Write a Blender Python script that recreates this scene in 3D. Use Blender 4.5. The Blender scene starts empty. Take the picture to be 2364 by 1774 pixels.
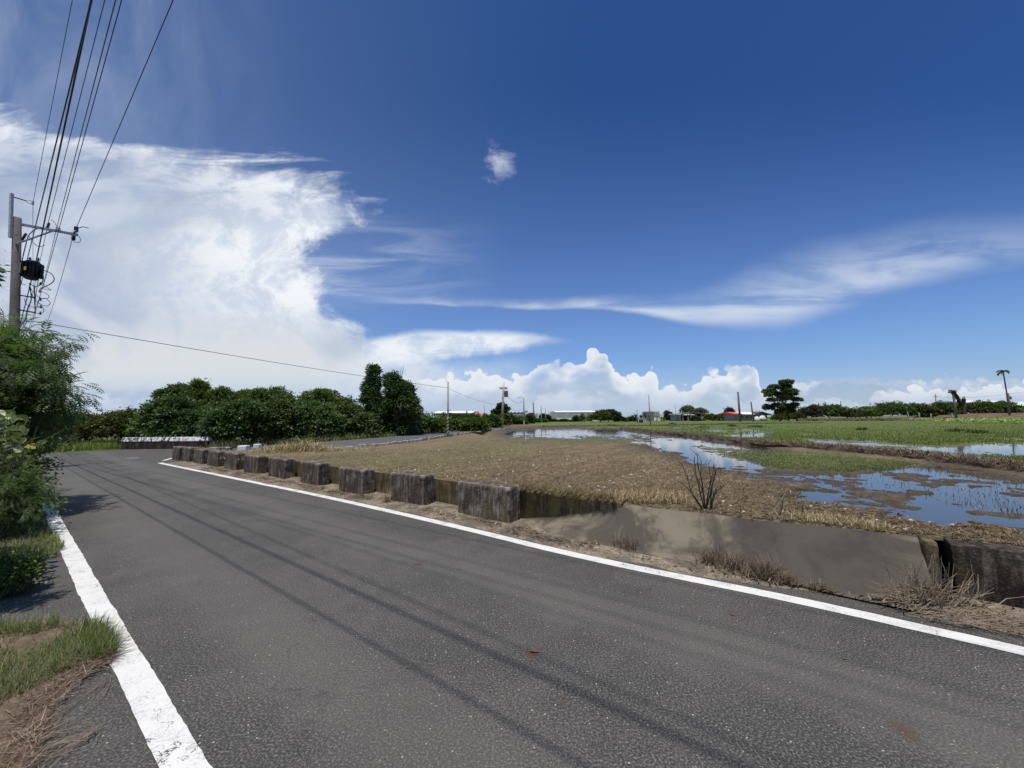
import bpy, math, random
import numpy as np
from mathutils import Vector, Matrix

random.seed(7)
RS = np.random.RandomState(11)
SC = bpy.context.scene
COL = SC.collection
PI = math.pi

# ------------------------------------------------------------------ camera, world, sun, exposure
CAM_H = 1.6
FPX = 890.0
PITCH = math.atan(79.0 / FPX)
ROLL = math.radians(0.42)
cam_d = bpy.data.cameras.new('camera')
cam = bpy.data.objects.new('camera', cam_d)
COL.objects.link(cam)
cam_d.sensor_width = 36.0
cam_d.lens = 36.0 * FPX / 2364.0
cam_d.clip_start = 0.05
cam_d.clip_end = 9000
cam.location = (0, 0, CAM_H)
cam.rotation_euler = (Matrix.Rotation(PI / 2 + PITCH, 3, 'X') @ Matrix.Rotation(-ROLL, 3, 'Z')).to_euler()
SC.camera = cam

SUN_EL, SUN_AZ = 78.0, 190.0           # azimuth clockwise from +Y
sd = bpy.data.lights.new('sun', 'SUN')
sd.energy = 4.3
sd.angle = math.radians(0.53)
sd.color = (1.0, 0.955, 0.89)
sun = bpy.data.objects.new('sun', sd)
COL.objects.link(sun)
_e, _a = math.radians(SUN_EL), math.radians(SUN_AZ)
TOSUN = Vector((math.cos(_e) * math.sin(_a), math.cos(_e) * math.cos(_a), math.sin(_e)))
sun.rotation_euler = TOSUN.to_track_quat('Z', 'Y').to_euler()
sun.location = (0, -20, 40)
SC.view_settings.view_transform = 'Standard'
SC.view_settings.look = 'None'
SC.view_settings.exposure = 0.0
SC.view_settings.gamma = 1.0
SC.view_settings.use_curve_mapping = False

SC.cycles.max_bounces = 4
SC.cycles.diffuse_bounces = 2
SC.cycles.glossy_bounces = 2
SC.cycles.transmission_bounces = 2
SC.cycles.transparent_max_bounces = 4

CP, SP = math.cos(PITCH), math.sin(PITCH)
CR, SR = math.cos(ROLL), math.sin(ROLL)


def ray(sx, sy):
    a0, b0 = (sx - 1182) / FPX, (887 - sy) / FPX
    u0, v0 = a0 * CR + b0 * SR, -a0 * SR + b0 * CR
    return u0, CP - v0 * SP, SP + v0 * CP


def uvdir(sx, sy):
    a, b, c = ray(sx, sy)
    return a / b, c / b


def G(sx, sy, z=0.0):
    """point on the horizontal level z"""
    a, b, c = ray(sx, sy)
    t = (z - CAM_H) / c
    return Vector((a * t, b * t, z))


def AT(sx, sy, Y):
    a, b, c = ray(sx, sy)
    t = Y / b
    return Vector((a * t, Y, CAM_H + c * t))


def proj(X, Y, Z):
    zc = Y * CP + (Z - CAM_H) * SP
    yc = -Y * SP + (Z - CAM_H) * CP
    a, b = X / zc, yc / zc
    return 1182 + FPX * (a * CR - b * SR), 887 - FPX * (a * SR + b * CR)


_r = ray(-6, 974.5)
RAZ = math.atan2(_r[0], _r[1])
U = Vector((math.sin(RAZ), math.cos(RAZ), 0))       # along the road, away
Pv = Vector((math.cos(RAZ), -math.sin(RAZ), 0))     # across, to the right


def SQ(s, q, z=0.0):
    return U * s + Pv * q + Vector((0, 0, z))


# ------------------------------------------------------------------ node helper
class Gr:
    def __init__(self, nt):
        self.nt = nt

    def n(self, typ, props=None, **ins):
        nd = self.nt.nodes.new(typ)
        for k, v in (props or {}).items():
            setattr(nd, k, v)
        for k, v in ins.items():
            key = k.replace('_', ' ')
            if key.isdigit() or (key[0] == 'i' and key[1:].isdigit()):
                sock = nd.inputs[int(key.lstrip('i'))]
            else:
                sock = nd.inputs[key]
            self.set(sock, v)
        return nd

    def set(self, sock, v):
        if isinstance(v, bpy.types.NodeSocket):
            self.nt.links.new(v, sock)
        else:
            if sock.type == 'RGBA' and not hasattr(v, '__len__'):
                v = (v, v, v, 1)
            if sock.type == 'RGBA' and len(v) == 3:
                v = (*v, 1)
            sock.default_value = v

    def m(self, op, a, b=0.0, c=0.0, clamp=False):
        nd = self.nt.nodes.new('ShaderNodeMath')
        nd.operation = op
        nd.use_clamp = clamp
        self.set(nd.inputs[0], a)
        self.set(nd.inputs[1], b)
        self.set(nd.inputs[2], c)
        return nd.outputs[0]

    def mr(self, v, a, b, c=0.0, d=1.0, smooth=True):
        nd = self.nt.nodes.new('ShaderNodeMapRange')
        nd.interpolation_type = 'SMOOTHSTEP' if smooth else 'LINEAR'
        for i, x in enumerate((v, a, b, c, d)):
            self.set(nd.inputs[i], x)
        return nd.outputs[0]

    def mix(self, f, a, b, blend='MIX'):
        nd = self.nt.nodes.new('ShaderNodeMix')
        nd.data_type = 'RGBA'
        nd.blend_type = blend
        self.set(nd.inputs[0], f)
        self.set(nd.inputs[6], a)
        self.set(nd.inputs[7], b)
        return nd.outputs[2]

    def noise(self, vec, scale, detail=4, rough=0.55, dist=0.0, lac=2.0):
        nd = self.n('ShaderNodeTexNoise', Vector=vec, Scale=scale, Detail=detail, Roughness=rough,
                    Distortion=dist, Lacunarity=lac)
        return nd.outputs['Fac']

    def map(self, vec, scale=(1, 1, 1), loc=(0, 0, 0), rot=(0, 0, 0)):
        nd = self.n('ShaderNodeMapping', Vector=vec, Location=loc, Rotation=rot, Scale=scale)
        return nd.outputs[0]

    def curve(self, x, pts, lo, hi, vlo, vhi):
        """y(x) through pts, x in [lo,hi], y in [vlo,vhi]"""
        t = self.mr(x, lo, hi, 0, 1, smooth=False)
        nd = self.nt.nodes.new('ShaderNodeFloatCurve')
        c = nd.mapping.curves[0]
        P = sorted([((a - lo) / (hi - lo), (b - vlo) / (vhi - vlo)) for a, b in pts])
        P = [(min(max(a, 0), 1), min(max(b, 0), 1)) for a, b in P]
        c.points[0].location = P[0]
        c.points[1].location = P[-1]
        for p in P[1:-1]:
            c.points.new(*p)
        for p in c.points:
            p.handle_type = 'AUTO_CLAMPED'
        nd.mapping.update()
        self.set(nd.inputs['Value'], t)
        return self.m('MULTIPLY_ADD', nd.outputs[0], vhi - vlo, vlo)


# ------------------------------------------------------------------ sky
w = bpy.data.worlds.new('World')
SC.world = w
w.use_nodes = True
nt = w.node_tree
nt.nodes.clear()
g = Gr(nt)
tc = g.n('ShaderNodeTexCoord').outputs['Generated']
sep = g.n('ShaderNodeSeparateXYZ', Vector=tc)
dx, dy, dz = sep.outputs
ay = g.m('MAXIMUM', g.m('ABSOLUTE', dy), 0.12)
u = g.m('DIVIDE', dx, ay)
v = g.m('DIVIDE', dz, ay)
uv = g.n('ShaderNodeCombineXYZ', X=u, Y=v, Z=0.0).outputs[0]
sky = g.n('ShaderNodeTexSky', {'sky_type': 'NISHITA', 'sun_disc': False,
                               'sun_elevation': math.radians(SUN_EL), 'sun_rotation': math.radians(SUN_AZ),
                               'altitude': 10, 'air_density': 1.0, 'dust_density': 0.9, 'ozone_density': 2.6})
skyc = g.mix(1.0, sky.outputs[0], (0.098, 0.098, 0.098), 'MULTIPLY')
skyc = g.mix(1.0, skyc, g.mix(g.mr(v, 0.12, 0.95), (0.80, 0.99, 1.36), (0.235, 0.465, 0.82)), 'MULTIPLY')
# gentle lift towards the horizon is the sky's own; clouds are laid over it by direction
col = skyc


def V_(sx, sy):
    return uvdir(sx, sy)


def over(col, dens, ccol):
    return g.mix(g.m('MINIMUM', dens, 1.0, clamp=True), col, ccol)


fine = g.noise(g.map(uv, (1, 1.25, 1)), 8.0, 6, 0.66, 0.35)
mid = g.noise(g.map(uv, (1, 1.5, 1), (3, 1, 0), (0, 0, .5)), 3.0, 5, 0.55, 0.6)
streak = g.noise(g.map(uv, (1.0, 4.5, 1), (1, 0, 0), (0, 0, math.radians(22))), 3.2, 5, 0.6, 0.9)
fc = g.m('SUBTRACT', fine, 0.5)
mc = g.m('SUBTRACT', mid, 0.5)

# upper left veil of cirrus
vang = g.map(uv, (2.4, 0.9, 1), (0, 0, 0), (0, 0, math.radians(24)))
veil_n = g.noise(vang, 1.6, 4, 0.6, 0.8)
veil = g.m('MULTIPLY', g.mr(veil_n, 0.25, 0.85), g.mr(u, -0.55, -1.25))
veil = g.m('MULTIPLY', veil, g.mr(v, 0.45, 0.75))
veil = g.m('MULTIPLY', veil, g.mr(v, 2.4, 1.1))
col = over(col, g.m('MULTIPLY', veil, 0.42), (0.50, 0.57, 0.72))

lhz = g.m('MULTIPLY', g.mr(u, 0.3, -1.7), g.mr(v, 2.6, 0.4))
col = over(col, g.m('MULTIPLY', lhz, 0.40), (0.27, 0.38, 0.60))

# wisps to the right of the big cloud and the long streak
wn = g.noise(g.map(uv, (1.2, 7.0, 1), (0.3, 0, 0), (0, 0, math.radians(-16))), 2.3, 5, 0.62, 0.9)
u1, v1 = V_(690, 640)
u2, v2 = V_(1150, 640)
wi = g.m('MULTIPLY', g.mr(u, u2 + 0.05, u1 + 0.08), g.m('MULTIPLY', g.mr(v, V_(0, 740)[1], V_(0, 660)[1]),
                                            g.mr(v, V_(900, 480)[1], V_(900, 580)[1])))
col = over(col, g.m('MULTIPLY', wi, g.mr(wn, 0.33, 0.70, 0.06, 0.62)), (0.60, 0.69, 0.83))


def line(points):
    return [V_(x, y) for x, y in points]


# long cirrus streak: upper and lower border as curves of u
lo_b = line([(860, 702), (1182, 712), (1450, 722), (1600, 748), (1760, 758), (1930, 716), (2100, 664), (2364, 610), (2600, 560)])
hi_b = line([(860, 680), (1182, 688), (1450, 680), (1600, 668), (1760, 600), (1930, 550), (2100, 515), (2364, 480), (2600, 440)])
ul, uh = V_(700, 700)[0], V_(2600, 600)[0]
vlo_ = g.curve(u, lo_b, ul, uh, 0.0, 1.0)
vhi_ = g.curve(u, hi_b, ul, uh, 0.0, 1.0)
vv = g.m('ADD', v, g.m('MULTIPLY', mc, 0.035))
t_ = g.m('DIVIDE', g.m('SUBTRACT', vv, vlo_), g.m('MAXIMUM', g.m('SUBTRACT', vhi_, vlo_), 0.01))
band = g.m('MULTIPLY', g.mr(t_, -0.10, 0.28), g.mr(t_, 1.15, 0.15))
band = g.m('MULTIPLY', band, g.mr(u, ul + 0.1, ul + 0.45))
sn = g.noise(g.map(uv, (1.0, 5.5, 1), (2, 0, 0), (0, 0, math.radians(-17))), 2.3, 4, 0.6, 0.5)
band = g.m('MULTIPLY', band, g.mr(g.m('ADD', sn, g.m('MULTIPLY', fc, 0.25)), 0.30, 0.62, 0.20, 1.0))
band = g.m('MULTIPLY', band, g.mr(u, V_(2500, 600)[0], V_(1800, 600)[0], 0.35, 1.0))
col = over(col, g.m('MULTIPLY', band, 0.86), (0.66, 0.74, 0.85))

# faint diagonal wisp in the middle
# small puff
pu, pv = V_(1150, 377)
pd = g.m('SQRT', g.m('ADD', g.m('POWER', g.m('ABSOLUTE', g.m('SUBTRACT', u, pu)), 2.0),
                     g.m('POWER', g.m('ABSOLUTE', g.m('MULTIPLY', g.m('SUBTRACT', v, pv), 0.95)), 2.0)))
puff = g.mr(g.m('ADD', pd, g.m('MULTIPLY', fc, 0.16)), 0.060, 0.004)
col = over(col, g.m('MULTIPLY', puff, 0.8), (0.58, 0.64, 0.78))

# big anvil cloud on the left: right border as a curve of v
edge = [(-900, 120), (-100, 215), (0, 245), (150, 285), (330, 322), (560, 336), (690, 350), (745, 385), (800, 425), (865, 452), (880, 480),
        (850, 515), (790, 535), (745, 560), (722, 590), (745, 620), (742, 660), (790, 715), (850, 752), (880, 790),
        (905, 830), (930, 870), (960, 920), (975, 966)]
E = [(V_(x, y)[1], V_(x, y)[0]) for x, y in edge]
uR = g.curve(v, E, 0.0, 1.3, -3.0, 0.0)
wob = g.m('ADD', g.m('MULTIPLY', fc, 0.24), g.m('MULTIPLY', mc, 0.10))
dR = g.m('ADD', g.m('SUBTRACT', uR, u), wob)
streaks = g.mr(g.m('ADD', streak, g.m('MULTIPLY', fc, 0.5)), 0.36, 0.58, 0.50, 1.0)
topzone = g.mr(v, V_(500, 560)[1], V_(500, 330)[1], 0.0, 1.0)
anv = g.mr(g.m('ADD', dR, g.m('MULTIPLY', topzone, g.m('MULTIPLY', g.m('SUBTRACT', streak, 0.5), 0.9))), -0.01, g.m('MULTIPLY_ADD', topzone, 0.34, 0.07))
anv = g.m('MULTIPLY', anv, g.mix(topzone, (1, 1, 1), streaks))
# colour of it
inner = g.mr(g.m('ADD', dR, g.m('MULTIPLY', mc, 0.5)), 0.12, 0.70)          # 0 near the bright rim
low = g.mr(v, 0.34, 0.16)
gray = g.mix(g.mr(mid, 0.38, 0.62), (0.40, 0.475, 0.63), (0.58, 0.645, 0.77))
white = g.mix(g.mr(fine, 0.40, 0.60), (0.62, 0.69, 0.81), (0.90, 0.93, 0.97))
acol = g.mix(inner, white, gray)
lowc = g.mix(g.mr(mid, 0.40, 0.60), (0.52, 0.59, 0.71), (0.70, 0.73, 0.77))
acol = g.mix(low, acol, lowc)
hz = g.mr(v, 0.13, 0.03)
acol = g.mix(hz, acol, g.mix(g.mr(mid, 0.42, 0.58), (0.35, 0.46, 0.63), (0.52, 0.60, 0.72)))
col = over(col, anv, acol)

# soft white haze low at the foot of the big cloud, running towards the middle
fh = g.m('MULTIPLY', g.mr(u, V_(1330, 850)[0], V_(900, 850)[0]), g.m('MULTIPLY', g.mr(u, V_(700, 850)[0], V_(860, 850)[0]), g.mr(g.m('ADD', v, g.m('MULTIPLY', mc, 0.10)), V_(1000, 806)[1], V_(1000, 850)[1])))
col = over(col, g.m('MULTIPLY', fh, g.mr(fine, 0.36, 0.60, 0.45, 0.9)), (0.74, 0.79, 0.86))

# flat lens cloud right of its foot
lt = line([(820, 790), (900, 766), (1000, 757), (1100, 758), (1200, 762), (1300, 774), (1400, 790), (1500, 795)])
lb = line([(820, 830), (900, 835), (1000, 832), (1100, 820), (1200, 806), (1300, 790), (1400, 792), (1500, 796)])
a0, a1 = V_(820, 800)[0], V_(1500, 800)[0]
lt_ = g.curve(u, lt, a0, a1, 0.0, 0.4)
lb_ = g.curve(u, lb, a0, a1, 0.0, 0.4)
vf = g.m('ADD', v, g.m('MULTIPLY', fc, 0.035))
lens = g.m('MULTIPLY', g.mr(g.m('SUBTRACT', lt_, vf), 0.0, 0.022), g.mr(g.m('SUBTRACT', vf, lb_), -0.012, 0.012))
lens = g.m('MULTIPLY', lens, g.m('MULTIPLY', g.mr(u, a0, a0 + 0.06), g.mr(u, V_(1360, 800)[0], V_(1180, 800)[0])))
lens = g.m('MULTIPLY', lens, g.mr(streak, 0.30, 0.58, 0.55, 1.0))
col = over(col, lens, g.mix(g.mr(fine, 0.4, 0.6), (0.60, 0.70, 0.83), (0.84, 0.89, 0.94)))

# hazy white-blue air close to the horizon
hzn = g.mr(v, 0.16, 0.0)
col = over(col, g.m('MULTIPLY', hzn, 0.62), (0.48, 0.60, 0.77))


# cumulus rows
bub = g.n('ShaderNodeTexVoronoi', {'feature': 'F1'}, Vector=g.map(uv, (1, 1.15, 1), (3, 2, 0)), Scale=24.0, Detail=1.0, Roughness=0.6).outputs['Distance']
nn = g.noise(g.map(uv, (1, 1.2, 1), (5, 0, 0)), 11.0, 5, 0.62, 0.2)
hole = g.noise(g.map(uv, (1, 1.8, 1), (9, 1, 0)), 4.5, 3, 0.6, 0.3)


def cumulus(col, tops, amp, seed, ccol_top, ccol_base, depth, a0=-0.6, a1=1.9, soft=0.007, dens=1.0):
    T = [V_(x, y) for x, y in tops]
    top = g.curve(u, T, a0, a1, 0.0, 0.4)
    dis = g.m('ADD', g.m('MULTIPLY', g.m('SUBTRACT', 0.45, bub), amp), g.m('MULTIPLY', g.m('SUBTRACT', nn, 0.5), amp * 1.3))
    d = g.m('ADD', g.m('SUBTRACT', top, v), dis)
    cov = g.mr(d, 0.0, soft)
    cov = g.m('MULTIPLY', cov, g.mr(hole, 0.36, 0.50, 0.25, 1.0))
    rim = g.mr(g.m('ADD', d, g.m('MULTIPLY', g.m('SUBTRACT', nn, 0.5), depth * 1.2)), 0.0, depth)
    cc = g.mix(rim, ccol_top, g.mix(g.mr(hole, 0.42, 0.62), ccol_base, tuple(min(1, x * 1.22) for x in ccol_base)))
    cc = g.mix(g.mr(g.m('ADD', nn, g.m('MULTIPLY', g.m('SUBTRACT', hole, .5), 1.5)), 0.50, 0.66, 0, 0.55), cc, (0.80, 0.84, 0.89))
    cc = g.mix(g.mr(v, 0.10, 0.0, 0, 0.85), cc, (0.46, 0.56, 0.70))
    return over(col, g.m('MULTIPLY', cov, dens), cc)


back = [(700, 900), (900, 905), (1040, 868), (1200, 860), (1400, 872), (1560, 880), (1700, 885), (1850, 868), (1960, 858), (2080, 866), (2200, 858), (2364, 862), (2900, 880)]
col = cumulus(col, back, 0.030, 2.0, (0.52, 0.60, 0.74), (0.36, 0.45, 0.61), 0.035, soft=0.016, dens=0.95)
front = [(560, 944), (700, 934), (860, 909), (900, 872), (980, 860), (1060, 860), (1110, 848), (1165, 860), (1200, 862), (1245, 826), (1300, 828), (1345, 822), (1372, 792), (1392, 800), (1410, 832), (1440, 852), (1480, 858), (1500, 836), (1530, 886), (1590, 882), (1640, 846), (1690, 842), (1735, 830), (1752, 862), (1790, 920), (1860, 912), (1950, 904), (2040, 894), (2100, 888), (2180, 878), (2260, 882), (2330, 870), (2400, 866), (2800, 890)]
col = cumulus(col, front, 0.034, 5.3, (0.83, 0.86, 0.90), (0.47, 0.56, 0.70), 0.065)

# below the horizon: dull ground tone
col = g.mix(g.mr(dz, 0.0, -0.01, smooth=False), col, (0.10, 0.10, 0.07))
bg = g.n('ShaderNodeBackground', Color=col, Strength=1.0)
out = g.n('ShaderNodeOutputWorld', Surface=bg.outputs[0])

# ------------------------------------------------------------------ materials
MATS = {}


def newmat(name):
    m = bpy.data.materials.new(name)
    m.use_nodes = True
    m.node_tree.nodes.clear()
    MATS[name] = m
    return m, Gr(m.node_tree)


def finish(gr, bsdf):
    gr.n('ShaderNodeOutputMaterial', Surface=bsdf)


def bump(gr, h, strength=0.4, dist=0.02):
    return gr.n('ShaderNodeBump', Strength=strength, Distance=dist, Height=h).outputs[0]


def simple(name, c1, c2=None, scale=6.0, rough=0.7, bmp=0.0, metal=0.0, stretch=(1, 1, 1), spec=0.35, lo=.35, hi=.65):
    m, q = newmat(name)
    co = q.n('ShaderNodeTexCoord').outputs['Object']
    n = q.noise(q.map(co, stretch), scale, 6, 0.6)
    c2 = c2 or tuple(x * 0.7 for x in c1)
    c = q.mix(q.mr(n, lo, hi), c1, c2)
    kw = dict(Base_Color=c, Roughness=rough, Metallic=metal)
    kw['Specular_IOR_Level'] = spec
    if bmp:
        kw['Normal'] = bump(q, n, bmp, 0.02)
    b = q.n('ShaderNodeBsdfPrincipled', **kw)
    finish(q, b.outputs[0])
    return m


def foliage_mat(name, dark, light, yellow=None, rough=0.5, trans=0.25, spec=0.3):
    m, q = newmat(name)
    at = q.n('ShaderNodeAttribute', {'attribute_name': 'rnd'}).outputs['Fac']
    c = q.mix(q.mr(at, 0.0, 0.9, smooth=False), dark, light)
    if yellow:
        c = q.mix(q.mr(at, 0.93, 0.97), c, yellow)
    b = q.n('ShaderNodeBsdfPrincipled', Base_Color=c, Roughness=rough, Specular_IOR_Level=spec)
    t = q.n('ShaderNodeBsdfTranslucent', Color=q.mix(1.0, c, (1.2, 1.5, 0.6), 'MULTIPLY'))
    x = q.n('ShaderNodeMixShader', i0=trans, i1=b.outputs[0], i2=t.outputs[0])
    finish(q, x.outputs[0])
    return m


# asphalt
def asphalt(name, base, base2, near=True, spots=()):
    m, q = newmat(name)
    geo = q.n('ShaderNodeNewGeometry').outputs['Position']
    big = q.noise(geo, 0.8, 5, 0.65)
    midn = q.noise(geo, 5.0, 5, 0.6)
    grit = q.noise(geo, 80.0, 3, 0.8)
    c = q.mix(q.mr(big, 0.40, 0.60), base, base2)
    c = q.mix(q.mr(midn, 0.3, 0.75, 0, 0.35), c, tuple(x * 0.62 for x in base))
    c = q.mix(q.mr(grit, 0.36, 0.50, 0.85, 0.0), c, tuple(x * 0.35 for x in base))
    c = q.mix(q.mr(grit, 0.52, 0.64, 0.0, 0.95), c, tuple(x * 2.3 for x in base2))
    vo = q.n('ShaderNodeTexVoronoi', Vector=geo, Scale=30.0)
    pick = q.n('ShaderNodeSeparateXYZ', Vector=vo.outputs['Color']).outputs[0]
    speck = q.m('MULTIPLY', q.mr(vo.outputs['Distance'], 0.17, 0.10), q.mr(pick, 0.80, 0.86))
    c = q.mix(q.m('MULTIPLY', speck, 0.85), c, (0.50, 0.48, 0.44))
    # worn wheel paths a touch paler, along the road
    sepq = q.n('ShaderNodeVectorMath', {'operation': 'DOT_PRODUCT'}, i0=geo, i1=tuple(Pv))
    qq = q.m('ADD', sepq.outputs['Value'], q.m('MULTIPLY', q.m('SUBTRACT', big, 0.5), 0.5))
    pathn = q.m('ADD', q.mr(q.m('ABSOLUTE', q.m('SUBTRACT', qq, 1.35)), 0.5, 0.1), q.mr(q.m('ABSOLUTE', q.m('SUBTRACT', qq, 3.1)), 0.5, 0.1))
    c = q.mix(q.m('MULTIPLY', pathn, 0.32), c, tuple(x * 1.55 for x in base2))
    for (px, py, r, cc) in spots:
        d = q.n('ShaderNodeVectorMath', {'operation': 'DISTANCE'}, i0=geo, i1=(px, py, 0.0)).outputs['Value']
        dd = q.m('ADD', d, q.m('MULTIPLY', q.m('SUBTRACT', q.noise(geo, 16.0, 4, .7), 0.5), r * 1.8))
        c = q.mix(q.mr(dd, r, r * 0.25, 0, 0.75), c, cc)
    wv_ = q.n('ShaderNodeVectorMath', {'operation': 'ADD'}, i0=geo, i1=q.n('ShaderNodeTexNoise', Vector=geo, Scale=2.2, Detail=5.0, Roughness=0.65).outputs['Color']).outputs[0]
    vc = q.n('ShaderNodeTexVoronoi', {'feature': 'DISTANCE_TO_EDGE'}, Vector=q.map(wv_, (1, 1, 0)), Scale=0.55)
    ck = q.m('MULTIPLY', q.mr(vc.outputs['Distance'], 0.006, 0.0015), q.mr(midn, 0.50, 0.56))
    c = q.mix(q.m('MULTIPLY', ck, 0.3), c, tuple(x * 0.3 for x in base))
    h = q.m('ADD', q.m('MULTIPLY', grit, 1.0), q.m('MULTIPLY', midn, 0.5))
    b = q.n('ShaderNodeBsdfPrincipled', Base_Color=c, Roughness=0.82, Specular_IOR_Level=0.3, Normal=bump(q, h, 0.6, 0.006))
    finish(q, b.outputs[0])
    return m


p1 = G(1230, 1510); p2 = G(2090, 1690); p3 = G(965, 1303); p4 = G(290, 1392)
p5 = G(985, 1400); p6 = G(1690, 1418)
asphalt('asphalt', (0.063, 0.0595, 0.053), (0.090, 0.084, 0.074),
        spots=[(p1.x, p1.y, 0.06, (0.10, 0.045, 0.03)), (p2.x, p2.y, 0.08, (0.09, 0.05, 0.035)), (p3.x, p3.y, 0.05, (0.07, 0.035, 0.03)),
               (p6.x, p6.y, 0.05, (0.09, 0.045, 0.03))])
asphalt('lane_asphalt', (0.082, 0.080, 0.079), (0.105, 0.102, 0.10))

# road paint
m, q = newmat('road_paint')
geo = q.n('ShaderNodeNewGeometry').outputs['Position']
n1 = q.noise(geo, 60.0, 5, 0.7)
n2 = q.noise(geo, 5.0, 6, 0.65)
wear = q.m('ADD', q.m('MULTIPLY', n1, 0.55), q.m('MULTIPLY', n2, 0.55))
c = q.mix(q.mr(wear, 0.52, 0.72, 0, 0.60), (0.68, 0.665, 0.62), (0.27, 0.26, 0.245))
vo = q.n('ShaderNodeTexVoronoi', {'feature': 'DISTANCE_TO_EDGE'}, Vector=q.map(q.n('ShaderNodeVectorMath', {'operation': 'ADD'}, i0=geo,
         i1=q.n('ShaderNodeTexNoise', Vector=geo, Scale=7.0, Detail=4.0).outputs['Color']).outputs[0], (1, 1, 0)), Scale=1.5)
crack = q.m('MULTIPLY', q.mr(vo.outputs['Distance'], 0.008, 0.003), q.mr(n2, 0.48, 0.54))
c = q.mix(crack, c, (0.07, 0.065, 0.06))
b = q.n('ShaderNodeBsdfPrincipled', Base_Color=c, Roughness=0.65, Normal=bump(q, n1, 0.5, 0.004))
finish(q, b.outputs[0])


# weathered concrete
def concrete(name, pale, dark, olive, amount=0.5, lich=0.25, rim=0.0):
    m, q = newmat(name)
    geo = q.n('ShaderNodeNewGeometry')
    pos = geo.outputs['Position']
    nz = q.n('ShaderNodeSeparateXYZ', Vector=geo.outputs['Normal']).outputs[2]
    run = q.noise(q.map(pos, (9, 9, 1.2)), 1.6, 6, 0.65)
    blot = q.noise(pos, 4.5, 6, 0.65)
    grain = q.noise(pos, 55.0, 4, 0.7)
    fac = q.m('ADD', q.m('MULTIPLY', run, 0.55), q.m('MULTIPLY', blot, 0.5))
    c = q.mix(q.mr(fac, amount - 0.10, amount + 0.09), pale, dark)
    c = q.mix(q.m('MULTIPLY', q.mr(q.noise(q.map(pos, (5, 5, 1), (4, 4, 4)), 1.2, 5, .6), 0.50, 0.62), 0.75), c, olive)
    c = q.mix(q.m('MULTIPLY', q.mr(grain, 0.52, 0.70), lich), c, (0.36, 0.35, 0.31))
    c = q.mix(q.mr(grain, 0.45, 0.30, 0, 0.5), c, tuple(x * .4 for x in dark))
    ed = q.n('ShaderNodeNewGeometry').outputs['Pointiness']
    if rim:
        c = q.mix(q.mr(ed, 0.53, 0.60, 0, rim), c, tuple(min(1, x * 1.6) for x in pale))
    b = q.n('ShaderNodeBsdfPrincipled', Base_Color=c, Roughness=0.92, Specular_IOR_Level=0.2,
            Normal=bump(q, q.m('ADD', grain, q.m('MULTIPLY', blot, 1.5)), 0.8, 0.012))
    finish(q, b.outputs[0])
    return m


concrete('algae_concrete', (0.27, 0.235, 0.19), (0.060, 0.043, 0.035), (0.12, 0.095, 0.045), 0.48, 0.45, 0.8)
concrete('wall_concrete', (0.20, 0.165, 0.085), (0.070, 0.052, 0.030), (0.15, 0.12, 0.04), 0.50, 0.15)
concrete('black_concrete', (0.13, 0.105, 0.08), (0.024, 0.018, 0.014), (0.07, 0.055, 0.03), 0.46, 0.16)
concrete('pale_concrete', (0.60, 0.57, 0.50), (0.24, 0.21, 0.17), (0.25, 0.23, 0.16), 0.56, 0.3)
concrete('mottled_block', (0.55, 0.55, 0.53), (0.05, 0.045, 0.04), (0.12, 0.12, 0.08), 0.50, 0.3)
concrete('white_block', (0.80, 0.82, 0.83), (0.52, 0.53, 0.53), (0.66, 0.67, 0.65), 0.66, 0.1)

# concrete ramp: smooth grey with dark stains
m, q = newmat('ramp_concrete')
pos = q.n('ShaderNodeNewGeometry').outputs['Position']
a = q.noise(q.map(pos, (1.0, 1.0, 1.0)), 1.25, 6, 0.6, 0.9)
b_ = q.noise(pos, 75.0, 4, 0.75)
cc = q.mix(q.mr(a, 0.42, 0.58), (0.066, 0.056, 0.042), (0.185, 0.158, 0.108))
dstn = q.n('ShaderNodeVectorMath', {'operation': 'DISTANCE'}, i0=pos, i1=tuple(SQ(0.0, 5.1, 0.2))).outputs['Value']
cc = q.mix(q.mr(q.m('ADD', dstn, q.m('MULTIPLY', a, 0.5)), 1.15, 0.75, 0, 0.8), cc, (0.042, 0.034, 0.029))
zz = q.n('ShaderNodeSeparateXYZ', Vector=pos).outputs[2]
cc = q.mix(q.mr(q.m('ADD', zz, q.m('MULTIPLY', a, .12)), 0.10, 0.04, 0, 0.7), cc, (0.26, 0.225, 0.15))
st_ = q.noise(q.map(pos, (2.0, 2.0, 0.5), (1, 5, 2)), 2.6, 6, 0.65, 0.4)
cc = q.mix(q.mr(st_, 0.48, 0.62, 0, 0.6), cc, (0.070, 0.058, 0.045))
cc = q.mix(q.mr(b_, 0.60, 0.76, 0, 0.22), cc, (0.34, 0.31, 0.25))
cc = q.mix(q.mr(b_, 0.44, 0.30, 0, 0.4), cc, (0.04, 0.035, 0.03))
b = q.n('ShaderNodeBsdfPrincipled', Base_Color=cc, Roughness=0.9, Normal=bump(q, b_, 0.5, 0.006))
finish(q, b.outputs[0])

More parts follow.
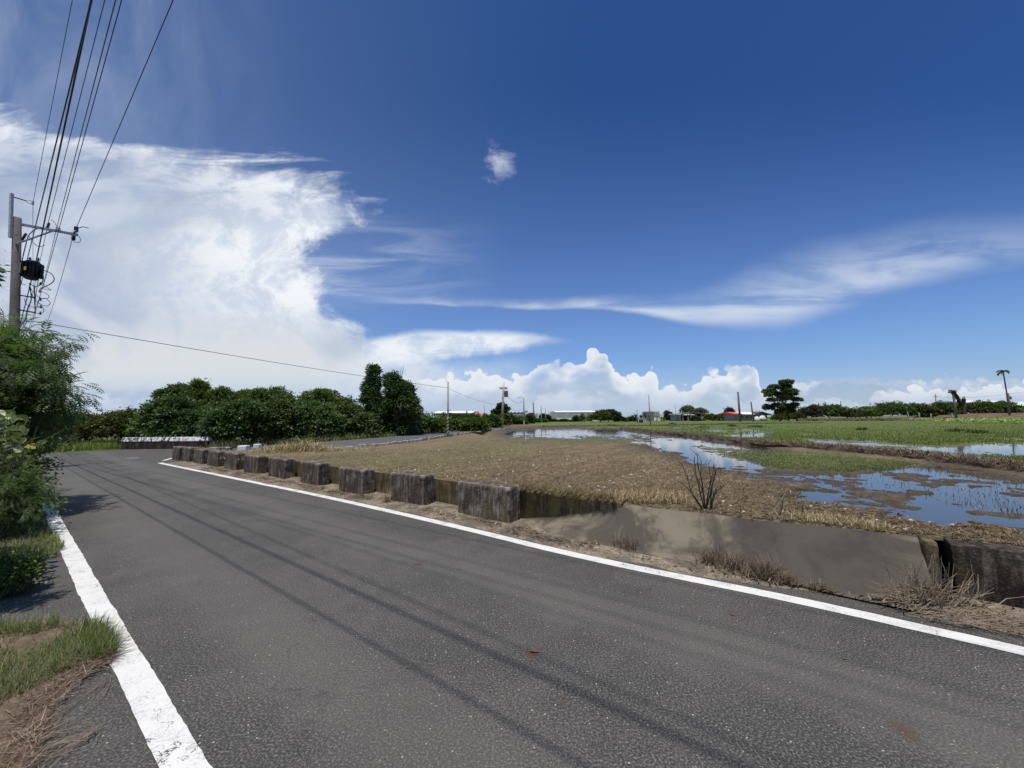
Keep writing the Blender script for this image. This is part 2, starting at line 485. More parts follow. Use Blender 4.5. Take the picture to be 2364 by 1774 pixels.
# sandy dirt with litter
m, q = newmat('sandy_dirt')
pos = q.n('ShaderNodeNewGeometry').outputs['Position']
a = q.noise(pos, 2.2, 6, 0.65, 0.5)
b_ = q.noise(pos, 28.0, 6, 0.75, 0.8)
cc = q.mix(q.mr(a, 0.42, 0.58), (0.30, 0.25, 0.17), (0.15, 0.125, 0.095))
cc = q.mix(q.mr(b_, 0.46, 0.58, 0, 0.8), cc, (0.10, 0.065, 0.045))
cc = q.mix(q.mr(b_, 0.40, 0.30, 0, 0.8), cc, (0.36, 0.31, 0.22))
b = q.n('ShaderNodeBsdfPrincipled', Base_Color=cc, Roughness=0.95, Normal=bump(q, b_, 0.9, 0.02))
finish(q, b.outputs[0])

# field soil / paddies
m, q = newmat('field_soil')
pos = q.n('ShaderNodeNewGeometry').outputs['Position']
gr_ = q.n('ShaderNodeAttribute', {'attribute_name': 'green'}).outputs['Fac']
wet = q.n('ShaderNodeAttribute', {'attribute_name': 'wet'}).outputs['Fac']
rot = q.map(pos, (1, 1, 1), (0, 0, 0), (0, 0, math.radians(-50)))
rows = q.noise(q.map(rot, (0.35, 3.2, 1)), 1.3, 6, 0.65, 0.4)
a = q.noise(pos, 0.6, 5, 0.6)
b_ = q.noise(pos, 14.0, 7, 0.75, 0.5)
f_ = q.noise(pos, 45.0, 4, 0.8)
soil = q.mix(q.mr(rows, 0.38, 0.62), (0.190, 0.146, 0.082), (0.300, 0.235, 0.138))
soil = q.mix(q.mr(a, 0.42, 0.66, 0, 0.5), soil, (0.205, 0.165, 0.085))
soil = q.mix(q.mr(b_, 0.47, 0.58, 0, 0.85), soil, (0.075, 0.050, 0.030))
fur = q.noise(q.map(rot, (1.2, 14.0, 1), (2, 2, 0)), 1.5, 5, 0.7, 0.3)
soil = q.mix(q.mr(fur, 0.52, 0.64, 0, 0.65), soil, (0.085, 0.058, 0.036))
soil = q.mix(q.mr(f_, 0.56, 0.70, 0, 0.55), soil, (0.30, 0.25, 0.15))
soil = q.mix(q.m('MULTIPLY', wet, 0.78), soil, (0.052, 0.040, 0.026))
grass = q.mix(q.mr(a, 0.35, 0.65), (0.095, 0.135, 0.030), (0.150, 0.185, 0.048))
grass = q.mix(q.mr(q.noise(q.map(rot, (0.1, 0.6, 1)), 0.5, 5, .6), 0.48, 0.62, 0, 0.8), grass, (0.15, 0.155, 0.055))
grass = q.mix(q.mr(b_, 0.46, 0.62, 0, 0.75), grass, (0.045, 0.070, 0.018))
cc = q.mix(gr_, soil, grass)
b = q.n('ShaderNodeBsdfPrincipled', Base_Color=cc, Roughness=q.mr(wet, 0, 1, 0.95, 0.55, smooth=False), Specular_IOR_Level=0.2,
        Normal=bump(q, q.m('ADD', b_, q.m('MULTIPLY', f_, 0.5)), 0.9, 0.04))
finish(q, b.outputs[0])

m, q = newmat('water')
pos = q.n('ShaderNodeNewGeometry').outputs['Position']
wv = q.noise(q.map(pos, (3.0, 9.0, 1)), 2.0, 3, 0.5)
b = q.n('ShaderNodeBsdfPrincipled', Base_Color=(0.050, 0.045, 0.033), Roughness=0.04, IOR=1.33, Specular_IOR_Level=0.6,
        Normal=bump(q, wv, 0.05, 0.01))
finish(q, b.outputs[0])

simple('ground_far', (0.085, 0.11, 0.035), (0.13, 0.13, 0.06), 0.05, 0.95)
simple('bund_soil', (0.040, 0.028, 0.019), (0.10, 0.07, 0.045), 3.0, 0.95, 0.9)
simple('galvanised', (0.52, 0.53, 0.54), (0.36, 0.37, 0.38), 9, 0.5, 0.1, 0.4)
simple('pole_concrete', (0.225, 0.20, 0.175), (0.16, 0.145, 0.125), 5, 0.9, 0.3, stretch=(1, 1, 0.3))
simple('far_pole_concrete', (0.36, 0.34, 0.27), (0.25, 0.235, 0.19), 2, 0.9)
simple('dark_far_pole', (0.14, 0.13, 0.115), (0.09, 0.085, 0.075), 2, 0.9)
simple('black_rubber', (0.012, 0.012, 0.014), (0.02, 0.02, 0.02), 9, 0.5)
simple('wire_dark', (0.014, 0.02, 0.035), (0.02, 0.025, 0.03), 9, 0.5)
simple('wire_grey', (0.045, 0.06, 0.085), (0.05, 0.06, 0.08), 9, 0.5)
simple('black_metal', (0.016, 0.017, 0.02), (0.03, 0.03, 0.032), 12, 0.45, 0.1, 0.3)
simple('glazed_dark', (0.02, 0.03, 0.028), (0.035, 0.05, 0.045), 12, 0.2)
simple('porcelain', (0.75, 0.75, 0.73), (0.6, 0.6, 0.6), 12, 0.2)
simple('yellow_paint', (0.60, 0.42, 0.03), (0.4, 0.3, 0.05), 6, 0.6)
simple('black_paint', (0.03, 0.03, 0.03), (0.06, 0.055, 0.05), 6, 0.6)
simple('faded_cream', (0.55, 0.50, 0.36), (0.40, 0.35, 0.25), 8, 0.8)
simple('white_wall', (0.88, 0.87, 0.83), (0.78, 0.76, 0.72), 0.3, 0.8)
simple('cream_wall', (0.84, 0.82, 0.72), (0.76, 0.74, 0.64), 0.2, 0.8)
simple('white_roof', (0.82, 0.83, 0.82), (0.72, 0.73, 0.74), 0.3, 0.6)
simple('grey_wall', (0.25, 0.26, 0.28), (0.20, 0.21, 0.225), 0.5, 0.85)
simple('dark_opening', (0.015, 0.016, 0.02), (0.03, 0.03, 0.035), 1, 0.6)
simple('red_roof', (0.62, 0.10, 0.06), (0.5, 0.08, 0.05), 1, 0.6)
simple('brown_roof', (0.12, 0.075, 0.065), (0.07, 0.05, 0.05), 1, 0.8)
simple('orange_tile', (0.62, 0.24, 0.08), (0.5, 0.2, 0.08), 2, 0.7)
simple('green_roof', (0.50, 0.58, 0.46), (0.60, 0.66, 0.56), 0.3, 0.6)
simple('dark_fence', (0.045, 0.05, 0.055), (0.07, 0.075, 0.08), 1, 0.8)
simple('thatch', (0.17, 0.16, 0.14), (0.09, 0.085, 0.075), 2, 0.95)
simple('bark', (0.10, 0.075, 0.05), (0.05, 0.04, 0.03), 8, 0.9, 0.5)
simple('grey_bark', (0.16, 0.15, 0.13), (0.09, 0.08, 0.07), 8, 0.9, 0.5)
simple('twig_dark', (0.028, 0.020, 0.016), (0.05, 0.038, 0.028), 14, 0.9)
simple('twig_pale', (0.30, 0.24, 0.17), (0.17, 0.13, 0.09), 14, 0.9)
simple('green_stem', (0.16, 0.17, 0.07), (0.09, 0.10, 0.04), 14, 0.8)
simple('white_post', (0.62, 0.62, 0.60), (0.42, 0.42, 0.40), 5, 0.8)
simple('red_spray', (0.55, 0.08, 0.06), (0.6, 0.2, 0.15), 20, 0.8)
simple('pebble', (0.55, 0.53, 0.48), (0.38, 0.36, 0.32), 20, 0.9)
simple('palm_trunk', (0.20, 0.18, 0.15), (0.11, 0.10, 0.08), 4, 0.9)
simple('grey_patch', (0.16, 0.16, 0.158), (0.12, 0.12, 0.118), 3, 0.9)

# peeled white paint over black concrete
m, q = newmat('peeled_white')
pos = q.n('ShaderNodeNewGeometry').outputs['Position']
drip = q.noise(q.map(pos, (6.0, 6.0, 0.7)), 1.5, 6, 0.7)
gn = q.noise(pos, 18.0, 5, 0.7)
f = q.m('ADD', drip, q.m('MULTIPLY', q.m('SUBTRACT', gn, .5), 0.35))
xx = q.n('ShaderNodeSeparateXYZ', Vector=pos).outputs[0]
f = q.m('ADD', f, q.mr(xx, -16.5, -20.0, -0.02, 0.07))
c = q.mix(q.mr(f, 0.54, 0.62), (0.70, 0.71, 0.70), (0.045, 0.04, 0.038))
b = q.n('ShaderNodeBsdfPrincipled', Base_Color=c, Roughness=0.85)
finish(q, b.outputs[0])

foliage_mat('leaf_hedge', (0.022, 0.036, 0.013), (0.115, 0.150, 0.048), (0.14, 0.16, 0.04))
foliage_mat('leaf_broad', (0.020, 0.038, 0.014), (0.110, 0.165, 0.060), (0.13, 0.15, 0.04), rough=0.5, spec=0.3)
foliage_mat('leaf_light', (0.045, 0.075, 0.016), (0.110, 0.155, 0.035), (0.20, 0.19, 0.05))
foliage_mat('leaf_olive', (0.035, 0.042, 0.014), (0.095, 0.095, 0.030), (0.18, 0.13, 0.05))
foliage_mat('leaf_feather', (0.035, 0.058, 0.018), (0.125, 0.170, 0.050), (0.20, 0.20, 0.05), trans=0.40)
foliage_mat('leaf_vine', (0.050, 0.080, 0.018), (0.135, 0.165, 0.048), (0.30, 0.30, 0.06), rough=0.4, trans=0.35, spec=0.5)
foliage_mat('leaf_far', (0.020, 0.034, 0.016), (0.055, 0.080, 0.032))
foliage_mat('leaf_pale_far', (0.10, 0.12, 0.06), (0.20, 0.22, 0.13))
foliage_mat('leaf_purple', (0.035, 0.030, 0.028), (0.085, 0.070, 0.055))
foliage_mat('blade_green', (0.085, 0.110, 0.038), (0.200, 0.220, 0.095), (0.36, 0.31, 0.17), trans=0.35)
foliage_mat('blade_paddy', (0.090, 0.130, 0.028), (0.200, 0.235, 0.070), (0.26, 0.25, 0.08), trans=0.3)
foliage_mat('blade_dry', (0.085, 0.062, 0.036), (0.34, 0.27, 0.165), (0.46, 0.39, 0.26), rough=0.8, trans=0.1, spec=0.15)
foliage_mat('blade_straw', (0.17, 0.125, 0.070), (0.42, 0.33, 0.19), (0.55, 0.45, 0.28), rough=0.8, trans=0.12, spec=0.15)
foliage_mat('blade_brown', (0.060, 0.040, 0.030), (0.27, 0.195, 0.135), (0.40, 0.32, 0.24), rough=0.9, trans=0.05, spec=0.1)
foliage_mat('litter', (0.060, 0.038, 0.026), (0.20, 0.15, 0.09), (0.42, 0.36, 0.25), rough=0.9, trans=0.05, spec=0.1)
foliage_mat('litter_field', (0.060, 0.042, 0.026), (0.27, 0.205, 0.125), (0.42, 0.36, 0.25), rough=0.9, trans=0.05, spec=0.1)
foliage_mat('crop_leaf', (0.10, 0.15, 0.03), (0.30, 0.36, 0.12), (0.50, 0.52, 0.25), trans=0.3)


# ------------------------------------------------------------------ mesh helpers
def tag(o, label=None, cat=None, group=None, kind=None):
    if label:
        o['label'] = label
    if cat:
        o['category'] = cat
    if group:
        o['group'] = group
    if kind:
        o['kind'] = kind
    return o


def empty(name, loc, label, cat, group=None):
    o = bpy.data.objects.new(name, None)
    o.empty_display_size = 0.2
    COL.objects.link(o)
    o.location = loc
    return tag(o, label, cat, group)


def link(name, me, mat, parent=None, mats=None):
    o = bpy.data.objects.new(name, me)
    COL.objects.link(o)
    for mm in (mats or [mat]):
        me.materials.append(MATS[mm])
    if parent is not None:
        o.parent = parent
        o.matrix_parent_inverse = Matrix.Translation(-parent.location) if parent.type == 'EMPTY' and parent.rotation_euler.z == 0 else parent.matrix_basis.inverted()
    return o


class MB:
    def __init__(self):
        self.v, self.f = [], []

    def add(self, vs, fs):
        n = len(self.v)
        self.v += [tuple(x) for x in vs]
        self.f += [tuple(i + n for i in f) for f in fs]
        return self

    def box(self, c, d, rz=0.0, bev=0.0, M=None):
        """box with centre c, full sizes d"""
        x, y, z = (k / 2 for k in d)
        if bev <= 0:
            vs = [(-x, -y, -z), (x, -y, -z), (x, y, -z), (-x, y, -z), (-x, -y, z), (x, -y, z), (x, y, z), (-x, y, z)]
            fs = [(0, 3, 2, 1), (4, 5, 6, 7), (0, 1, 5, 4), (1, 2, 6, 5), (2, 3, 7, 6), (3, 0, 4, 7)]
        else:
            b = bev
            ring = lambda i, zz: [(-x + i, -y, zz), (x - i, -y, zz), (x, -y + i, zz), (x, y - i, zz), (x - i, y, zz), (-x + i, y, zz), (-x, y - i, zz), (-x, -y + i, zz)]
            ring2 = lambda i, zz: [(-x + i, -y + i * .5, zz), (x - i, -y + i * .5, zz), (x - i * .5, -y + i, zz), (x - i * .5, y - i, zz), (x - i, y - i * .5, zz), (-x + i, y - i * .5, zz), (-x + i * .5, y - i, zz), (-x + i * .5, -y + i, zz)]
            vs = ring(b, -z) + ring(b, z - b) + [(-x + b, -y + b, z), (x - b, -y + b, z), (x - b, -y + b, z), (x - b, y - b, z), (x - b, y - b, z), (-x + b, y - b, z), (-x + b, y - b, z), (-x + b, -y + b, z)]
            vs = ring(b, -z) + ring(b, z - b) + ring2(b, z)
            fs = [tuple(range(7, -1, -1)), tuple(range(16, 24))]
            for k in range(2):
                for i in range(8):
                    j = (i + 1) % 8
                    fs.append((k * 8 + i, k * 8 + j, k * 8 + 8 + j, k * 8 + 8 + i))
        if M is None:
            M = Matrix.Translation(Vector(c)) @ Matrix.Rotation(rz, 4, 'Z')
        else:
            M = M @ Matrix.Translation(Vector(c)) @ Matrix.Rotation(rz, 4, 'Z')
        return self.add([M @ Vector(p) for p in vs], fs)

    def bar(self, a, b, w, h=None):
        """square bar from a to b"""
        h = h or w
        a, b = Vector(a), Vector(b)
        d = (b - a)
        L = d.length
        z = d.normalized()
        up = Vector((0, 0, 1)) if abs(z.z) < 0.95 else Vector((0, 1, 0))
        x = z.cross(up).normalized()
        y = x.cross(z).normalized()
        vs = []
        for t in (0, L):
            for sx, sy in ((-1, -1), (1, -1), (1, 1), (-1, 1)):
                vs.append(a + z * t + x * (sx * w / 2) + y * (sy * h / 2))
        return self.add(vs, [(0, 3, 2, 1), (4, 5, 6, 7), (0, 1, 5, 4), (1, 2, 6, 5), (2, 3, 7, 6), (3, 0, 4, 7)])

    def tube(self, pts, r, sides=6, cap=True):
        pts = [Vector(p) for p in pts]
        n = len(pts)
        if not hasattr(r, '__len__'):
            r = [r] * n
        base = len(self.v)
        d0 = (pts[1] - pts[0]).normalized()
        up = Vector((0, 0, 1)) if abs(d0.z) < 0.9 else Vector((1, 0, 0))
        x = d0.cross(up).normalized()
        for i, p in enumerate(pts):
            d = (pts[min(i + 1, n - 1)] - pts[max(i - 1, 0)])
            d = d.normalized() if d.length > 1e-9 else d0
            x = (x - d * x.dot(d))
            x = x.normalized() if x.length > 1e-6 else d.orthogonal().normalized()
            y = d.cross(x)
            for k in range(sides):
                a = 2 * PI * k / sides
                self.v.append(tuple(p + x * (math.cos(a) * r[i]) + y * (math.sin(a) * r[i])))
        for i in range(n - 1):
            for k in range(sides):
                k2 = (k + 1) % sides
                self.f.append((base + i * sides + k, base + i * sides + k2, base + (i + 1) * sides + k2, base + (i + 1) * sides + k))
        if cap:
            self.f.append(tuple(base + k for k in range(sides - 1, -1, -1)))
            self.f.append(tuple(base + (n - 1) * sides + k for k in range(sides)))
        return self

    def lathe(self, prof, a, axis=(0, 0, 1), sides=12):
        a = Vector(a)
        z = Vector(axis).normalized()
        return self.tube([a + z * h for h, r in prof], [max(r, 0.0005) for h, r in prof], sides)

    def prism(self, prof, a, b):
        """closed 2-D profile (across, up) swept from a to b; across = to the right of a->b"""
        a, b = Vector(a), Vector(b)
        d = (b - a)
        d.z = 0
        d.normalize()
        x = Vector((d.y, -d.x, 0))
        n = len(prof)
        vs = [a + x * p + Vector((0, 0, h)) for p, h in prof] + [b + x * p + Vector((0, 0, h)) for p, h in prof]
        fs = [tuple(range(n)), tuple(range(2 * n - 1, n - 1, -1))]
        for i in range(n):
            j = (i + 1) % n
            fs.append((i, i + n, j + n, j))
        return self.add(vs, fs)

    def build(self, name, mat, parent=None, smooth=False, mats=None):
        me = bpy.data.meshes.new(name)
        me.from_pydata(self.v, [], self.f)
        me.validate()
        if smooth:
            me.polygons.foreach_set('use_smooth', [True] * len(me.polygons))
        me.update()
        return link(name, me, mat, parent, mats)


def np_mesh(name, verts, quads, mat, parent=None, attrs=None, smooth=False, mats=None):
    me = bpy.data.meshes.new(name)
    nv, nf = len(verts), len(quads)
    k = quads.shape[1]
    me.vertices.add(nv)
    me.vertices.foreach_set('co', np.ascontiguousarray(verts, dtype=np.float32).ravel())
    me.loops.add(nf * k)
    me.loops.foreach_set('vertex_index', np.ascontiguousarray(quads, dtype=np.int32).ravel())
    me.polygons.add(nf)
    me.polygons.foreach_set('loop_start', np.arange(0, nf * k, k, dtype=np.int32))
    me.polygons.foreach_set('loop_total', np.full(nf, k, dtype=np.int32))
    if smooth:
        me.polygons.foreach_set('use_smooth', np.ones(nf, dtype=bool))
    me.update(calc_edges=True)
    for an, av in (attrs or {}).items():
        a = me.attributes.new(an, 'FLOAT', 'POINT')
        a.data.foreach_set('value', np.ascontiguousarray(av, dtype=np.float32))
    return link(name, me, mat, parent, mats)


# value noise
_L = RS.rand(256, 256)


def vnoise(x, y):
    xi, yi = np.floor(x).astype(int), np.floor(y).astype(int)
    xf, yf = x - xi, y - yi
    xf = xf * xf * (3 - 2 * xf)
    yf = yf * yf * (3 - 2 * yf)
    a = _L[xi & 255, yi & 255]; b = _L[(xi + 1) & 255, yi & 255]
    c = _L[xi & 255, (yi + 1) & 255]; d = _L[(xi + 1) & 255, (yi + 1) & 255]
    return (a * (1 - xf) + b * xf) * (1 - yf) + (c * (1 - xf) + d * xf) * yf


def fbm(x, y, o=5, gain=0.55):
    s, a, t = 0, 1, 0
    for k in range(o):
        s = s + a * vnoise(x * 2 ** k + 17.3 * k, y * 2 ** k + 5.1 * k)
        t += a
        a *= gain
    return s / t


def sst(a, b, x):
    t = np.clip((x - a) / (b - a), 0, 1)
    return t * t * (3 - 2 * t)


# ------------------------------------------------------------------ leaves
def unit(a):
    return a / np.maximum(np.linalg.norm(a, axis=-1, keepdims=True), 1e-9)


def leaf_arrays(base, d, nrm, ln, wd, rnd, fold=0.25):
    """folded diamond leaves. base,d,nrm (N,3); ln,wd,rnd (N,)"""
    d = unit(d)
    side = unit(np.cross(d, nrm))
    up = np.cross(side, d)
    L, W = ln[:, None], wd[:, None]
    v0 = base
    v1 = base + d * L * 0.45 + side * W * 0.5 + up * W * fold
    v2 = base + d * L - up * L * 0.08
    v3 = base + d * L * 0.45 - side * W * 0.5 + up * W * fold
    v = np.stack([v0, v1, v2, v3], 1).reshape(-1, 3)
    return v, np.repeat(rnd, 4)


def quads_for(n):
    return np.arange(n * 4).reshape(n, 4)


def rand_dir(n):
    return unit(RS.normal(size=(n, 3)))


def crown_leaves(lobes, n, leaf, cluster=0.35, per=10, jitter=0.22, inner=0.22, aspect=0.55, droop=0.2, zmin=0.0, size_var=.4, rand_shift=0.0, sprig=0.06):
    """leaf clumps spread through a union of ellipsoids, more at the surface"""
    lob = np.array(lobes, float)
    area = (lob[:, 3] * lob[:, 5] + lob[:, 3] * lob[:, 4] + lob[:, 4] * lob[:, 5])
    nc = max(1, n // per)
    idx = RS.choice(len(lob), nc, p=area / area.sum())
    d = rand_dir(nc)
    d[:, 2] = np.where(d[:, 2] < -0.35, -d[:, 2], d[:, 2])
    rad = 1.0 + RS.normal(size=nc) * jitter * 0.6
    isin = RS.rand(nc) < inner
    rad = np.where(RS.rand(nc) < sprig, rad + .12 + RS.rand(nc) * .22, rad)
    rad = np.where(isin, RS.rand(nc) ** 0.5 * 0.85, rad)
    c = lob[idx, :3] + d * lob[idx, 3:6] * rad[:, None]
    # uneven outline
    nz = fbm(c[:, 0] * 1.3 + 31, c[:, 2] * 1.6 + c[:, 1] * 1.1 + 7, 3)
    c = lob[idx, :3] + (c - lob[idx, :3]) * (0.60 + 0.80 * nz)[:, None]
    tone = 0.35 + 0.65 * fbm(c[:, 0] * 0.8 + 3, c[:, 2] * 0.9 + c[:, 1] * 0.6, 3)
    C = np.repeat(c, per, 0)
    D = np.repeat(d, per, 0)
    T = np.repeat(tone, per)
    m = len(C)
    off = rand_dir(m) * (RS.rand(m) ** 0.5)[:, None] * cluster
    off[:, 2] *= 0.6
    base = C + off
    dirn = unit(off + D * cluster * 0.7 + RS.normal(size=(m, 3)) * cluster * 0.35 + np.array([0, 0, -droop * cluster]))
    nrm = unit(D * 0.5 + np.array([0, 0, 1.0]) + RS.normal(size=(m, 3)) * 0.55)
    ln = leaf * (1 - size_var / 2 + RS.rand(m) * size_var)
    rnd = np.clip(T * 0.75 + RS.rand(m) * 0.35 - 0.05 + rand_shift, 0, 0.92)
    rnd = np.where(RS.rand(m) < 0.012, 1.0, rnd)
    keep = base[:, 2] > zmin
    base, dirn, nrm, ln, rnd = base[keep], dirn[keep], nrm[keep], ln[keep], rnd[keep]
    return leaf_arrays(base, dirn, nrm, ln, ln * aspect, rnd)


def make_tree(name, label, cat, base, lobes, n, leaf, leafmat='leaf_hedge', bark='bark', trunk_r=0.10, group=None, zmin=None, crown_name='crown', limbs=True, **kw):
    base = Vector(base)
    root = empty(name, base, label, cat, group)
    zmin = base.z + 0.02 if zmin is None else zmin
    v, r = crown_leaves(lobes, n, leaf, zmin=zmin, **kw)
    np_mesh(crown_name, v, quads_for(len(v) // 4), leafmat, root, {'rnd': r})
    mb = MB()
    top = max(lobes, key=lambda l: l[2])
    p0 = base - Vector((0, 0, 0.1))
    p2 = Vector(top[:3])
    p1 = p0.lerp(p2, 0.5) + Vector((random.uniform(-.1, .1), random.uniform(-.1, .1), 0))
    mb.tube([p0, p1, p2], [trunk_r, trunk_r * 0.75, trunk_r * 0.35], 7)
    if limbs:
        for l in lobes[:24]:
            c = Vector(l[:3])
            k = p0.lerp(p2, random.uniform(0.15, 0.5))
            mb.tube([k, k.lerp(c, 0.55) + Vector((0, 0, 0.12)), c + Vector((0, 0, l[5] * 0.5))], [trunk_r * 0.5, trunk_r * 0.33, trunk_r * 0.12], 5)
    mb.build('trunk', bark, root, smooth=True)
    return root


def px_lobes(spec, Y, dd=0.9, yoff=0.0, k=0.86):
    """spec: (sx, sy, rx, ry[, dY]) in photograph pixels at distance Y -> world ellipsoids"""
    out = []
    for s in spec:
        dY = (s[4] if len(s) > 4 else 0.0)
        Yc = Y + dY
        c = AT(s[0], s[1], Yc)
        rx, rz = s[2] / FPX * Yc * k, s[3] / FPX * Yc * k
        out.append((c.x, c.y, c.z, rx, min(rx, rz * 1.6) * dd, rz))
    return out


# blades ----------------------------------------------------------
def blade_arrays(base, azim, lean, ht, wd, bend, rnd, segs=3):
    """curved grass blades as strips of quads (last tapered)"""
    n = len(base)
    hd = np.stack([np.cos(azim), np.sin(azim), np.zeros(n)], 1)
    side = np.stack([-np.sin(azim), np.cos(azim), np.zeros(n)], 1)
    V = []
    p = base.copy()
    ang = lean.copy()
    for k in range(segs + 1):
        wk = wd * (1 - (k / segs) ** 1.5 * 0.93)
        V.append(p - side * wk[:, None] / 2)
        V.append(p + side * wk[:, None] / 2)
        step = (ht / segs)[:, None]
        p = p + (hd * np.sin(ang)[:, None] + np.array([0, 0, 1.0]) * np.cos(ang)[:, None]) * step
        ang = ang + bend / segs
    v = np.stack(V, 1).reshape(-1, 3)
    q_ = []
    b0 = np.arange(n) * (2 * (segs + 1))
    for k in range(segs):
        q_.append(np.stack([b0 + 2 * k, b0 + 2 * k + 1, b0 + 2 * k + 3, b0 + 2 * k + 2], 1))
    q_ = np.concatenate(q_, 0)
    return v, q_, np.repeat(rnd, 2 * (segs + 1))


def blades(name, base, ht, wd, mat, label=None, cat=None, parent=None, kind=None, lean=0.5, bend=0.9, segs=3, lean_min=0.05, group=None, azc=None, azs=None):
    n = len(base)
    az = RS.rand(n) * 2 * PI if azc is None else azc + RS.normal(size=n) * azs
    h = ht * (0.5 + RS.rand(n) * 0.8)
    rnd = np.clip(RS.rand(n), 0, 0.92)
    rnd = np.where(RS.rand(n) < 0.13, 1.0, rnd)
    v, f, r = blade_arrays(base, az, lean_min + RS.rand(n) * lean, h, wd * (0.6 + RS.rand(n) * 0.8), RS.rand(n) * bend, rnd, segs)
    v[:, 2] = np.maximum(v[:, 2], np.repeat(base[:, 2], 2 * (segs + 1)) + 0.004 * RS.rand(len(v)))
    o = np_mesh(name, v, f, mat, parent, {'rnd': r})
    if label or kind:
        tag(o, label, cat, group, kind)
    return o


def img_scatter(n, poly, z):
    """points on level z whose picture falls in poly (for even cover over a patch of ground)"""
    P = np.array(poly, float)
    out = []
    tot = 0
    while tot < n:
        k = n * 3
        x = P[:, 0].min() + RS.rand(k) * np.ptp(P[:, 0])
        y = P[:, 1].min() + RS.rand(k) * np.ptp(P[:, 1])
        m_ = inside(P, x, y)
        out.append(np.stack([x[m_], y[m_]], 1))
        tot += m_.sum()
    pts = np.concatenate(out)[:n]
    u0, b, c = ray(pts[:, 0], pts[:, 1])
    t = (z - CAM_H) / c
    return np.stack([u0 * t, b * t, np.full(n, float(z))], 1)


def gnd_scatter(n, poly_px, z):
    """even cover in world metres over the ground patch outlined by photograph points"""
    P = np.array([[G(x, y, z).x, G(x, y, z).y] for x, y in poly_px])
    out, tot = [], 0
    while tot < n:
        k = n * 4
        x = P[:, 0].min() + RS.rand(k) * np.ptp(P[:, 0])
        y = P[:, 1].min() + RS.rand(k) * np.ptp(P[:, 1])
        m_ = inside(P, x, y)
        out.append(np.stack([x[m_], y[m_]], 1))
        tot += m_.sum()
    p = np.concatenate(out)[:n]
    return np.concatenate([p, np.full((n, 1), float(z))], 1)


def inside(P, x, y):
    r = np.zeros(x.shape, bool)
    n = len(P)
    for i in range(n):
        x1, y1 = P[i]
        x2, y2 = P[(i + 1) % n]
        if y1 == y2:
            continue
        c = ((y1 > y) != (y2 > y)) & (x < (x2 - x1) * (y - y1) / (y2 - y1) + x1)
        r ^= c
    return r


def sdist(P, x, y, ky=3.0):
    """signed distance (+ inside) with the y axis stretched by ky"""
    P = np.array(P, float)
    ins = inside(P, x, y)
    d = np.full(x.shape, 1e9)
    n = len(P)
    for i in range(n):
        ax, ay = P[i][0], P[i][1] * ky
        bx, by = P[(i + 1) % n][0], P[(i + 1) % n][1] * ky
        ex, ey = bx - ax, by - ay
        t = np.clip(((x - ax) * ex + (y * ky - ay) * ey) / (ex * ex + ey * ey + 1e-9), 0, 1)
        d = np.minimum(d, np.hypot(x - ax - t * ex, y * ky - ay - t * ey))
    return np.where(ins, d, -d)


# ================================================================== THE SETTING
ZF = 0.44       # field level
ZW = 0.425      # water level


def flat_poly(name, pts, mat, z=None, thick=0.0, **t):
    mb = MB()
    n = len(pts)
    P = [Vector((p[0], p[1], p[2] if z is None else z)) for p in pts]
    mb.add(P, [tuple(range(n))])
    o = mb.build(name, mat)
    me = o.data
    if me.polygons[0].normal.z < 0:
        me.flip_normals()
    tag(o, kind='structure')
    return o


def ribbon(name, left, right, mat, kind='structure', parent=None, wob=0.0):
    mb = MB()
    n = len(left)
    vs = []
    for a, b in zip(left, right):
        vs += [a, b]
    fs = [(2 * i, 2 * i + 1, 2 * i + 3, 2 * i + 2) for i in range(n - 1)]
    mb.add(vs, fs)
    o = mb.build(name, mat, parent)
    if o.data.polygons[0].normal.z < 0:
        o.data.flip_normals()
    tag(o, kind=kind)
    return o


# base ground to the horizon
mb = MB()
ring = [(4000 * math.cos(a), 4000 * math.sin(a), -0.06) for a in [2 * PI * k / 48 for k in range(48)]]
mb.add(ring, [tuple(range(48))])
tag(mb.build('ground', 'ground_far'), kind='structure')

corners = [(1175, 1214), (976, 1172), (835, 1147), (732, 1126), (655, 1109), (592, 1098), (541, 1089), (500, 1081), (464, 1074.5), (434, 1069), (410, 1064)]
_cs = sorted([(G(*c).dot(U), G(*c).dot(Pv)) for c in corners])


def qB(s):
    if s <= _cs[0][0]:
        return _cs[0][1]
    if s >= _cs[-1][0]:
        return _cs[-1][1] - 0.12 * (s - _cs[-1][0])
    return float(np.interp(s, [c[0] for c in _cs], [c[1] for c in _cs]))


def qW(s):
    return qB(s) + 0.37


def qF(s):
    if s >= 2.0:
        return qW(s) + 0.07
    r_ = 5.115 + 0.22 * max(0, (1.2 - s) / 2.0) ** 1.2
    if s >= -0.75:
        return r_
    return 5.13 + 0.035 * min(-s - 0.98, 3.5) + 0.27


SEND = _cs[-1][0] + 0.9
# asphalt of the road and the junction
wall_r = G(478, 1036)
road_pts = [SQ(-14, 4.98), SQ(3.6, 4.98), SQ(10, qB(10) + .3), SQ(14, qB(14) + .3), SQ(18, qB(18) + .3), G(470, 1062), G(560, 1056), G(640, 1040), G(668, 1026), wall_r + Vector((.2, 0.1, 0)), G(279, 1038), G(88, 1049), SQ(34, -2.5), SQ(34, -9), SQ(-14, -9)]
flat_poly('road', road_pts, 'asphalt', 0.0)


def resample(pts, step):
    out = [pts[0]]
    for a, b in zip(pts[:-1], pts[1:]):
        n = max(1, int((b - a).length / step))
        for k in range(1, n + 1):
            out.append(a.lerp(b, k / n))
    return out


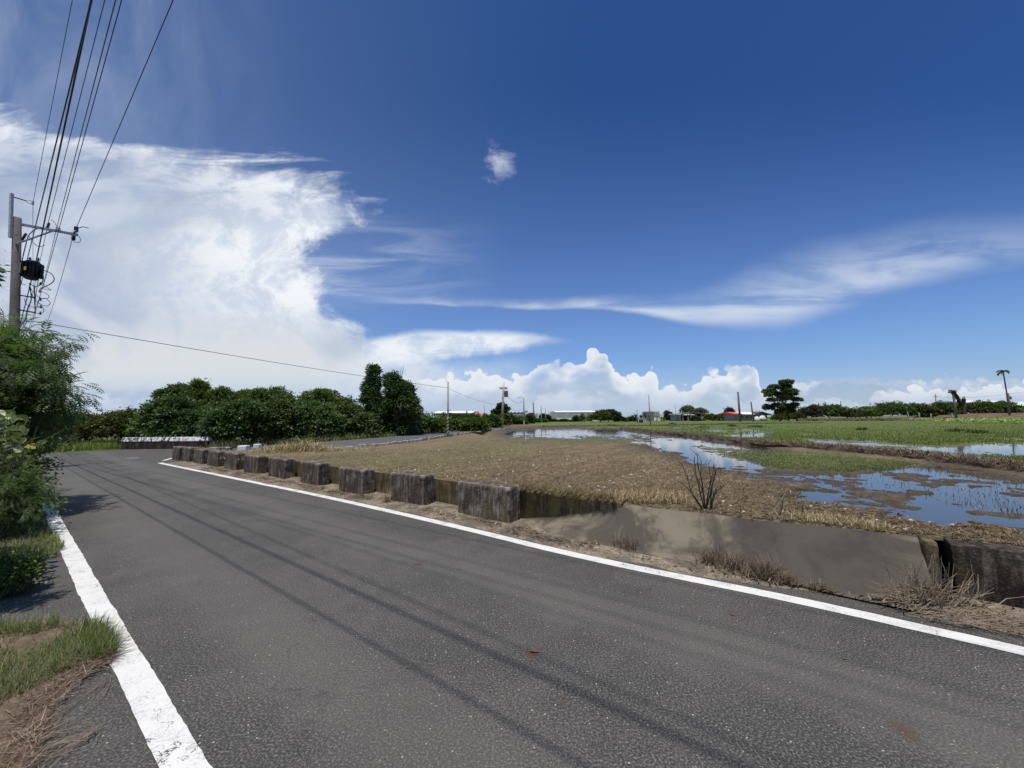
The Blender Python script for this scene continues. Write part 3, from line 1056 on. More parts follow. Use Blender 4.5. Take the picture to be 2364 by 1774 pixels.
def smooth_poly(pts, it=2):
    for _ in range(it):
        q_ = [pts[0]]
        for a, b in zip(pts[:-1], pts[1:]):
            q_ += [a.lerp(b, .25), a.lerp(b, .75)]
        q_.append(pts[-1])
        pts = q_
    return pts


def paint_line(name, cpts, w, z=0.004, ragged=0.006, endw=None):
    pts = resample(smooth_poly(cpts, 2), 0.05)
    L, R = [], []
    for i, p in enumerate(pts):
        d = (pts[min(i + 2, len(pts) - 1)] - pts[max(i - 2, 0)])
        d.z = 0
        d.normalize()
        x = Vector((d.y, -d.x, 0))
        a = (vnoise(np.array([i * 0.35]), np.array([1.5]))[0] - .5) * ragged * 2 + random.uniform(-ragged, ragged) * 0.5
        b = (vnoise(np.array([i * 0.35]), np.array([7.5]))[0] - .5) * ragged * 2 + random.uniform(-ragged, ragged) * 0.5
        a *= .5; b *= .5
        L.append(Vector((p.x, p.y, z)) - x * (w / 2 + a))
        R.append(Vector((p.x, p.y, z)) + x * (w / 2 + b))
    return ribbon(name, L, R, 'road_paint')


rl = [(369, 1069), (380, 1072), (464, 1089), (576, 1112), (716, 1140), (856, 1171), (997, 1203), (1144, 1238), (1261, 1267), (1400, 1298), (1500, 1319), (1836, 1385), (2364, 1505)]
rp = [G(*p) for p in rl]
rp.append(rp[-1] + (rp[-1] - rp[-2]) * 2.5)
paint_line('edge_line', rp, 0.150)
ll = [(102, 1150), (120, 1190), (166, 1281), (208, 1364), (256, 1455), (328, 1588), (424, 1768)]
lp = [G(*p) for p in ll]
lp.append(lp[-1] + (lp[-1] - lp[-2]) * 2.5)
paint_line('edge_line', lp, 0.150, ragged=0.010)
paint_line('edge_line', [G(377, 1064), G(398, 1058), G(430, 1053)], 0.13)

# pale patches on the asphalt
flat_poly('road_patch', [G(282, 1060), G(300, 1056), G(322, 1057), G(318, 1060)], 'grey_patch', 0.004)
flat_poly('road_patch', [SQ(2.2, -0.9), SQ(2.9, -.95), SQ(3.0, -.2), SQ(2.4, 0.05), SQ(1.6, -.1), SQ(1.2, -.6)], 'grey_patch', 0.004)

# dirt strip between right line and blocks / ramp (slightly mounded)


def qline(s):
    best = min(rp, key=lambda p: abs(p.dot(U) - s))
    # interpolate
    ss = sorted([(p.dot(U), p.dot(Pv)) for p in rp])
    for (a, qa), (b, qb) in zip(ss[:-1], ss[1:]):
        if a <= s <= b:
            return qa + (qb - qa) * (s - a) / (b - a)
    return ss[0][1] if s < ss[0][0] else ss[-1][1]


n_s, n_q = 420, 14
V = np.zeros((n_s * n_q, 3))
k = 0
for i in range(n_s):
    s = -9 + (19.2 + 9) * i / (n_s - 1)
    q0 = qline(s) + 0.11 + 0.24 * min(max((1.0 - s) / 1.5, 0), 1) + 0.05 * (fbm(np.array([s * 2.0]), np.array([3.0]), 4)[0] - .5) * 4
    q1 = qW(s) + 0.04
    for j in range(n_q):
        t = j / (n_q - 1)
        qq = q0 + (q1 - q0) * t
        h = 0.002 + 0.035 * math.sin(min(t * 1.4, 1) * PI / 2) * (0.4 + 1.2 * fbm(np.array([s * 3.0]), np.array([qq * 6.0]), 4)[0])
        if j == 0:
            h = 0.001
        V[k] = SQ(s, qq, h)
        k += 1
ii, jj = np.meshgrid(np.arange(n_s - 1), np.arange(n_q - 1), indexing='ij')
a = (ii * n_q + jj).ravel()
Q = np.stack([a, a + n_q, a + n_q + 1, a + 1], 1)
tag(np_mesh('verge', V, Q, 'sandy_dirt', smooth=True), kind='structure')

# side lane behind the field
rE = [(700, 1038, .16), (786, 1030, .30), (905, 1021, .36), (1034, 1003, .42), (1100, 996, .46), (1150, 991, .5), (1163, 989.5, .5)]
lE = [(668, 1026, .16), (795, 1017, .30), (932, 1006, .38), (1060, 994, .45), (1140, 987.5, .5), (1160, 987, .5)]
Rp = [G(610, 1044, 0.006)] + [G(x, y, z) for x, y, z in rE]
Lp = [G(560, 1030, 0.006)] + [G(x, y, z) for x, y, z in lE]
Rp = smooth_poly(Rp, 2); Lp = smooth_poly(Lp, 2)
for q_ in (Rp, Lp):
    for p in q_:
        p.z = max(p.z, 0.006)
NOF = [G(398, 1058), G(440, 1062), G(520, 1060), G(590, 1052)] + [p + Vector((-.05, .12, 0)) for p in Rp] + [Rp[-1] + Vector((-2, 40, 0)), Vector((-60, 120, 0)), Vector((-80, 10, 0))]
# ---- field (soil, paddies) as one sheet, finer near the camera
W_POLYS = [
    [(1178, 996), (1245, 993), (1371, 992.5), (1498, 998), (1600, 1007.5), (1705, 1021), (1778, 1034), (1772, 1044), (1700, 1045), (1640, 1044), (1700, 1055), (1775, 1074), (1742, 1082),
     (1661, 1078), (1600, 1063), (1556, 1046), (1500, 1031), (1462, 1021), (1520, 1024), (1500, 1012), (1407, 1010), (1281, 1008), (1181, 1008)],
    [(1700, 1083), (1753, 1091), (1860, 1094), (1990, 1095), (2045, 1081), (2141, 1077), (2228, 1086), (2364, 1108), (2600, 1140), (2600, 1260), (2364, 1186), (2300, 1180), (2230, 1160), (2130, 1150), (2120, 1137),
     (1990, 1130), (1870, 1128), (1885, 1110), (1760, 1099)],
    [(1812, 1144), (1880, 1128), (1950, 1133), (1960, 1146), (2062, 1167), (2040, 1170), (1930, 1157), (1860, 1152)],
    [(2105, 1140), (2180, 1150), (2190, 1170), (2260, 1188), (2364, 1198), (2700, 1250), (2700, 1290), (2364, 1214), (2290, 1206), (2150, 1199), (2060, 1182), (2115, 1172)],
    [(1845, 1013), (1900, 1015), (2005, 1017), (2089, 1026), (2170, 1030), (2256, 1022), (2364, 1023), (2600, 1030), (2600, 1085), (2364, 1058), (2193, 1050), (2068, 1039), (1984, 1033), (1900, 1030), (1878, 1022)],
    [(1630, 994.5), (1737, 993), (1760, 996), (1700, 997.5), (1640, 997)],
    [(1660, 1006), (1745, 1000), (1782, 998.5), (1779, 1008), (1735, 1010), (1690, 1009)],
    [(1845, 1002), (1888, 1003), (1880, 1006), (1850, 1005)],
    [(2270, 1012), (2364, 1013), (2500, 1016), (2500, 1021), (2364, 1018)],
    [(1560, 987), (1600, 986), (1640, 987), (1600, 989)],
]
I_POLYS = [
    [(1605, 1031), (1690, 1035), (1760, 1045), (1640, 1041)],
    [(2128, 1110), (2210, 1107), (2280, 1120), (2150, 1123)],
    [(2050, 1092), (2110, 1096), (2140, 1106), (2085, 1104)],
    [(2330, 1128), (2420, 1145), (2400, 1152), (2330, 1138)],
    [(1910, 1110), (1975, 1112), (1960, 1120), (1915, 1118)],
    [(1420, 1001), (1500, 1004), (1560, 1013), (1480, 1010)],
]
GREEN = [(1240, 983), (1330, 985), (1437, 991), (1498, 998), (1600, 1007), (1705, 1021), (1775, 1031), (1850, 1031), (2000, 1042), (2130, 1056), (2364, 1084), (2700, 1110), (2700, 940), (1100, 940), (1150, 975)]
DRYG = [(1437, 991), (1240, 983), (1243, 990), (1330, 990)]
azs = np.radians(np.linspace(-41, 63, 760))
axp = math.atan2(Pv.x, Pv.y)
r0 = 5.17 / np.cos(azs - axp)
for _ in range(12):
    s_i = r0 * (np.sin(azs) * U.x + np.cos(azs) * U.y)
    r0 = np.array([qF(x) - 0.01 for x in s_i]) / np.cos(azs - axp)
n1, n2 = 400, 46
T1 = np.linspace(0, 1, n1)
Rr = np.zeros((len(azs), n1 + n2))
for i, rr in enumerate(r0):
    far = max(70.0, rr * 2)
    a = 1 / (1 / rr + (1 / far - 1 / rr) * T1)
    b = far * (900 / far) ** np.linspace(0, 1, n2 + 1)[1:]
    Rr[i] = np.concatenate([a, b])
X = Rr * np.sin(azs)[:, None]
Y = Rr * np.cos(azs)[:, None]


def field_base(X, Y):
    return ZF - 0.24 * sst(12.5, 20, Y) * sst(-1.0, -6.0, X)


def terrain(X, Y):
    """height of the field sheet, plus the fields the colouring needs"""
    R_ = np.hypot(X, Y)
    sx, sy = proj(X, Y, ZF)
    wm = np.full(X.shape, -60.0)
    for Pp in W_POLYS:
        wm = np.maximum(wm, sdist(Pp, sx, sy))
    for Pp in I_POLYS:
        wm = np.minimum(wm, -sdist(Pp, sx, sy) + 2)
    edge_n = (fbm(X * 1.1, Y * 1.1, 5) - 0.5) * 2
    edge_f = (fbm(X * 5.0 + 9, Y * 5.0, 4) - 0.5) * 2
    patch = (fbm(X * 0.9 + 40, Y * 0.9 + 11, 5) - 0.5) * 2
    near_ = sst(1500, 1750, sx)
    mask = sst(-9, 9, wm - 5 * near_ + edge_n * 34 + edge_f * (24 + 26 * near_) + patch * 44 * near_)
    clod = fbm(X * 6.5, Y * 6.5, 4) - 0.5
    clod2 = fbm(X * 22 + 5, Y * 22, 3) - 0.5
    furr = fbm((X * U.x + Y * U.y) * 0.7 + 3, (X * Pv.x + Y * Pv.y) * 5.2, 3) - 0.5
    Z = field_base(X, Y) + 0.012 + clod * 0.040 + clod2 * 0.034 * np.exp(-R_ / 25) + furr * 0.045
    Z = Z + mask * (edge_f * 0.020)
    Z = Z - mask * 0.045 - 0.018 * sst(-60, 0, wm)
    return Z, sx, sy, wm, edge_n


Z, sx, sy, wm, edge_n = terrain(X, Y)
Z[:, 0] = ZF - 0.01
Z[:, 1] = ZF + 0.005
nof = inside(np.array([[p.x, p.y] for p in NOF]), X.ravel(), Y.ravel()).reshape(X.shape)
far_t = sst(60, 140, Rr)
Z = Z * (1 - far_t) + 0.42 * far_t
Z = np.where(nof, -0.3, Z)
green = sst(-6, 8, sdist(GREEN, sx, sy, 3.0) + edge_n * 6)
mb_ = [(1655, 1050), (1800, 1042), (1960, 1052), (2120, 1072), (2060, 1082), (1960, 1088), (1800, 1082), (1720, 1060)]
green = np.maximum(green, 0.62 * sst(-25, 25, sdist(mb_, sx, sy, 3.0) + edge_n * 25))
isl = [(1600, 1029), (1700, 1034), (1760, 1046), (1640, 1042)]
green = np.maximum(green, 0.5 * sst(-8, 12, sdist(isl, sx, sy)))
bk = [(1150, 1010), (1460, 1014), (1470, 1022), (1180, 1020)]
green = np.maximum(green, 0.35 * sst(-20, 12, sdist(bk, sx, sy) + edge_n * 10))
lt = [(690, 1075), (900, 1045), (1150, 1020), (1300, 1030), (1150, 1060), (900, 1090)]
green = np.maximum(green, 0.22 * sst(-60, 40, sdist(lt, sx, sy) + edge_n * 40))
wet = sst(-75, 0, wm + edge_n * 25) * (1 - 0.65 * green)
dryd = [(1180, 983), (1437, 991), (1420, 993), (1180, 993)]
nA, nR = X.shape
V = np.stack([X, Y, Z], 2).reshape(-1, 3)
ii, jj = np.meshgrid(np.arange(nA - 1), np.arange(nR - 1), indexing='ij')
a = (ii * nR + jj).ravel()
Q = np.stack([a, a + nR, a + nR + 1, a + 1], 1)
tag(np_mesh('field', V, Q, 'field_soil', attrs={'green': green.ravel(), 'wet': wet.ravel()}, smooth=True), kind='structure')

# water sheet
wp = [Vector((-3.5, 42, ZW)), Vector((-3.5, 34, ZW)), SQ(1.5, 6.0, ZW), SQ(-9, 6.0, ZW), SQ(-30, 12, ZW), Vector((90, 30, ZW)), Vector((90, 80, ZW)), Vector((0, 80, ZW))]
flat_poly('water', wp, 'water', ZW)

ribbon('side_lane', Lp, Rp, 'lane_asphalt')
# lane bed so it does not float
mb = MB()
for a_, b_ in zip(Rp[:-1], Rp[1:]):
    dn = Vector((0, 0, -0.6))
    mb.add([a_ - Vector((0, 0, .004)), b_ - Vector((0, 0, .004)), b_ + dn, a_ + dn], [(0, 1, 2, 3)])
tag(mb.build('lane_edge', 'pale_concrete'), kind='structure')

# kerb along the field side of the lane: broken pale stones
mb = MB()
kp = resample([p for p in Rp if p.z > .15], 0.42)
for i, p in enumerate(kp):
    if random.random() < 0.08:
        continue
    d = (kp[min(i + 1, len(kp) - 1)] - kp[max(i - 1, 0)])
    h = random.uniform(0.06, 0.13)
    sc = random.uniform(.85, 1.05)
    mb.box((p.x + d.y * 0.0 + .10, p.y - .10, p.z - 0.13 + h / 2 - 0.03), (0.40 * sc, 0.14, h + .10), math.atan2(d.y, d.x) + random.uniform(-.05, .05), 0.02)
tag(mb.build('kerb', 'pale_concrete'), kind='structure')


# earth bank between paddies
def bank(name, pts_px, w, h, mat, z=ZF - .03, seed=0):
    pts = resample([G(x, y, ZF) for x, y in pts_px], 0.35)
    prof = [(-1, 0), (-.8, .55), (-.45, .95), (0, 1), (.45, .95), (.8, .55), (1, 0)]
    V = []
    for i, p in enumerate(pts):
        d = (pts[min(i + 1, len(pts) - 1)] - pts[max(i - 1, 0)])
        d.z = 0
        d.normalize()
        x = Vector((d.y, -d.x, 0))
        for a_, b_ in prof:
            j = 0.75 + random.random() * 0.5
            V.append(p + x * (a_ * w / 2 * j) + Vector((0, 0, z - ZF + b_ * h * (0.7 + random.random() * .5))))
    n, m_ = len(pts), len(prof)
    F = [(i * m_ + j, i * m_ + j + 1, (i + 1) * m_ + j + 1, (i + 1) * m_ + j) for i in range(n - 1) for j in range(m_ - 1)]
    o = MB().add(V, F).build(name, mat, smooth=False)
    tag(o, kind='structure')
    return pts


b1 = bank('earth_bank', [(1437, 991), (1498, 998), (1600, 1007.5), (1705, 1021), (1775, 1031)], 0.55, 0.22, 'bund_soil')
b2 = bank('earth_bank', [(1745, 1027), (1775, 1031), (1850, 1034), (1900, 1037), (2000, 1046), (2130, 1060), (2250, 1075), (2364, 1088), (2560, 1112)], 0.6, 0.20, 'bund_soil')
b3 = bank('earth_bank', [(1150, 992), (1243, 989), (1330, 988), (1437, 991)], 0.5, 0.07, 'bund_soil')
b4 = bank('earth_bank', [(1243, 985.5), (1407, 984.5), (1500, 984), (1633, 981), (1735, 979), (1900, 977)], 0.6, 0.13, 'bund_soil')

# ================================================================== CONCRETE THINGS AT THE ROAD
# low posts (blocks) along the road
lens_ = [1.10, 0.92, 0.92, .92, .92, .92, .92, .92, .92, .90, .90]
blabels = ['largest dark concrete block, chipped at its corner, beside the concrete ramp',
           'second concrete block back from the ramp, with a grass tuft at its far end',
           'third concrete block from the ramp in the roadside row',
           'fourth stained concrete block from the ramp in the row',
           'fifth stained concrete block from the ramp in the row',
           'sixth concrete block from the ramp, middle of the roadside row',
           'fifth concrete block from the far end of the roadside row',
           'fourth concrete block from the far end of the roadside row',
           'third concrete block from the far end of the roadside row',
           'second concrete block from the far end of the roadside row',
           'farthest concrete block of the roadside row, at the junction corner']


def rough_block(name, L, Wd, H, mat, parent=None, seed=0, chips=()):
    """cast block with worn rounded edges, subdivided and roughened"""
    nx, ny, nz = max(6, int(L / .05)), 7, 12
    r = np.random.RandomState(seed)
    pts = {}
    V, F = [], []

    def vid(i, j, k_):
        key = (i, j, k_)
        if key not in pts:
            x, y, z = i / nx * L, j / ny * Wd, k_ / nz * H
            # round the edges
            rr = 0.028
            cx = min(max(x, rr), L - rr); cy = min(max(y, rr), Wd - rr); cz = min(z, H - rr)
            dv = Vector((x - cx, y - cy, max(z - cz, 0)))
            if dv.length > rr * .99 and (i in (0, nx)) + (j in (0, ny)) + (k_ == nz) > 1:
                dv = dv.normalized() * rr
                x, y, z = cx + dv.x, cy + dv.y, cz + dv.z
            a = (fbm(np.array([x * 9 + seed * 3 + z * 7]), np.array([y * 9 + z * 5]), 3)[0] - .5) * 0.022
            c = Vector((x - L / 2, y - Wd / 2, z - H / 2))
            c = c.normalized() * a
            for (cx_, cy_, cz_, cr) in chips:
                dd = (Vector((x, y, z)) - Vector((cx_, cy_, cz_))).length
                if dd < cr:
                    c = c + (Vector((L / 2, Wd / 2, H / 2)) - Vector((x, y, z))).normalized() * (cr - dd) * 0.6
            pts[key] = len(V)
            V.append((x + c.x, y + c.y, z + c.z))
        return pts[key]
    for i in range(nx):
        for k_ in range(nz):
            F.append((vid(i, 0, k_), vid(i + 1, 0, k_), vid(i + 1, 0, k_ + 1), vid(i, 0, k_ + 1)))
            F.append((vid(i + 1, ny, k_), vid(i, ny, k_), vid(i, ny, k_ + 1), vid(i + 1, ny, k_ + 1)))
        for j in range(ny):
            F.append((vid(i, j, nz), vid(i + 1, j, nz), vid(i + 1, j + 1, nz), vid(i, j + 1, nz)))
    for j in range(ny):
        for k_ in range(nz):
            F.append((vid(0, j + 1, k_), vid(0, j, k_), vid(0, j, k_ + 1), vid(0, j + 1, k_ + 1)))
            F.append((vid(nx, j, k_), vid(nx, j + 1, k_), vid(nx, j + 1, k_ + 1), vid(nx, j, k_ + 1)))
    me = bpy.data.meshes.new(name)
    me.from_pydata(V, [], F)
    me.update()
    return link(name, me, mat, parent)


C3 = [G(x, y) for x, y in corners]
for i, (c, L) in enumerate(zip(C3, lens_)):
    nxt = C3[i + 1] if i + 1 < len(C3) else C3[i] + (C3[i] - C3[i - 1])
    d = (nxt - c)
    d.z = 0
    L = min(L, d.length * 0.62) if i else L
    ang = math.atan2(-d.y, -d.x)        # local +x points towards the camera end (right)
    H = 0.535 + 0.012 * math.sin(i * 2.3)
    o = rough_block('concrete_block', L, 0.30, H + 0.05, 'algae_concrete', seed=i + 1, chips=((L, 0, .47, .06), (L, 0, .18, .05)) if i == 0 else ((L, 0, .5, .04),))
    xd = Vector((math.cos(ang), math.sin(ang), 0))
    o.location = c - xd * L - Vector((0, 0, 0.03))
    o.rotation_euler = (random.uniform(-.01, .01), random.uniform(-.008, .008), ang)
    tag(o, blabels[i], 'concrete block', 'concrete blocks along the road edge')

# retaining wall of the field behind the blocks
ws = list(np.arange(2.0, SEND, 0.35))

mb = MB()
pts = [SQ(s, qW(s)) for s in ws]
V = []
for p in pts:
    for (o_, h) in ((0, -0.25), (0, .2), (0.004, ZF + 0.01), (.03, ZF + 0.028), (.15, ZF + 0.03), (.15, -.25)):
        V.append(p + Pv * (o_ + random.uniform(-.006, .006)) + Vector((0, 0, h)))
F = [(i * 6 + j, (i + 1) * 6 + j, (i + 1) * 6 + j + 1, i * 6 + j + 1) for i in range(len(pts) - 1) for j in range(5)]
o = mb.add(V, F).build('retaining_wall', 'wall_concrete')
tag(o, 'low mossy olive retaining wall holding the field behind the row of concrete blocks', 'wall')

# ramp from the road up to the field
na, nb = 90, 16
V = np.zeros((na * nb, 3))
k = 0
for i in range(na):
    s = -0.80 + (3.62 + 0.80) * i / (na - 1)
    zt = 0.452 if s < 1.9 else 0.452 - (0.452 - 0.02) * (s - 1.9) / (3.62 - 1.9)
    q1 = 5.115 + 0.22 * max(0, (1.2 - s) / 2.0) ** 1.2
    q0 = 4.60 + 0.02 * math.sin(s * 2) + 0.25 * max(0, (s - 2.6)) ** 1.2
    for j in range(nb):
        t = j / (nb - 1)
        z = zt * (t ** 1.15) + 0.022 * (1 - t)
        V[k] = SQ(s, q0 + (q1 - q0) * t, z + 0.006 * math.sin(s * 5 + t * 3))
        k += 1
ii, jj = np.meshgrid(np.arange(na - 1), np.arange(nb - 1), indexing='ij')
a = (ii * nb + jj).ravel()
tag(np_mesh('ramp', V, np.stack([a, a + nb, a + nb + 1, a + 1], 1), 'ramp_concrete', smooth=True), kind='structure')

# black wall on the right and its end post
mb = MB()
V = []
WSn = 30
for i in range(WSn + 1):
    s = -0.98 - i * (6.5 / WSn)
    qf = 5.13 + 0.035 * min(-s - 0.98, 3.5)
    j = lambda: random.uniform(-.008, .008)
    for (o_, h) in ((-.01, -0.1), (0, .10), (0.0, .25), (0.01, .40), (.035, .452), (.16, .462), (.29, .452), (.31, .3), (.31, -.1)):
        V.append(SQ(s, qf + o_ + j(), h + j()))
F = [(i * 9 + j, (i + 1) * 9 + j, (i + 1) * 9 + j + 1, i * 9 + j + 1) for i in range(WSn) for j in range(8)]
F.append(tuple(range(9)))
o = mb.add(V, F).build('low_wall', 'black_concrete')
tag(o, 'long blackened low concrete wall right of the ramp, dead twigs at its end', 'wall')
o = rough_block('end_post', 0.10, 0.26, 0.50, 'wall_concrete', seed=40)
o.location = SQ(-0.80, 5.12, -0.03)
o.rotation_euler = (0, 0, math.atan2(-U.y, -U.x))
tag(o, 'narrow olive stained concrete end post between ramp and black wall', 'concrete post')

# parapet on the far side of the junction
A_, B_ = G(279, 1038), G(478, 1036)
root = empty('bridge_parapet', A_, 'long low parapet with dripping white band across the junction', 'parapet')
MB().prism([(0, 0), (0, .43), (-.30, .43), (-.30, 0)], A_, B_).build('base_wall', 'black_concrete', root)
MB().prism([(.012, .43), (.012, .46), (-.05, .655), (-.24, .665), (-.30, .43)], A_ - Vector((.03, 0, 0)), B_ + Vector((.03, 0, 0))).build('coping', 'peeled_white', root)
for txt, tx, sz in (('S62', 418, 0.17), ('7', 442, 0.15)):
    cu = bpy.data.curves.new('writing', 'FONT')
    cu.body = txt
    cu.size = sz
    cu.extrude = 0.001
    tmp = bpy.data.objects.new('tmp', cu)
    COL.objects.link(tmp)
    dg = bpy.context.evaluated_depsgraph_get()
    me = bpy.data.meshes.new_from_object(tmp.evaluated_get(dg))
    bpy.data.objects.remove(tmp)
    me.materials.clear()
    d = (B_ - A_).normalized()
    sl = Vector((-.062, .195, 0))
    upv = (Vector((0, 0, sl.y)) + Vector((-d.y, d.x, 0)) * .062).normalized()
    nrm = d.cross(upv)
    pos = A_.lerp(B_, (tx - 279) / 199.0) + Vector((0, 0, .475)) + Vector((d.y, -d.x, 0)) * 0.008 + nrm * 0.006
    M = Matrix((d, upv, nrm)).transposed().to_4x4()
    M.translation = pos
    me.transform(M)
    link('sprayed_number', me, 'red_spray', root)

# loose blocks at the junction corner
o = rough_block('concrete_block', 0.88, 0.34, 0.38, 'mottled_block', seed=51)
p = G(479, 1053)
o.location = p
o.rotation_euler = (0, 0, 0.03)
tag(o, 'black and white mottled concrete block standing behind the far end of the block row', 'concrete block')
o = rough_block('concrete_block', 0.42, 0.36, 0.36, 'white_block', seed=52)
o.location = G(546, 1047)
o.rotation_euler = (0, 0, 0.1)
tag(o, 'bright white painted concrete block beside the straw heap', 'concrete block')
o = rough_block('concrete_block', 0.30, 0.3, 0.20, 'white_block', seed=53)
o.location = G(575, 1040) + Vector((0, .3, .1))
tag(o, 'small white block half buried behind the straw heap', 'concrete block')
o = rough_block('concrete_block', 0.50, 0.30, 0.26, 'black_concrete', seed=54)
o.location = G(437, 1047)
o.rotation_euler = (0.0, -0.25, 0.3)
tag(o, 'dark tilted concrete lump toppled behind the farthest blocks', 'concrete block')
o = rough_block('concrete_block', 0.55, 0.22, 0.13, 'black_concrete', seed=55)
o.location = G(415, 1048)
o.rotation_euler = (0, 0.06, 0.2)
tag(o, 'flat dark slab of broken concrete lying left of the toppled lump', 'concrete slab')
for i, (x, y, L, H, zz, lb) in enumerate([(480, 1036, .75, .26, 0.0, 'low dark concrete kerb block right of the white banded parapet'),
                                      (527, 1035, .50, .32, 0.0, 'dark concrete kerb block under the bright grass by the junction'),
                                      (663, 1026, .60, .26, .08, 'dark mossy kerb block at the start of the side lane hedge'),
                                      (706, 1022, .70, .24, .12, 'longer dark kerb block among reddish weeds of the lane'),
                                      (790, 1016.5, .60, .20, .22, 'small dark kerb block farther along the lane hedge')]):
    o = rough_block('kerb_block', L, 0.3, H, 'black_concrete', seed=60 + i)
    o.location = G(x, y, zz)
    o.rotation_euler = (0, 0, 0.25 if i > 1 else 0.0)
    tag(o, lb, 'kerb block')

# ================================================================== UTILITY POLE AND WIRES
YP = 12.4
ptop = AT(40.0, 503, YP)
plow = AT(32.5, 781, YP)
pd_ = (plow - ptop)
pbase = ptop + pd_ * (ptop.z / -pd_.z)
PB = Vector((pbase.x, pbase.y, 0))
pole = empty('utility_pole', PB, 'tall round concrete utility pole with transformer rising from the left bushes', 'utility pole')


def onpole(z):
    return pbase + (ptop - pbase) * (z / ptop.z)


MB().tube([pbase - Vector((0, 0, .2)), onpole(3), onpole(6), ptop - Vector((0, 0, .02)), ptop], [0.135, 0.122, 0.110, 0.098, 0.090], 18).build('shaft', 'pole_concrete', pole, smooth=True)
# sunk marks with pins up the front
front = Vector((0.75, -0.66, 0)).normalized()
left = Vector((-front.y * -1, front.x * -1, 0))
left = Vector((-.75, -.66, 0)).normalized()
mb = MB()
z = 2.6
while z < 7.9:
    r = 0.135 - z * 0.0050
    c = onpole(z) + front * (r - .006)
    mb.box(c, (0.045, 0.02, 0.018), math.atan2(front.x, -front.y))
    mb.box(c - Vector((0, 0, .03)), (0.014, 0.02, 0.04), math.atan2(front.x, -front.y))
    mb.build('pin_hole', 'black_paint', pole)
    mb = MB()
    z += 0.305
z = 3.0
while z < 7.2:
    c = onpole(z)
    MB().tube([c - left * 0.0, c + left * 0.24, c + left * 0.24 + Vector((0, 0, .03))], 0.009, 6).build('step_bolt', 'galvanised', pole)
    z += 0.42

ARMZ = AT(30, 513, YP).z
arm_a = onpole(ARMZ) - Pv * 0.20
arm_b = AT(180, 543, 13.65)
arm_a = AT(24, 514, YP - .10)
mb = MB()
mb.bar(arm_a, arm_b, 0.075)
arm = mb.build('crossarm', 'galvanised', pole)
ad = (arm_b - arm_a).normalized()
brace_b = arm_a + ad * (arm_b - arm_a).length * 0.60 - Vector((0, 0, .03))
br0 = onpole(AT(36, 566, YP).z) + front * .12
MB().bar(br0, brace_b, 0.05, 0.05).build('brace', 'galvanised', pole)
ma, mbb = AT(23.5, 549, YP - .15), AT(27, 447, YP - .15)
MB().bar(ma, mbb, 0.07, 0.07).build('mast_bar', 'galvanised', pole)
ga, gb = AT(30, 455, YP - .1), AT(60, 464, YP + .25)
MB().tube([ga, gb], 0.018, 6).build('ground_wire_arm', 'black_metal', pole)
gc = AT(76, 469, YP + .42)
mb = MB()
mb.tube([gb, gb.lerp(gc, .3) + Vector((0, 0, .05)), gc + Vector((0, 0, .05))], .010, 6)
mb.tube([gb, gb.lerp(gc, .3) - Vector((0, 0, .05)), gc - Vector((0, 0, .05))], .010, 6)
mb.tube([gc - Vector((0, 0, .07)), gc + Vector((0, 0, .07))], .03, 8)
mb.build('clevis', 'galvanised', pole)
for zt in (ARMZ - .12, ARMZ - .02, br0.z - .03, 5.9, 5.25, 4.2):
    c = onpole(zt)
    MB().lathe([(0, .128 - zt * .0045), (.05, .128 - zt * .0045)], c, (0, 0, 1), 18).build('band', 'galvanised', pole)


def insulator(name, a, axis, n, r, step, mat, parent, core=0.02):
    prof = [(0, core)]
    for k in range(n):
        h = k * step
        prof += [(h + .002, core), (h + step * .25, r), (h + step * .45, r * .92), (h + step * .55, core)]
    prof.append((n * step + .02, core))
    return MB().lathe(prof, a, axis, 14).build(name, mat, parent, smooth=False)


def armpt(t, dz=0.04):
    return arm_a.lerp(arm_b, t) + Vector((0, 0, dz))


insulator('arrester', AT(108, 530, 13.1), (0.25, 0, 1), 6, .05, .038, 'glazed_dark', pole, .03)
insulator('arrester', AT(50, 556, YP + .1), (0.35, .1, 1), 7, .05, .038, 'glazed_dark', pole, .03)
insulator('pin_insulator', armpt(0.68), (0, 0, 1), 2, .075, .055, 'porcelain', pole, .028)
insulator('strain_insulator', AT(168, 540, 13.55), (0.55, .1, .5), 4, .055, .05, 'glazed_dark', pole, .022)
insulator('strain_insulator', AT(170, 545, 13.6), (-0.6, .5, -.55), 4, .06, .05, 'glazed_dark', pole, .022)
# fuse cutout
mb = MB()
mb.box(AT(176, 528, 13.6), (.10, .06, .14), .4)
mb.tube([AT(176, 528, 13.6), AT(192, 524, 13.7), AT(204, 527, 13.75)], .014, 6)
mb.build('fuse_cutout', 'black_metal', pole)

# transformer
TC = AT(74, 625, YP + .25)
tr = MB()
TR, THh = 0.165, 0.62
tr.lathe([(0, TR * .8), (.02, TR), (THh - .04, TR), (THh, TR * .93), (THh + .03, TR * .5)], TC - Vector((0, 0, THh / 2)), (0, 0, 1), 20)
tr.lathe([(0, TR * 1.1), (.035, TR * 1.1)], TC + Vector((0, 0, THh / 2 - .06)), (0, 0, 1), 20)
body = tr.build('transformer', 'black_metal', pole, smooth=False)
mb = MB()
for k in range(11):
    a = -2.7 + k * 0.36
    c = TC + Vector((math.cos(a), math.sin(a), 0)) * (TR + .045)
    mb.box(c, (.09, .014, THh * .78), a)
mb.build('cooling_fin', 'black_metal', body)
mb = MB()
a = -1.25
c = TC + Vector((math.cos(a), math.sin(a), 0)) * (TR + .10) - Vector((0, 0, .02))
mb.box(c, (.016, .06, .12), a)
mb.build('warning_label', 'yellow_paint', body)
mb = MB()
a = -2.05
c = TC + Vector((math.cos(a), math.sin(a), 0)) * (TR + .10)
mb.box(c, (.016, .11, .36), a)
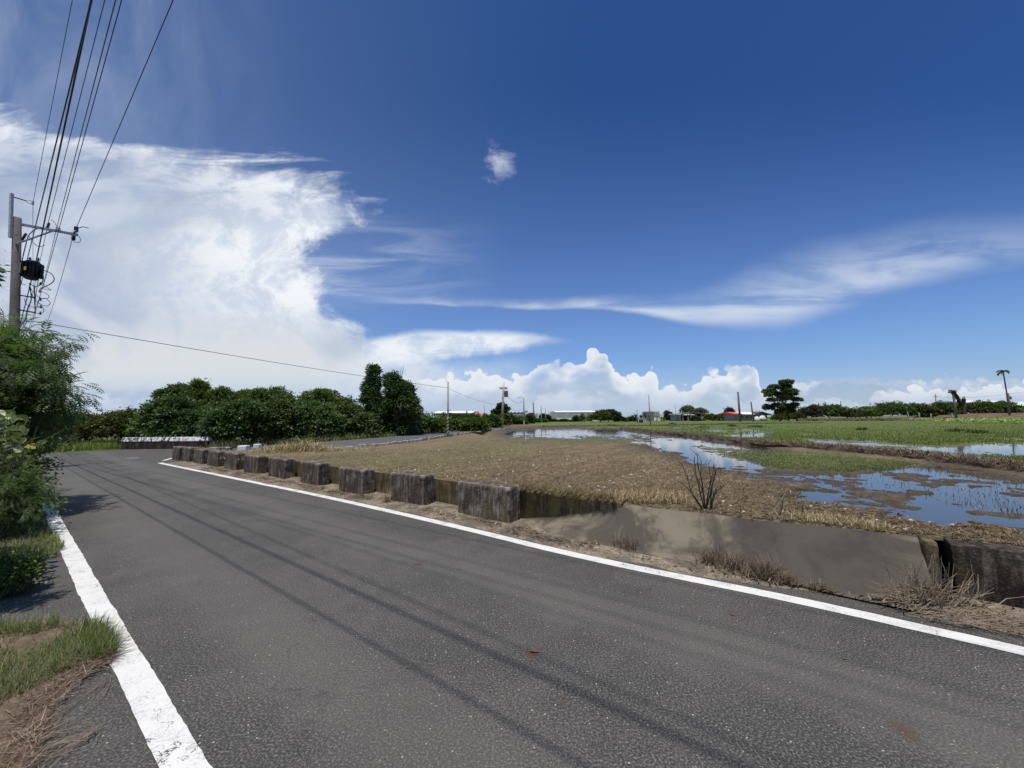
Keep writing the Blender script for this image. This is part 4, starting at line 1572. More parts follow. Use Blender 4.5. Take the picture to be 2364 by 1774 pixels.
mb.build('cover_plate', 'galvanised', body)
for k, (ddx, ddy) in enumerate(((-.1, 0), (.1, .05))):
    insulator('bushing', TC + Vector((ddx, ddy, THh / 2)), (ddx, 0, 1), 3, .045, .045, 'glazed_dark', body, .02)
for k in range(3):
    c = TC + Vector((TR + .02, -.02 + k * .05, .17 - k * .12))
    insulator('bushing', c, (1, 0, .3), 2, .035, .05, 'glazed_dark', body, .018)
for dz_ in (.2, -.2):
    MB().bar(onpole(TC.z + dz_), TC + Vector((0, 0, dz_)), .06).build('bracket', 'black_metal', pole)

# secondary arms and spools
for (x0, y0, x1, y1) in ((46, 682, 80, 688), (46, 716, 79, 722)):
    a, b = AT(x0, y0, YP), AT(x1, y1, YP + .35)
    MB().tube([a, b], .022, 6).build('rack_arm', 'black_metal', pole)
for (x, y) in ((93, 655), (92, 672), (93, 691), (94, 708), (93, 723)):
    insulator('spool', AT(x, y + 4, YP + .45), (0, 0, 1), 2, .042, .045, 'glazed_dark', pole, .016)
MB().tube([AT(80, 660, YP + .38), AT(81, 725, YP + .38)], .013, 6).build('rack_rod', 'black_metal', pole)


def bez(pts, n=12):
    """Catmull-Rom through pts"""
    P = [Vector(p) for p in pts]
    P = [P[0]] + P + [P[-1]]
    out = []
    for i in range(1, len(P) - 2):
        for k in range(n):
            t = k / n
            out.append(0.5 * ((2 * P[i]) + (-P[i - 1] + P[i + 1]) * t + (2 * P[i - 1] - 5 * P[i] + 4 * P[i + 1] - P[i + 2]) * t * t + (-P[i - 1] + 3 * P[i] - 3 * P[i + 1] + P[i + 2]) * t ** 3))
    out.append(P[-2])
    return out


loops = [[(100, 624), (118, 632), (125, 645), (118, 655), (104, 662), (92, 668)],
         [(96, 655), (108, 664), (118, 670), (108, 669), (94, 664)],
         [(98, 674), (110, 680), (112, 688), (100, 690), (86, 684), (72, 668), (68, 654)],
         [(96, 690), (106, 690), (116, 700), (108, 707), (92, 702), (78, 688), (66, 662)],
         [(95, 708), (101, 714), (99, 722), (88, 724), (70, 720)],
         [(100, 528), (82, 530), (66, 545), (58, 572), (52, 598), (50, 610)],
         [(118, 508), (126, 514), (130, 522), (134, 528)],
         [(181, 545), (186, 553), (182, 560), (170, 559)],
         [(96, 628), (100, 640), (96, 655), (82, 662), (70, 656)],
         [(68, 654), (72, 690), (64, 712), (58, 738), (48, 752)],
         [(90, 640), (86, 660), (82, 690), (80, 720)],
         [(56, 690), (62, 704), (78, 710), (92, 708)],
         [(50, 738), (56, 732), (62, 742), (56, 752), (50, 744), (47, 756)],
         [(75, 742), (64, 744), (54, 740), (46, 742)],
         [(60, 606), (54, 618), (48, 640), (50, 655), (60, 658)],
         [(66, 545), (76, 560), (90, 570), (104, 566)]]
for i, lp_ in enumerate(loops):
    P = [AT(x, y, YP + .25 + .25 * (x / 100.0) + .05 * math.sin(k * 2 + i)) for k, (x, y) in enumerate(lp_)]
    r = .014 if i in (0, 5, 8, 9) else .009
    MB().tube(bez(P, 6), r, 5).build('jumper_cable', 'black_rubber', pole, smooth=True)

# overhead wires
SPOLE = 20.3


def wire(label, r, mat, pts, n=14):
    P = []
    for a, b, sag in pts:
        for k in range(n):
            t = k / n
            p = Vector(a).lerp(Vector(b), t)
            p.z -= sag * 4 * t * (1 - t)
            P.append(p)
    P.append(Vector(pts[-1][1]))
    o = MB().tube(P, r, 6).build('overhead_wire', mat, smooth=True)
    tag(o, label, 'wire', 'wires along the road')
    return o


def through(px_top, H, pole_pt):
    """far end behind the camera of a straight wire crossing the photograph's top edge at px_top, H above the eye"""
    a, b, c = ray(px_top, 0)
    t = H / c
    P1 = Vector((a * t, b * t, CAM_H + H))
    d = (P1 - pole_pt).normalized()
    return P1 + d * 14


NP = SQ(44, .35, 8.0)


def nextp(dq, dz):
    return NP + Pv * dq + Vector((0, 0, dz))


def atpole(sx_, sy_, q_):
    s_ = SPOLE
    X_, Y_ = (U * s_ + Pv * q_)[:2]
    return AT(sx_, sy_, Y_)


spec = [
    ('thin top ground wire, leftmost of the wires crossing the sky', 0.009, 'wire_grey', 167, 7.5, (76, 469), .8, 1.2),
    ('thick black cable bundle running down to the transformer', 0.022, 'black_rubber', 211, 5.35, (84, 600), -.1, -1.3),
    ('wire just right of the thick cable, ending at the arrester', 0.011, 'wire_dark', 242, 6.4, (112, 512), .3, .1),
    ('left wire of the close middle pair, passing the pin insulator', 0.011, 'wire_dark', 267, 5.9, (130, 530), .6, .1),
    ('right wire of the close middle pair above the road', 0.011, 'wire_dark', 281, 5.4, (106, 640), .2, -1.2),
    ('outermost right wire, ending at the crossarm tip', 0.012, 'wire_dark', 400, 6.4, (170, 541), 1.2, .1),
]
SHADE = {167: 1345, 211: 1477, 242: 1292, 267: 1436, 281: 1318, 400: 1240}
for (lb, r, mt, px, H, pe, dq, dzn) in spec:
    b = atpole(pe[0], pe[1], 1.0)
    yt = SHADE[px]
    best = None
    for k_ in range(121):           # height that lays the shadow where it falls on the road
        Hh = 2.2 + k_ * 0.06
        a = through(px, Hh, b)
        g1, g2 = [proj(*(P_ - TOSUN * (P_.z / TOSUN.z))) for P_ in (a.lerp(b, .35), a.lerp(b, .8))]
        ys = g1[1] + (g2[1] - g1[1]) * (1061 - g1[0]) / (g2[0] - g1[0])
        if best is None or abs(ys - yt) < best[0]:
            best = (abs(ys - yt), Hh)
    a = through(px, best[1], b)
    # keep the near part level: two spans
    # straight line from behind the camera to the pole attachment, slight sag
    wire(lb, r * .68, mt, [(a, b, 0.0), (b, nextp(dq, dzn), 0.5)])
# wire just out of frame on the left whose shadow crosses the road
_sh = TOSUN * (6.9 / TOSUN.z)
ha, hb = G(380, 1211) + _sh, G(1250, 1712) + _sh
hc = ha + (ha - hb).normalized() * (SPOLE - ha.dot(U))
hb = hb + (hb - ha).normalized() * 8
wire('low dark wire left of the pole, seen only where it leaves the pole', 0.010, 'wire_dark', [(hb, hc, 0), (hc, nextp(-.5, -1.0), .5)])

# next pole far left
np_root = empty('utility_pole', Vector((NP.x, NP.y, 0)), 'far pale utility pole with short crossarm, just left of the tall concrete pole', 'utility pole')
MB().tube([Vector((NP.x, NP.y, -.1)), NP + Vector((0, 0, .4))], [.15, .10], 10).build('shaft', 'far_pole_concrete', np_root, smooth=True)
MB().bar(nextp(-.9, .1), nextp(1.3, .1), .09).build('crossarm', 'galvanised', np_root)
for dq in (-.8, .4, 1.2):
    insulator('insulator', nextp(dq, .14), (0, 0, 1), 2, .07, .07, 'porcelain', np_root)

# ================================================================== FAR POLES
def far_pole(label, x0, y0, x1, y1, Y, r, mat, extras=(), group='poles across the fields', name='utility_pole'):
    """foot (x0,y0) top (x1,y1) in photograph pixels, at distance Y"""
    a, b = AT(x0, y0, Y), AT(x1, y1, Y)
    root = empty(name, a, label, 'pole', group)
    MB().tube([a - Vector((0, 0, .5)), b], [r, r * .75], 8).build('shaft', mat, root, smooth=True)
    for e in extras:
        e(root, a, b, Y)
    return a, b


def cross(w_px, t, up=0.0, mat='dark_far_pole'):
    def f(root, a, b, Y):
        c = b.lerp(a, t)
        hw = w_px / FPX * Y / 2
        mb = MB()
        mb.bar(c - Vector((hw, .1, 0)), c + Vector((hw, .1, 0)), .10)
        mb.build('crossarm', mat, root)
        for s_ in (-.95, -.5, .5, .95):
            MB().lathe([(0, .04), (.08, .07), (.16, .05), (.2, .02)], c + Vector((hw * s_, .02, .05)), (0, 0, 1), 8).build('insulator', 'glazed_dark', root)
    return f


def can(t, side=1, r=.26, h=.8, mat='dark_far_pole'):
    def f(root, a, b, Y):
        c = b.lerp(a, t)
        MB().lathe([(0, r * .8), (.03, r), (h - .03, r), (h, r * .7)], c + Vector((side * (r + .12), 0, -h / 2)), (0, 0, 1), 10).build('transformer', mat, root)
    return f


def band_y(t0, t1, r, mat='yellow_paint', n=0):
    def f(root, a, b, Y):
        if n == 0:
            MB().tube([b.lerp(a, t0), b.lerp(a, t1)], r, 10).build('painted_sleeve', mat, root)
        else:
            # slanting bands
            for k in range(n):
                lo = b.lerp(a, t1 + (t0 - t1) * (k / n))
                hi = b.lerp(a, t1 + (t0 - t1) * ((k + 1) / n))
                mb = MB()
                mid_ = lo.lerp(hi, .5)
                ax = (hi - lo)
                rr = r
                vs = []
                m_ = 14
                for j in range(m_):
                    an = 2 * PI * j / m_
                    off = math.cos(an) * ax.length * .28
                    vs.append(lo + Vector((math.cos(an) * rr, math.sin(an) * rr, off + ax.length * .0)))
                    vs.append(lo + Vector((math.cos(an) * rr, math.sin(an) * rr, off + ax.length * .52)))
                fs = [(2 * j, (2 * j + 2) % (2 * m_), (2 * j + 3) % (2 * m_), 2 * j + 1) for j in range(m_)]
                mb.add(vs, fs).build('slanting_band', mat, root)
    return f


sp = G(1034, 1004, .42)
a_, b_ = far_pole('striped concrete pole standing at the field edge of the side lane', 1034, 1004, 1034.5, 882, sp.y, .078, 'far_pole_concrete',
                  [band_y(.66, .995, .081, 'faded_cream'), band_y(.68, .99, .084, 'black_paint', 5)], group=None)
pbY = 50.0
pB = far_pole('utility pole with crossarm, round transformer and yellow foot at the lane bend', 1158.5, 988, 1162.5, 893, pbY, .17, 'far_pole_concrete',
              [cross(17, .055), can(.18), band_y(.78, .97, .20), cross(4, .30)], group=None)
MB_ = MB()
root = empty('service_mast', AT(1163, 893, pbY), 'thin mast fixed on top of the lane bend pole', 'mast')
MB().tube([AT(1162.6, 896, pbY), AT(1164, 883, pbY)], .025, 6).build('rod', 'dark_far_pole', root)
far_pole('short white and yellow guard post left of the lane bend pole', 1157, 989, 1156.6, 975, pbY - 1.0, .09, 'white_post', group=None)
# street lamp pole
a1_ = far_pole('slim pole carrying a small street lamp on a left arm', 1210, 984, 1209, 919, 62, .12, 'far_pole_concrete',
               [band_y(.82, .98, .14, 'faded_cream')], group=None, name='street_lamp')
lr = bpy.data.objects['street_lamp']
c = AT(1209, 920, 62)
e_ = AT(1200, 917, 62)
MB().tube([c, c.lerp(e_, .5) + Vector((0, 0, .05)), e_], .035, 6).build('arm', 'dark_far_pole', lr)
MB().box(e_ - Vector((.1, 0, .02)), (.55, .25, .12), 0, .03).build('lamp_head', 'galvanised', lr)
pl = [(1234, 979, 1231, 930, 78, .15, 'dark_far_pole', 'dark leaning pole in front of the white housing block'),
      (1250.5, 977, 1249, 937, 95, .15, 'far_pole_concrete', 'pale pole right of the white housing block'),
      (1260, 976, 1259, 943, 112, .14, 'far_pole_concrete', 'second pale pole between housing block and warehouse'),
      (1267.5, 975, 1266.5, 950, 130, .14, 'far_pole_concrete', 'third smaller pole between housing block and warehouse'),
      (1312, 977, 1311, 950, 100, .09, 'far_pole_concrete', 'thin pole standing before the white warehouse'),
      (1502, 984, 1497.5, 912, 62, .115, 'far_pole_concrete', 'tall thin leaning pole on the dark earth bank in mid field'),
      (1472, 975, 1470.5, 947, 120, .09, 'dark_far_pole', 'short dark pole left of the small white shelter'),
      (1561.5, 974, 1558.5, 934, 120, .10, 'far_pole_concrete', 'thin pole at the left end of the thatched barn'),
      (1574, 974, 1573.5, 947, 121, .12, 'far_pole_concrete', 'stout short pole at the thatched barn'),
      (1709.5, 979, 1703.5, 905, 88, .26, 'dark_far_pole', 'thick dark pole in front of the red roofed end of the grey farmhouse'),
      (1741, 977, 1733.5, 928, 92, .20, 'dark_far_pole', 'shorter dark pole leaning in front of the white roof of the farmhouse'),
      (1686.5, 973, 1685.5, 951, 118, .08, 'far_pole_concrete', 'small pale pole before the dark round tree'),
      (1941.5, 950, 1941, 926, 150, .16, 'dark_far_pole', 'dark pole top showing above the left of the right hedge'),
      (1118, 970, 1118, 935, 90, .06, 'dark_far_pole', 'thin mast rising behind the orange roofed house'),
      (2072, 946, 2072, 931, 170, .12, 'dark_far_pole', 'tiny pole top above the middle of the right hedge')]
PT = {}
for (x0, y0, x1, y1, Y, r, mt, lb) in pl:
    PT[x0] = far_pole(lb, x0, y0, x1, y1, Y, r, mt)
far_pole('dark utility pole with crossarm and transformer above the right hedge', 2162, 955, 2159.5, 910, 150, .17, 'dark_far_pole', [cross(11, .14), can(.5, 1, .3, 1.0)], group=None)
far_pole('utility pole with transformer just right of the tall areca palm', 2332, 952, 2327.5, 908, 88, .14, 'dark_far_pole', [can(.25, 1, .22, .7), cross(5, .12)], group=None)
for k, (x0, y0, x1, y1, Y) in enumerate([(1697.5, 960, 1697.5, 945, 210), (1745, 955, 1745, 944, 230), (1752.5, 955, 1752.5, 945, 240)]):
    far_pole(['faint distant mast above the red roof end', 'left of two faint distant masts behind the white roof', 'right of two faint distant masts behind the white roof'][k], x0, y0, x1, y1, Y, .12, 'dark_far_pole', group='distant masts')


def span(label, a, b, sag, r, mat='wire_grey'):
    P = []
    for k in range(17):
        t = k / 16
        p = a.lerp(b, t)
        p.z -= sag * 4 * t * (1 - t)
        P.append(p)
    o = MB().tube(P, r, 5).build('service_wire', mat, smooth=True)
    tag(o, label, 'wire')


sw0 = AT(75, 742, YP + .35)
span('long sagging wire from the tall pole to the striped pole over the lane', sw0, AT(1034, 896, sp.y), 0.12, .012)
span('sagging wire from the striped pole to the lane bend pole', AT(1035, 897, sp.y), AT(1160, 934, pbY), .35, .010)
span('upper wire from the lane bend pole to the street lamp pole', AT(1163, 902, pbY), AT(1209, 925, 62), .9, .018)
span('lower wire from the lane bend pole to the street lamp pole', AT(1162, 933, pbY), AT(1209, 944, 62), .5, .018)
span('slack wire between the two dark poles before the farmhouse', PT[1709.5][1].lerp(PT[1709.5][0], .09), PT[1741][1].lerp(PT[1741][0], .04), .9, .020)
span('wires leading from the right hedge pole towards the papaya palm', AT(2161, 917, 150), AT(2364, 905, 150), 1.0, .030)

# ================================================================== FAR BUILDINGS
def bx(mb, x0, x1, yt, yb, Y, depth):
    a, b = AT(x0, yb, Y), AT(x1, yt, Y)
    mb.box(((a.x + b.x) / 2, Y + depth / 2, (a.z + b.z) / 2), (b.x - a.x, depth, b.z - a.z))
    return mb


def building(name, label, x0, x1, yb, Y):
    p = AT((x0 + x1) / 2, yb, Y)
    return empty(name, p, label, 'building')


# cream shed at the left behind the hedge
r_ = building('shed', 'long cream shed with dark eaves behind the hedge left of the orange roof', 998, 1090, 970, 62)
bx(MB(), 1003, 1090, 957.5, 976, 62, 8).build('wall', 'cream_wall', r_)
bx(MB(), 1000, 1089, 955.2, 957.8, 61.6, 9).build('eaves', 'dark_opening', r_)
mb = MB()
a, b = AT(998, 955, 61.2), AT(1091, 949.5, 61.2)
mb.prism([(0, 0), (0, .05), (-4.5, .45), (-9, .05), (-9, 0)], Vector((a.x, 61.2, a.z)), Vector((b.x, 61.2, a.z)))
mb.build('roof', 'white_roof', r_)

# orange roofed house with horned ridge
r_ = building('ornate_house', 'small house with orange gable roof and upswept ridge horns beside the cream shed', 1092, 1112, 970, 66)
Y = 66
bx(MB(), 1096, 1111, 962, 976, Y, 6).build('wall', 'grey_wall', r_)
pk, le, re_ = AT(1104.5, 956, Y), AT(1094, 964.5, Y), AT(1113, 964.5, Y)
mb = MB()
mb.add([le, re_, pk, le + Vector((0, 6, 0)), re_ + Vector((0, 6, 0)), pk + Vector((0, 6, 0))], [(0, 1, 2), (3, 5, 4), (0, 3, 4, 1)])
mb.build('gable', 'grey_wall', r_)
mb = MB()
for (A1, B1) in ((le, pk), (pk, re_)):
    mb.bar(A1 + Vector((0, -.25, .08)), B1 + Vector((0, -.25, .08)), .3, .22)
    t = Vector((0, 0, .12))
    mb.add([A1 + Vector((0, -.3, .1)), B1 + Vector((0, -.3, .1)), B1 + Vector((0, 6.2, .1)), A1 + Vector((0, 6.2, .1)), A1 + Vector((0, -.3, .22)), B1 + Vector((0, -.3, .22)), B1 + Vector((0, 6.2, .22)), A1 + Vector((0, 6.2, .22))],
           [(0, 1, 2, 3), (4, 7, 6, 5), (0, 4, 5, 1), (1, 5, 6, 2), (2, 6, 7, 3), (3, 7, 4, 0)])
mb.build('roof', 'orange_tile', r_)
mb = MB()
for (x0, y0, x1, y1, x2, y2) in ((1094, 957, 1091.5, 953, 1092, 949), (1098, 956, 1094.5, 953, 1093.5, 948.5), (1099, 956, 1102, 953, 1101, 949), (1101, 957, 1104, 953, 1104.5, 949)):
    mb.tube(bez([AT(x0, y0, Y - .4), AT(x1, y1, Y - .4), AT(x2, y2, Y - .4)], 5), [.14 - .01 * k for k in range(11)], 6)
mb.tube([AT(1093, 957.5, Y - .4), AT(1103, 956.5, Y - .4)], .16, 6)
mb.build('ridge_horns', 'orange_tile', r_)

# white housing block
r_ = building('housing_block', 'long white block with brown roof edge, arched openings and roof turret', 1169, 1211, 975, 150)
Y = 150
bx(MB(), 1167, 1212, 955, 977, Y, 12).build('wall', 'white_wall', r_)
bx(MB(), 1166, 1213, 953.2, 955.6, Y - .6, 13).build('roof', 'brown_roof', r_)
mb = MB()
for k in range(5):
    bx(mb, 1169 + k * 8.5, 1174 + k * 8.5, 951.8, 953.4, Y + 1, 4)
mb.build('roof_structure', 'brown_roof', r_)
for k in range(9):
    mb = MB()
    x = 1171 + k * 4.6
    a, b = AT(x, 965, Y), AT(x + 2.6, 960, Y)
    r = (b.x - a.x) / 2
    vs = [Vector((a.x, Y - .05, a.z)), Vector((b.x, Y - .05, a.z))] + [Vector((a.x + r + r * math.cos(t), Y - .05, b.z + r * math.sin(t) * .7)) for t in [PI * j / 6 for j in range(7)]]
    n = len(vs)
    vs += [p_ + Vector((0, .3, 0)) for p_ in vs]
    mb.add(vs, [tuple(range(n)), tuple(range(2 * n - 1, n - 1, -1))] + [(i, (i + 1) % n, (i + 1) % n + n, i + n) for i in range(n)])
    mb.build('window', 'dark_opening', r_)
mb = bx(MB(), 1211.5, 1218.5, 946.5, 975, Y + 2, 5)
bx(mb, 1209, 1223, 955, 975, Y + 1.5, 7)
mb.build('turret', 'white_wall', r_)
bx(MB(), 1212, 1218, 950, 951.5, Y + 1.9, .3).build('turret_window', 'dark_opening', r_)

r_ = building('apartment_house', 'boxy cream apartment house with dark roof tank beside the white block', 1226, 1247, 975, 140)
Y = 140
bx(MB(), 1227, 1239, 953.5, 977, Y, 8).build('wall', 'cream_wall', r_)
bx(MB(), 1241, 1248, 954, 977, Y + 1, 6).build('wing', 'white_wall', r_)
bx(MB(), 1225, 1232, 953.2, 956, Y - .5, 4).build('roof', 'brown_roof', r_)
for k in range(3):
    for j in range(2):
        bx(MB(), 1233.5 + k * 1.9, 1234.5 + k * 1.9, 957 + j * 4, 959.5 + j * 4, Y - .1, .2).build('window', 'dark_opening', r_)

# white warehouse
r_ = building('warehouse', 'long white warehouse with bright low roof in the middle distance', 1284, 1384, 975, 135)
Y = 135
a, b = AT(1285.5, 952.5, Y), AT(1383, 975, Y)
mb = MB()
bx(mb, 1285.5, 1383, 952.5, 977, Y, 26)
mb.build('wall', 'cream_wall', r_)
mb = MB()
zz = AT(1300, 952.5, Y).z
mb.prism([(0.4, 0), (0.4, .12), (-13, .75), (-26.4, .12), (-26.4, 0)], Vector((AT(1284, 952, Y).x, Y, zz)), Vector((AT(1385, 952, Y).x, Y, zz)))
mb.build('roof', 'white_roof', r_)
bx(MB(), 1352, 1366, 964, 975, Y - .1, .3).build('open_bay', 'dark_opening', r_)

r_ = building('small_shed', 'small pale shed with white fascia right of the big bush', 1436, 1453, 974, 118)
bx(MB(), 1437, 1452, 965, 976, 118, 5).build('wall', 'cream_wall', r_)
bx(MB(), 1435.5, 1453.5, 962, 965, 117.6, 6).build('roof', 'white_roof', r_)

r_ = building('white_house', 'white two-level house behind banana plants with low white annex', 1504, 1538, 974, 130)
bx(MB(), 1504.5, 1510, 951, 975, 130, 9).build('side_wall', 'grey_wall', r_)
bx(MB(), 1510, 1523.5, 952, 975, 129.8, 9).build('wall', 'cream_wall', r_)
bx(MB(), 1507, 1523, 949.3, 951.5, 129.4, 10).build('roof', 'white_roof', r_)
bx(MB(), 1523, 1539, 955.5, 961, 129.6, 8).build('annex', 'white_roof', r_)

# shelter: white frame, dark inside
r_ = building('field_shelter', 'small open shelter with white frame at the paddy edge', 1473, 1491, 977, 84)
Y = 84
mb = MB()
bx(mb, 1489.6, 1491, 967.5, 978.5, Y, .15)
bx(mb, 1473.5, 1491, 967, 968.3, Y, .2)
bx(mb, 1473.5, 1474.6, 967.5, 978.5, Y, .15)
bx(mb, 1485.5, 1486.5, 967.5, 978.5, Y, .15)
mb.build('frame', 'white_post', r_)
bx(MB(), 1474.6, 1485.5, 968.4, 977.5, Y + .3, 1.4).build('hut', 'brown_roof', r_)
bx(MB(), 1486.6, 1489.0, 974.5, 977, Y + .1, .3).build('white_sack', 'white_post', r_)

# thatched barn in shade
r_ = building('barn', 'dark open barn with low curved roof under pale trees in the distance', 1565, 1630, 973, 115)
Y = 115
mb = MB()
pr = []
a, b = AT(1572, 973, Y), AT(1631, 956, Y)
n = 12
roofz = lambda t: b.z - .0 + 0.55 * math.sin(PI * t)
vs = []
for k in range(n + 1):
    t = k / n
    x = a.x + (b.x - a.x) * t
    vs += [Vector((x, Y, roofz(t))), Vector((x, Y + 6, roofz(t))), Vector((x, Y, roofz(t) - .35)), Vector((x, Y + 6, roofz(t) - .35))]
fs = []
for k in range(n):
    o4 = 4 * k
    fs += [(o4, o4 + 4, o4 + 5, o4 + 1), (o4 + 2, o4 + 3, o4 + 7, o4 + 6), (o4, o4 + 2, o4 + 6, o4 + 4)]
mb.add(vs, fs).build('roof', 'thatch', r_)
bx(MB(), 1574, 1629, 958.5, 975, Y + 3.0, 2.5).build('back_wall', 'dark_opening', r_)
for x in (1576, 1588, 1595, 1607, 1619, 1628):
    bx(MB(), x, x + 1.3, 957, 975, Y + .2, .2).build('post', 'far_pole_concrete' if x != 1595 else 'white_post', r_)
bx(MB(), 1619.5, 1624.5, 963, 967, Y - .1, .2).build('notice_board', 'white_post', r_)
bx(MB(), 1560, 1572, 955.5, 957.5, Y - 1, 5).build('lean_to_roof', 'white_roof', r_)
bx(MB(), 1561, 1571, 957.6, 972, Y, 4).build('lean_to', 'grey_wall', r_)

# grey farmhouse
r_ = building('farmhouse', 'grey farmhouse with half red, half white roof beside the tall tree', 1695, 1778, 971, 105)
Y = 105
bx(MB(), 1696.5, 1742, 957, 972.5, Y, 9).build('wall', 'grey_wall', r_)
mb = MB()
L_, R_, K_ = AT(1742, 959, Y), AT(1779, 960.5, Y), AT(1757, 952.5, Y)
bl, brr = AT(1742, 972.5, Y), AT(1772, 972.5, Y)
vs = [bl, brr, Vector((brr.x, Y, R_.z)), K_, L_]
vs += [p_ + Vector((0, 9, 0)) for p_ in vs]
mb.add(vs, [(0, 1, 2, 3, 4), (9, 8, 7, 6, 5), (1, 6, 7, 2), (0, 4, 9, 5)]).build('gable_wall', 'grey_wall', r_)
mb = MB()
for A1, B1 in ((AT(1741, 958.5, Y), K_), (K_, AT(1780, 960, Y))):
    vs = [A1 + Vector((0, -.5, .05)), B1 + Vector((0, -.5, .05)), B1 + Vector((0, 9.3, .05)), A1 + Vector((0, 9.3, .05))]
    vs += [p_ + Vector((0, 0, .2)) for p_ in vs]
    mb.add(vs, [(0, 1, 2, 3), (4, 7, 6, 5), (0, 4, 5, 1), (2, 6, 7, 3), (1, 5, 6, 2), (3, 7, 4, 0)])
mb.build('gable_roof', 'brown_roof', r_)
mb = MB()
for (x0, x1, nm, mt) in ((1695.5, 1718, 'red_roof_half', 'red_roof'), (1718, 1756, 'white_roof_half', 'white_roof')):
    A1, B1 = AT(x0, 957.2, Y - .4), AT(x1, 957.2, Y - .4)
    h = AT(x0, 951.8, Y + 4).z - A1.z
    MB().prism([(0, 0), (0, .06), (-4.5, h + .05), (-9.5, .06), (-9.5, 0)], A1, B1 - Vector((.02, 0, 0))).build(nm, mt, r_)
for x in (1712, 1723, 1733):
    bx(MB(), x, x + 2.6, 961.5, 966, Y - .08, .2).build('window', 'dark_opening', r_)
bx(MB(), 1736.5, 1739, 960.5, 970, Y - .1, .2).build('door', 'white_post', r_)
# tarpaulin covered heap at the gable
vs_ = px_lobes([(1747, 966, 7, 5), (1760, 964, 9, 5)], 100)
mb = MB()
for l in vs_:
    for k in range(1):
        c = Vector(l[:3])
        n = 10
        V = []
        for i in range(7):
            ph = PI / 2 * i / 6
            for j in range(n):
                th = 2 * PI * j / n
                jj_ = 1 + .18 * math.sin(j * 3.1 + i * 2)
                V.append(c + Vector((l[3] * math.cos(ph) * math.cos(th) * jj_, l[4] * .6 * math.cos(ph) * math.sin(th), l[5] * (math.sin(ph) * 2 - 1) * (jj_ if i > 2 else 1))))
        F = [(i * n + j, i * n + (j + 1) % n, (i + 1) * n + (j + 1) % n, (i + 1) * n + j) for i in range(6) for j in range(n)]
        mb.add(V, F)
tag(mb.build('tarpaulin_heap', 'white_roof'), 'white plastic sheeting draped over a heap at the farmhouse gable', 'tarpaulin')
# pump at the foot of the leaning pole
p = AT(1736, 976.5, 90)
root = empty('water_pump', p, 'small dark pump with pale drum at the foot of the leaning dark pole', 'pump')
MB().lathe([(0, .25), (.05, .32), (.5, .32), (.55, .2)], p + Vector((.1, 0, -.1)), (1, 0, 0), 12).build('drum', 'galvanised', root)
MB().box(p + Vector((-.25, 0, .05)), (.35, .4, .5), 0, .05).build('motor', 'black_metal', root)

# right shed behind the hedge
r_ = building('green_shed', 'low shed with pale green roof behind the far right hedge', 2246, 2364, 955, 125)
Y = 125
mb = MB()
za = AT(2250, 930.5, Y).z
mb.prism([(0, 0), (0, .1), (-7, 1.0), (-14, .1), (-14, 0)], Vector((AT(2246, 930, Y).x, Y, za)), Vector((AT(2346, 930, Y).x, Y, za)))
mb.build('roof', 'white_roof', r_)
bx(MB(), 2250, 2344, 931.8, 958, Y + .8, 12).build('wall', 'dark_fence', r_)
r_ = building('green_roof_hall', 'hall with sage green sloping roof at the right edge', 2346, 2500, 955, 118)
mb = MB()
Y = 118
za = AT(2350, 938, Y).z
mb.prism([(0, 0), (0, .1), (-8, 1.6), (-16, .1), (-16, 0)], Vector((AT(2322, 930, Y).x, Y, za)), Vector((AT(2520, 930, Y).x, Y, za)))
mb.build('roof', 'green_roof', r_)
bx(MB(), 2352, 2500, 938.5, 962, Y + 1, 12).build('wall', 'grey_wall', r_)
o = bx(MB(), 2350, 2480, 941, 962, 100, .3).build('dark_fence', 'dark_fence')
tag(o, 'dark grey sheet fence at the right edge before the green roofed hall', 'fence')
# low far-left roof peeping over the hedge
r_ = building('far_shed', 'pale low arched roof peeping over the left hedge', 140, 192, 975, 60)
mb = MB()
a = AT(140, 962, 60)
b = AT(192, 962, 60)
mb.prism([(0, 0), (0, .1), (-4, .55), (-8, .1), (-8, 0)], Vector((a.x, 60, a.z)), Vector((b.x, 60, a.z)))
mb.build('roof', 'green_roof', r_)
mb = MB()
mb.box(((a.x + b.x) / 2, 64, a.z / 2), ((b.x - a.x) * .96, 7, a.z))
mb.build('wall', 'cream_wall', r_)

# fence posts in front of the right hedge
fp = [(2058.5, 965, 2058, 958.5, 'first'), (2077, 965, 2076, 954, 'second'), (2098.5, 965, 2094.5, 951.7, 'third'), (2124, 967, 2121, 953, 'fourth'), (2149.5, 962, 2149, 955, 'fifth'), (2199, 965, 2197, 954.5, 'sixth'), (2241, 962, 2235, 953.5, 'seventh')]
extra_l = ['short stub', 'upright', 'leaning', 'tallest', 'half hidden', 'slim', 'most tilted']
for k, (x0, y0, x1, y1, nth) in enumerate(fp):
    a, b = AT(x0, y0 + 2, 90), AT(x1, y1, 90)
    o = MB().bar(a, b, .15, .15).build('fence_post', 'white_post')
    tag(o, '%s white fence post, %s from the left before the right hedge' % (extra_l[k], nth), 'fence post', 'white fence posts along the right hedge')

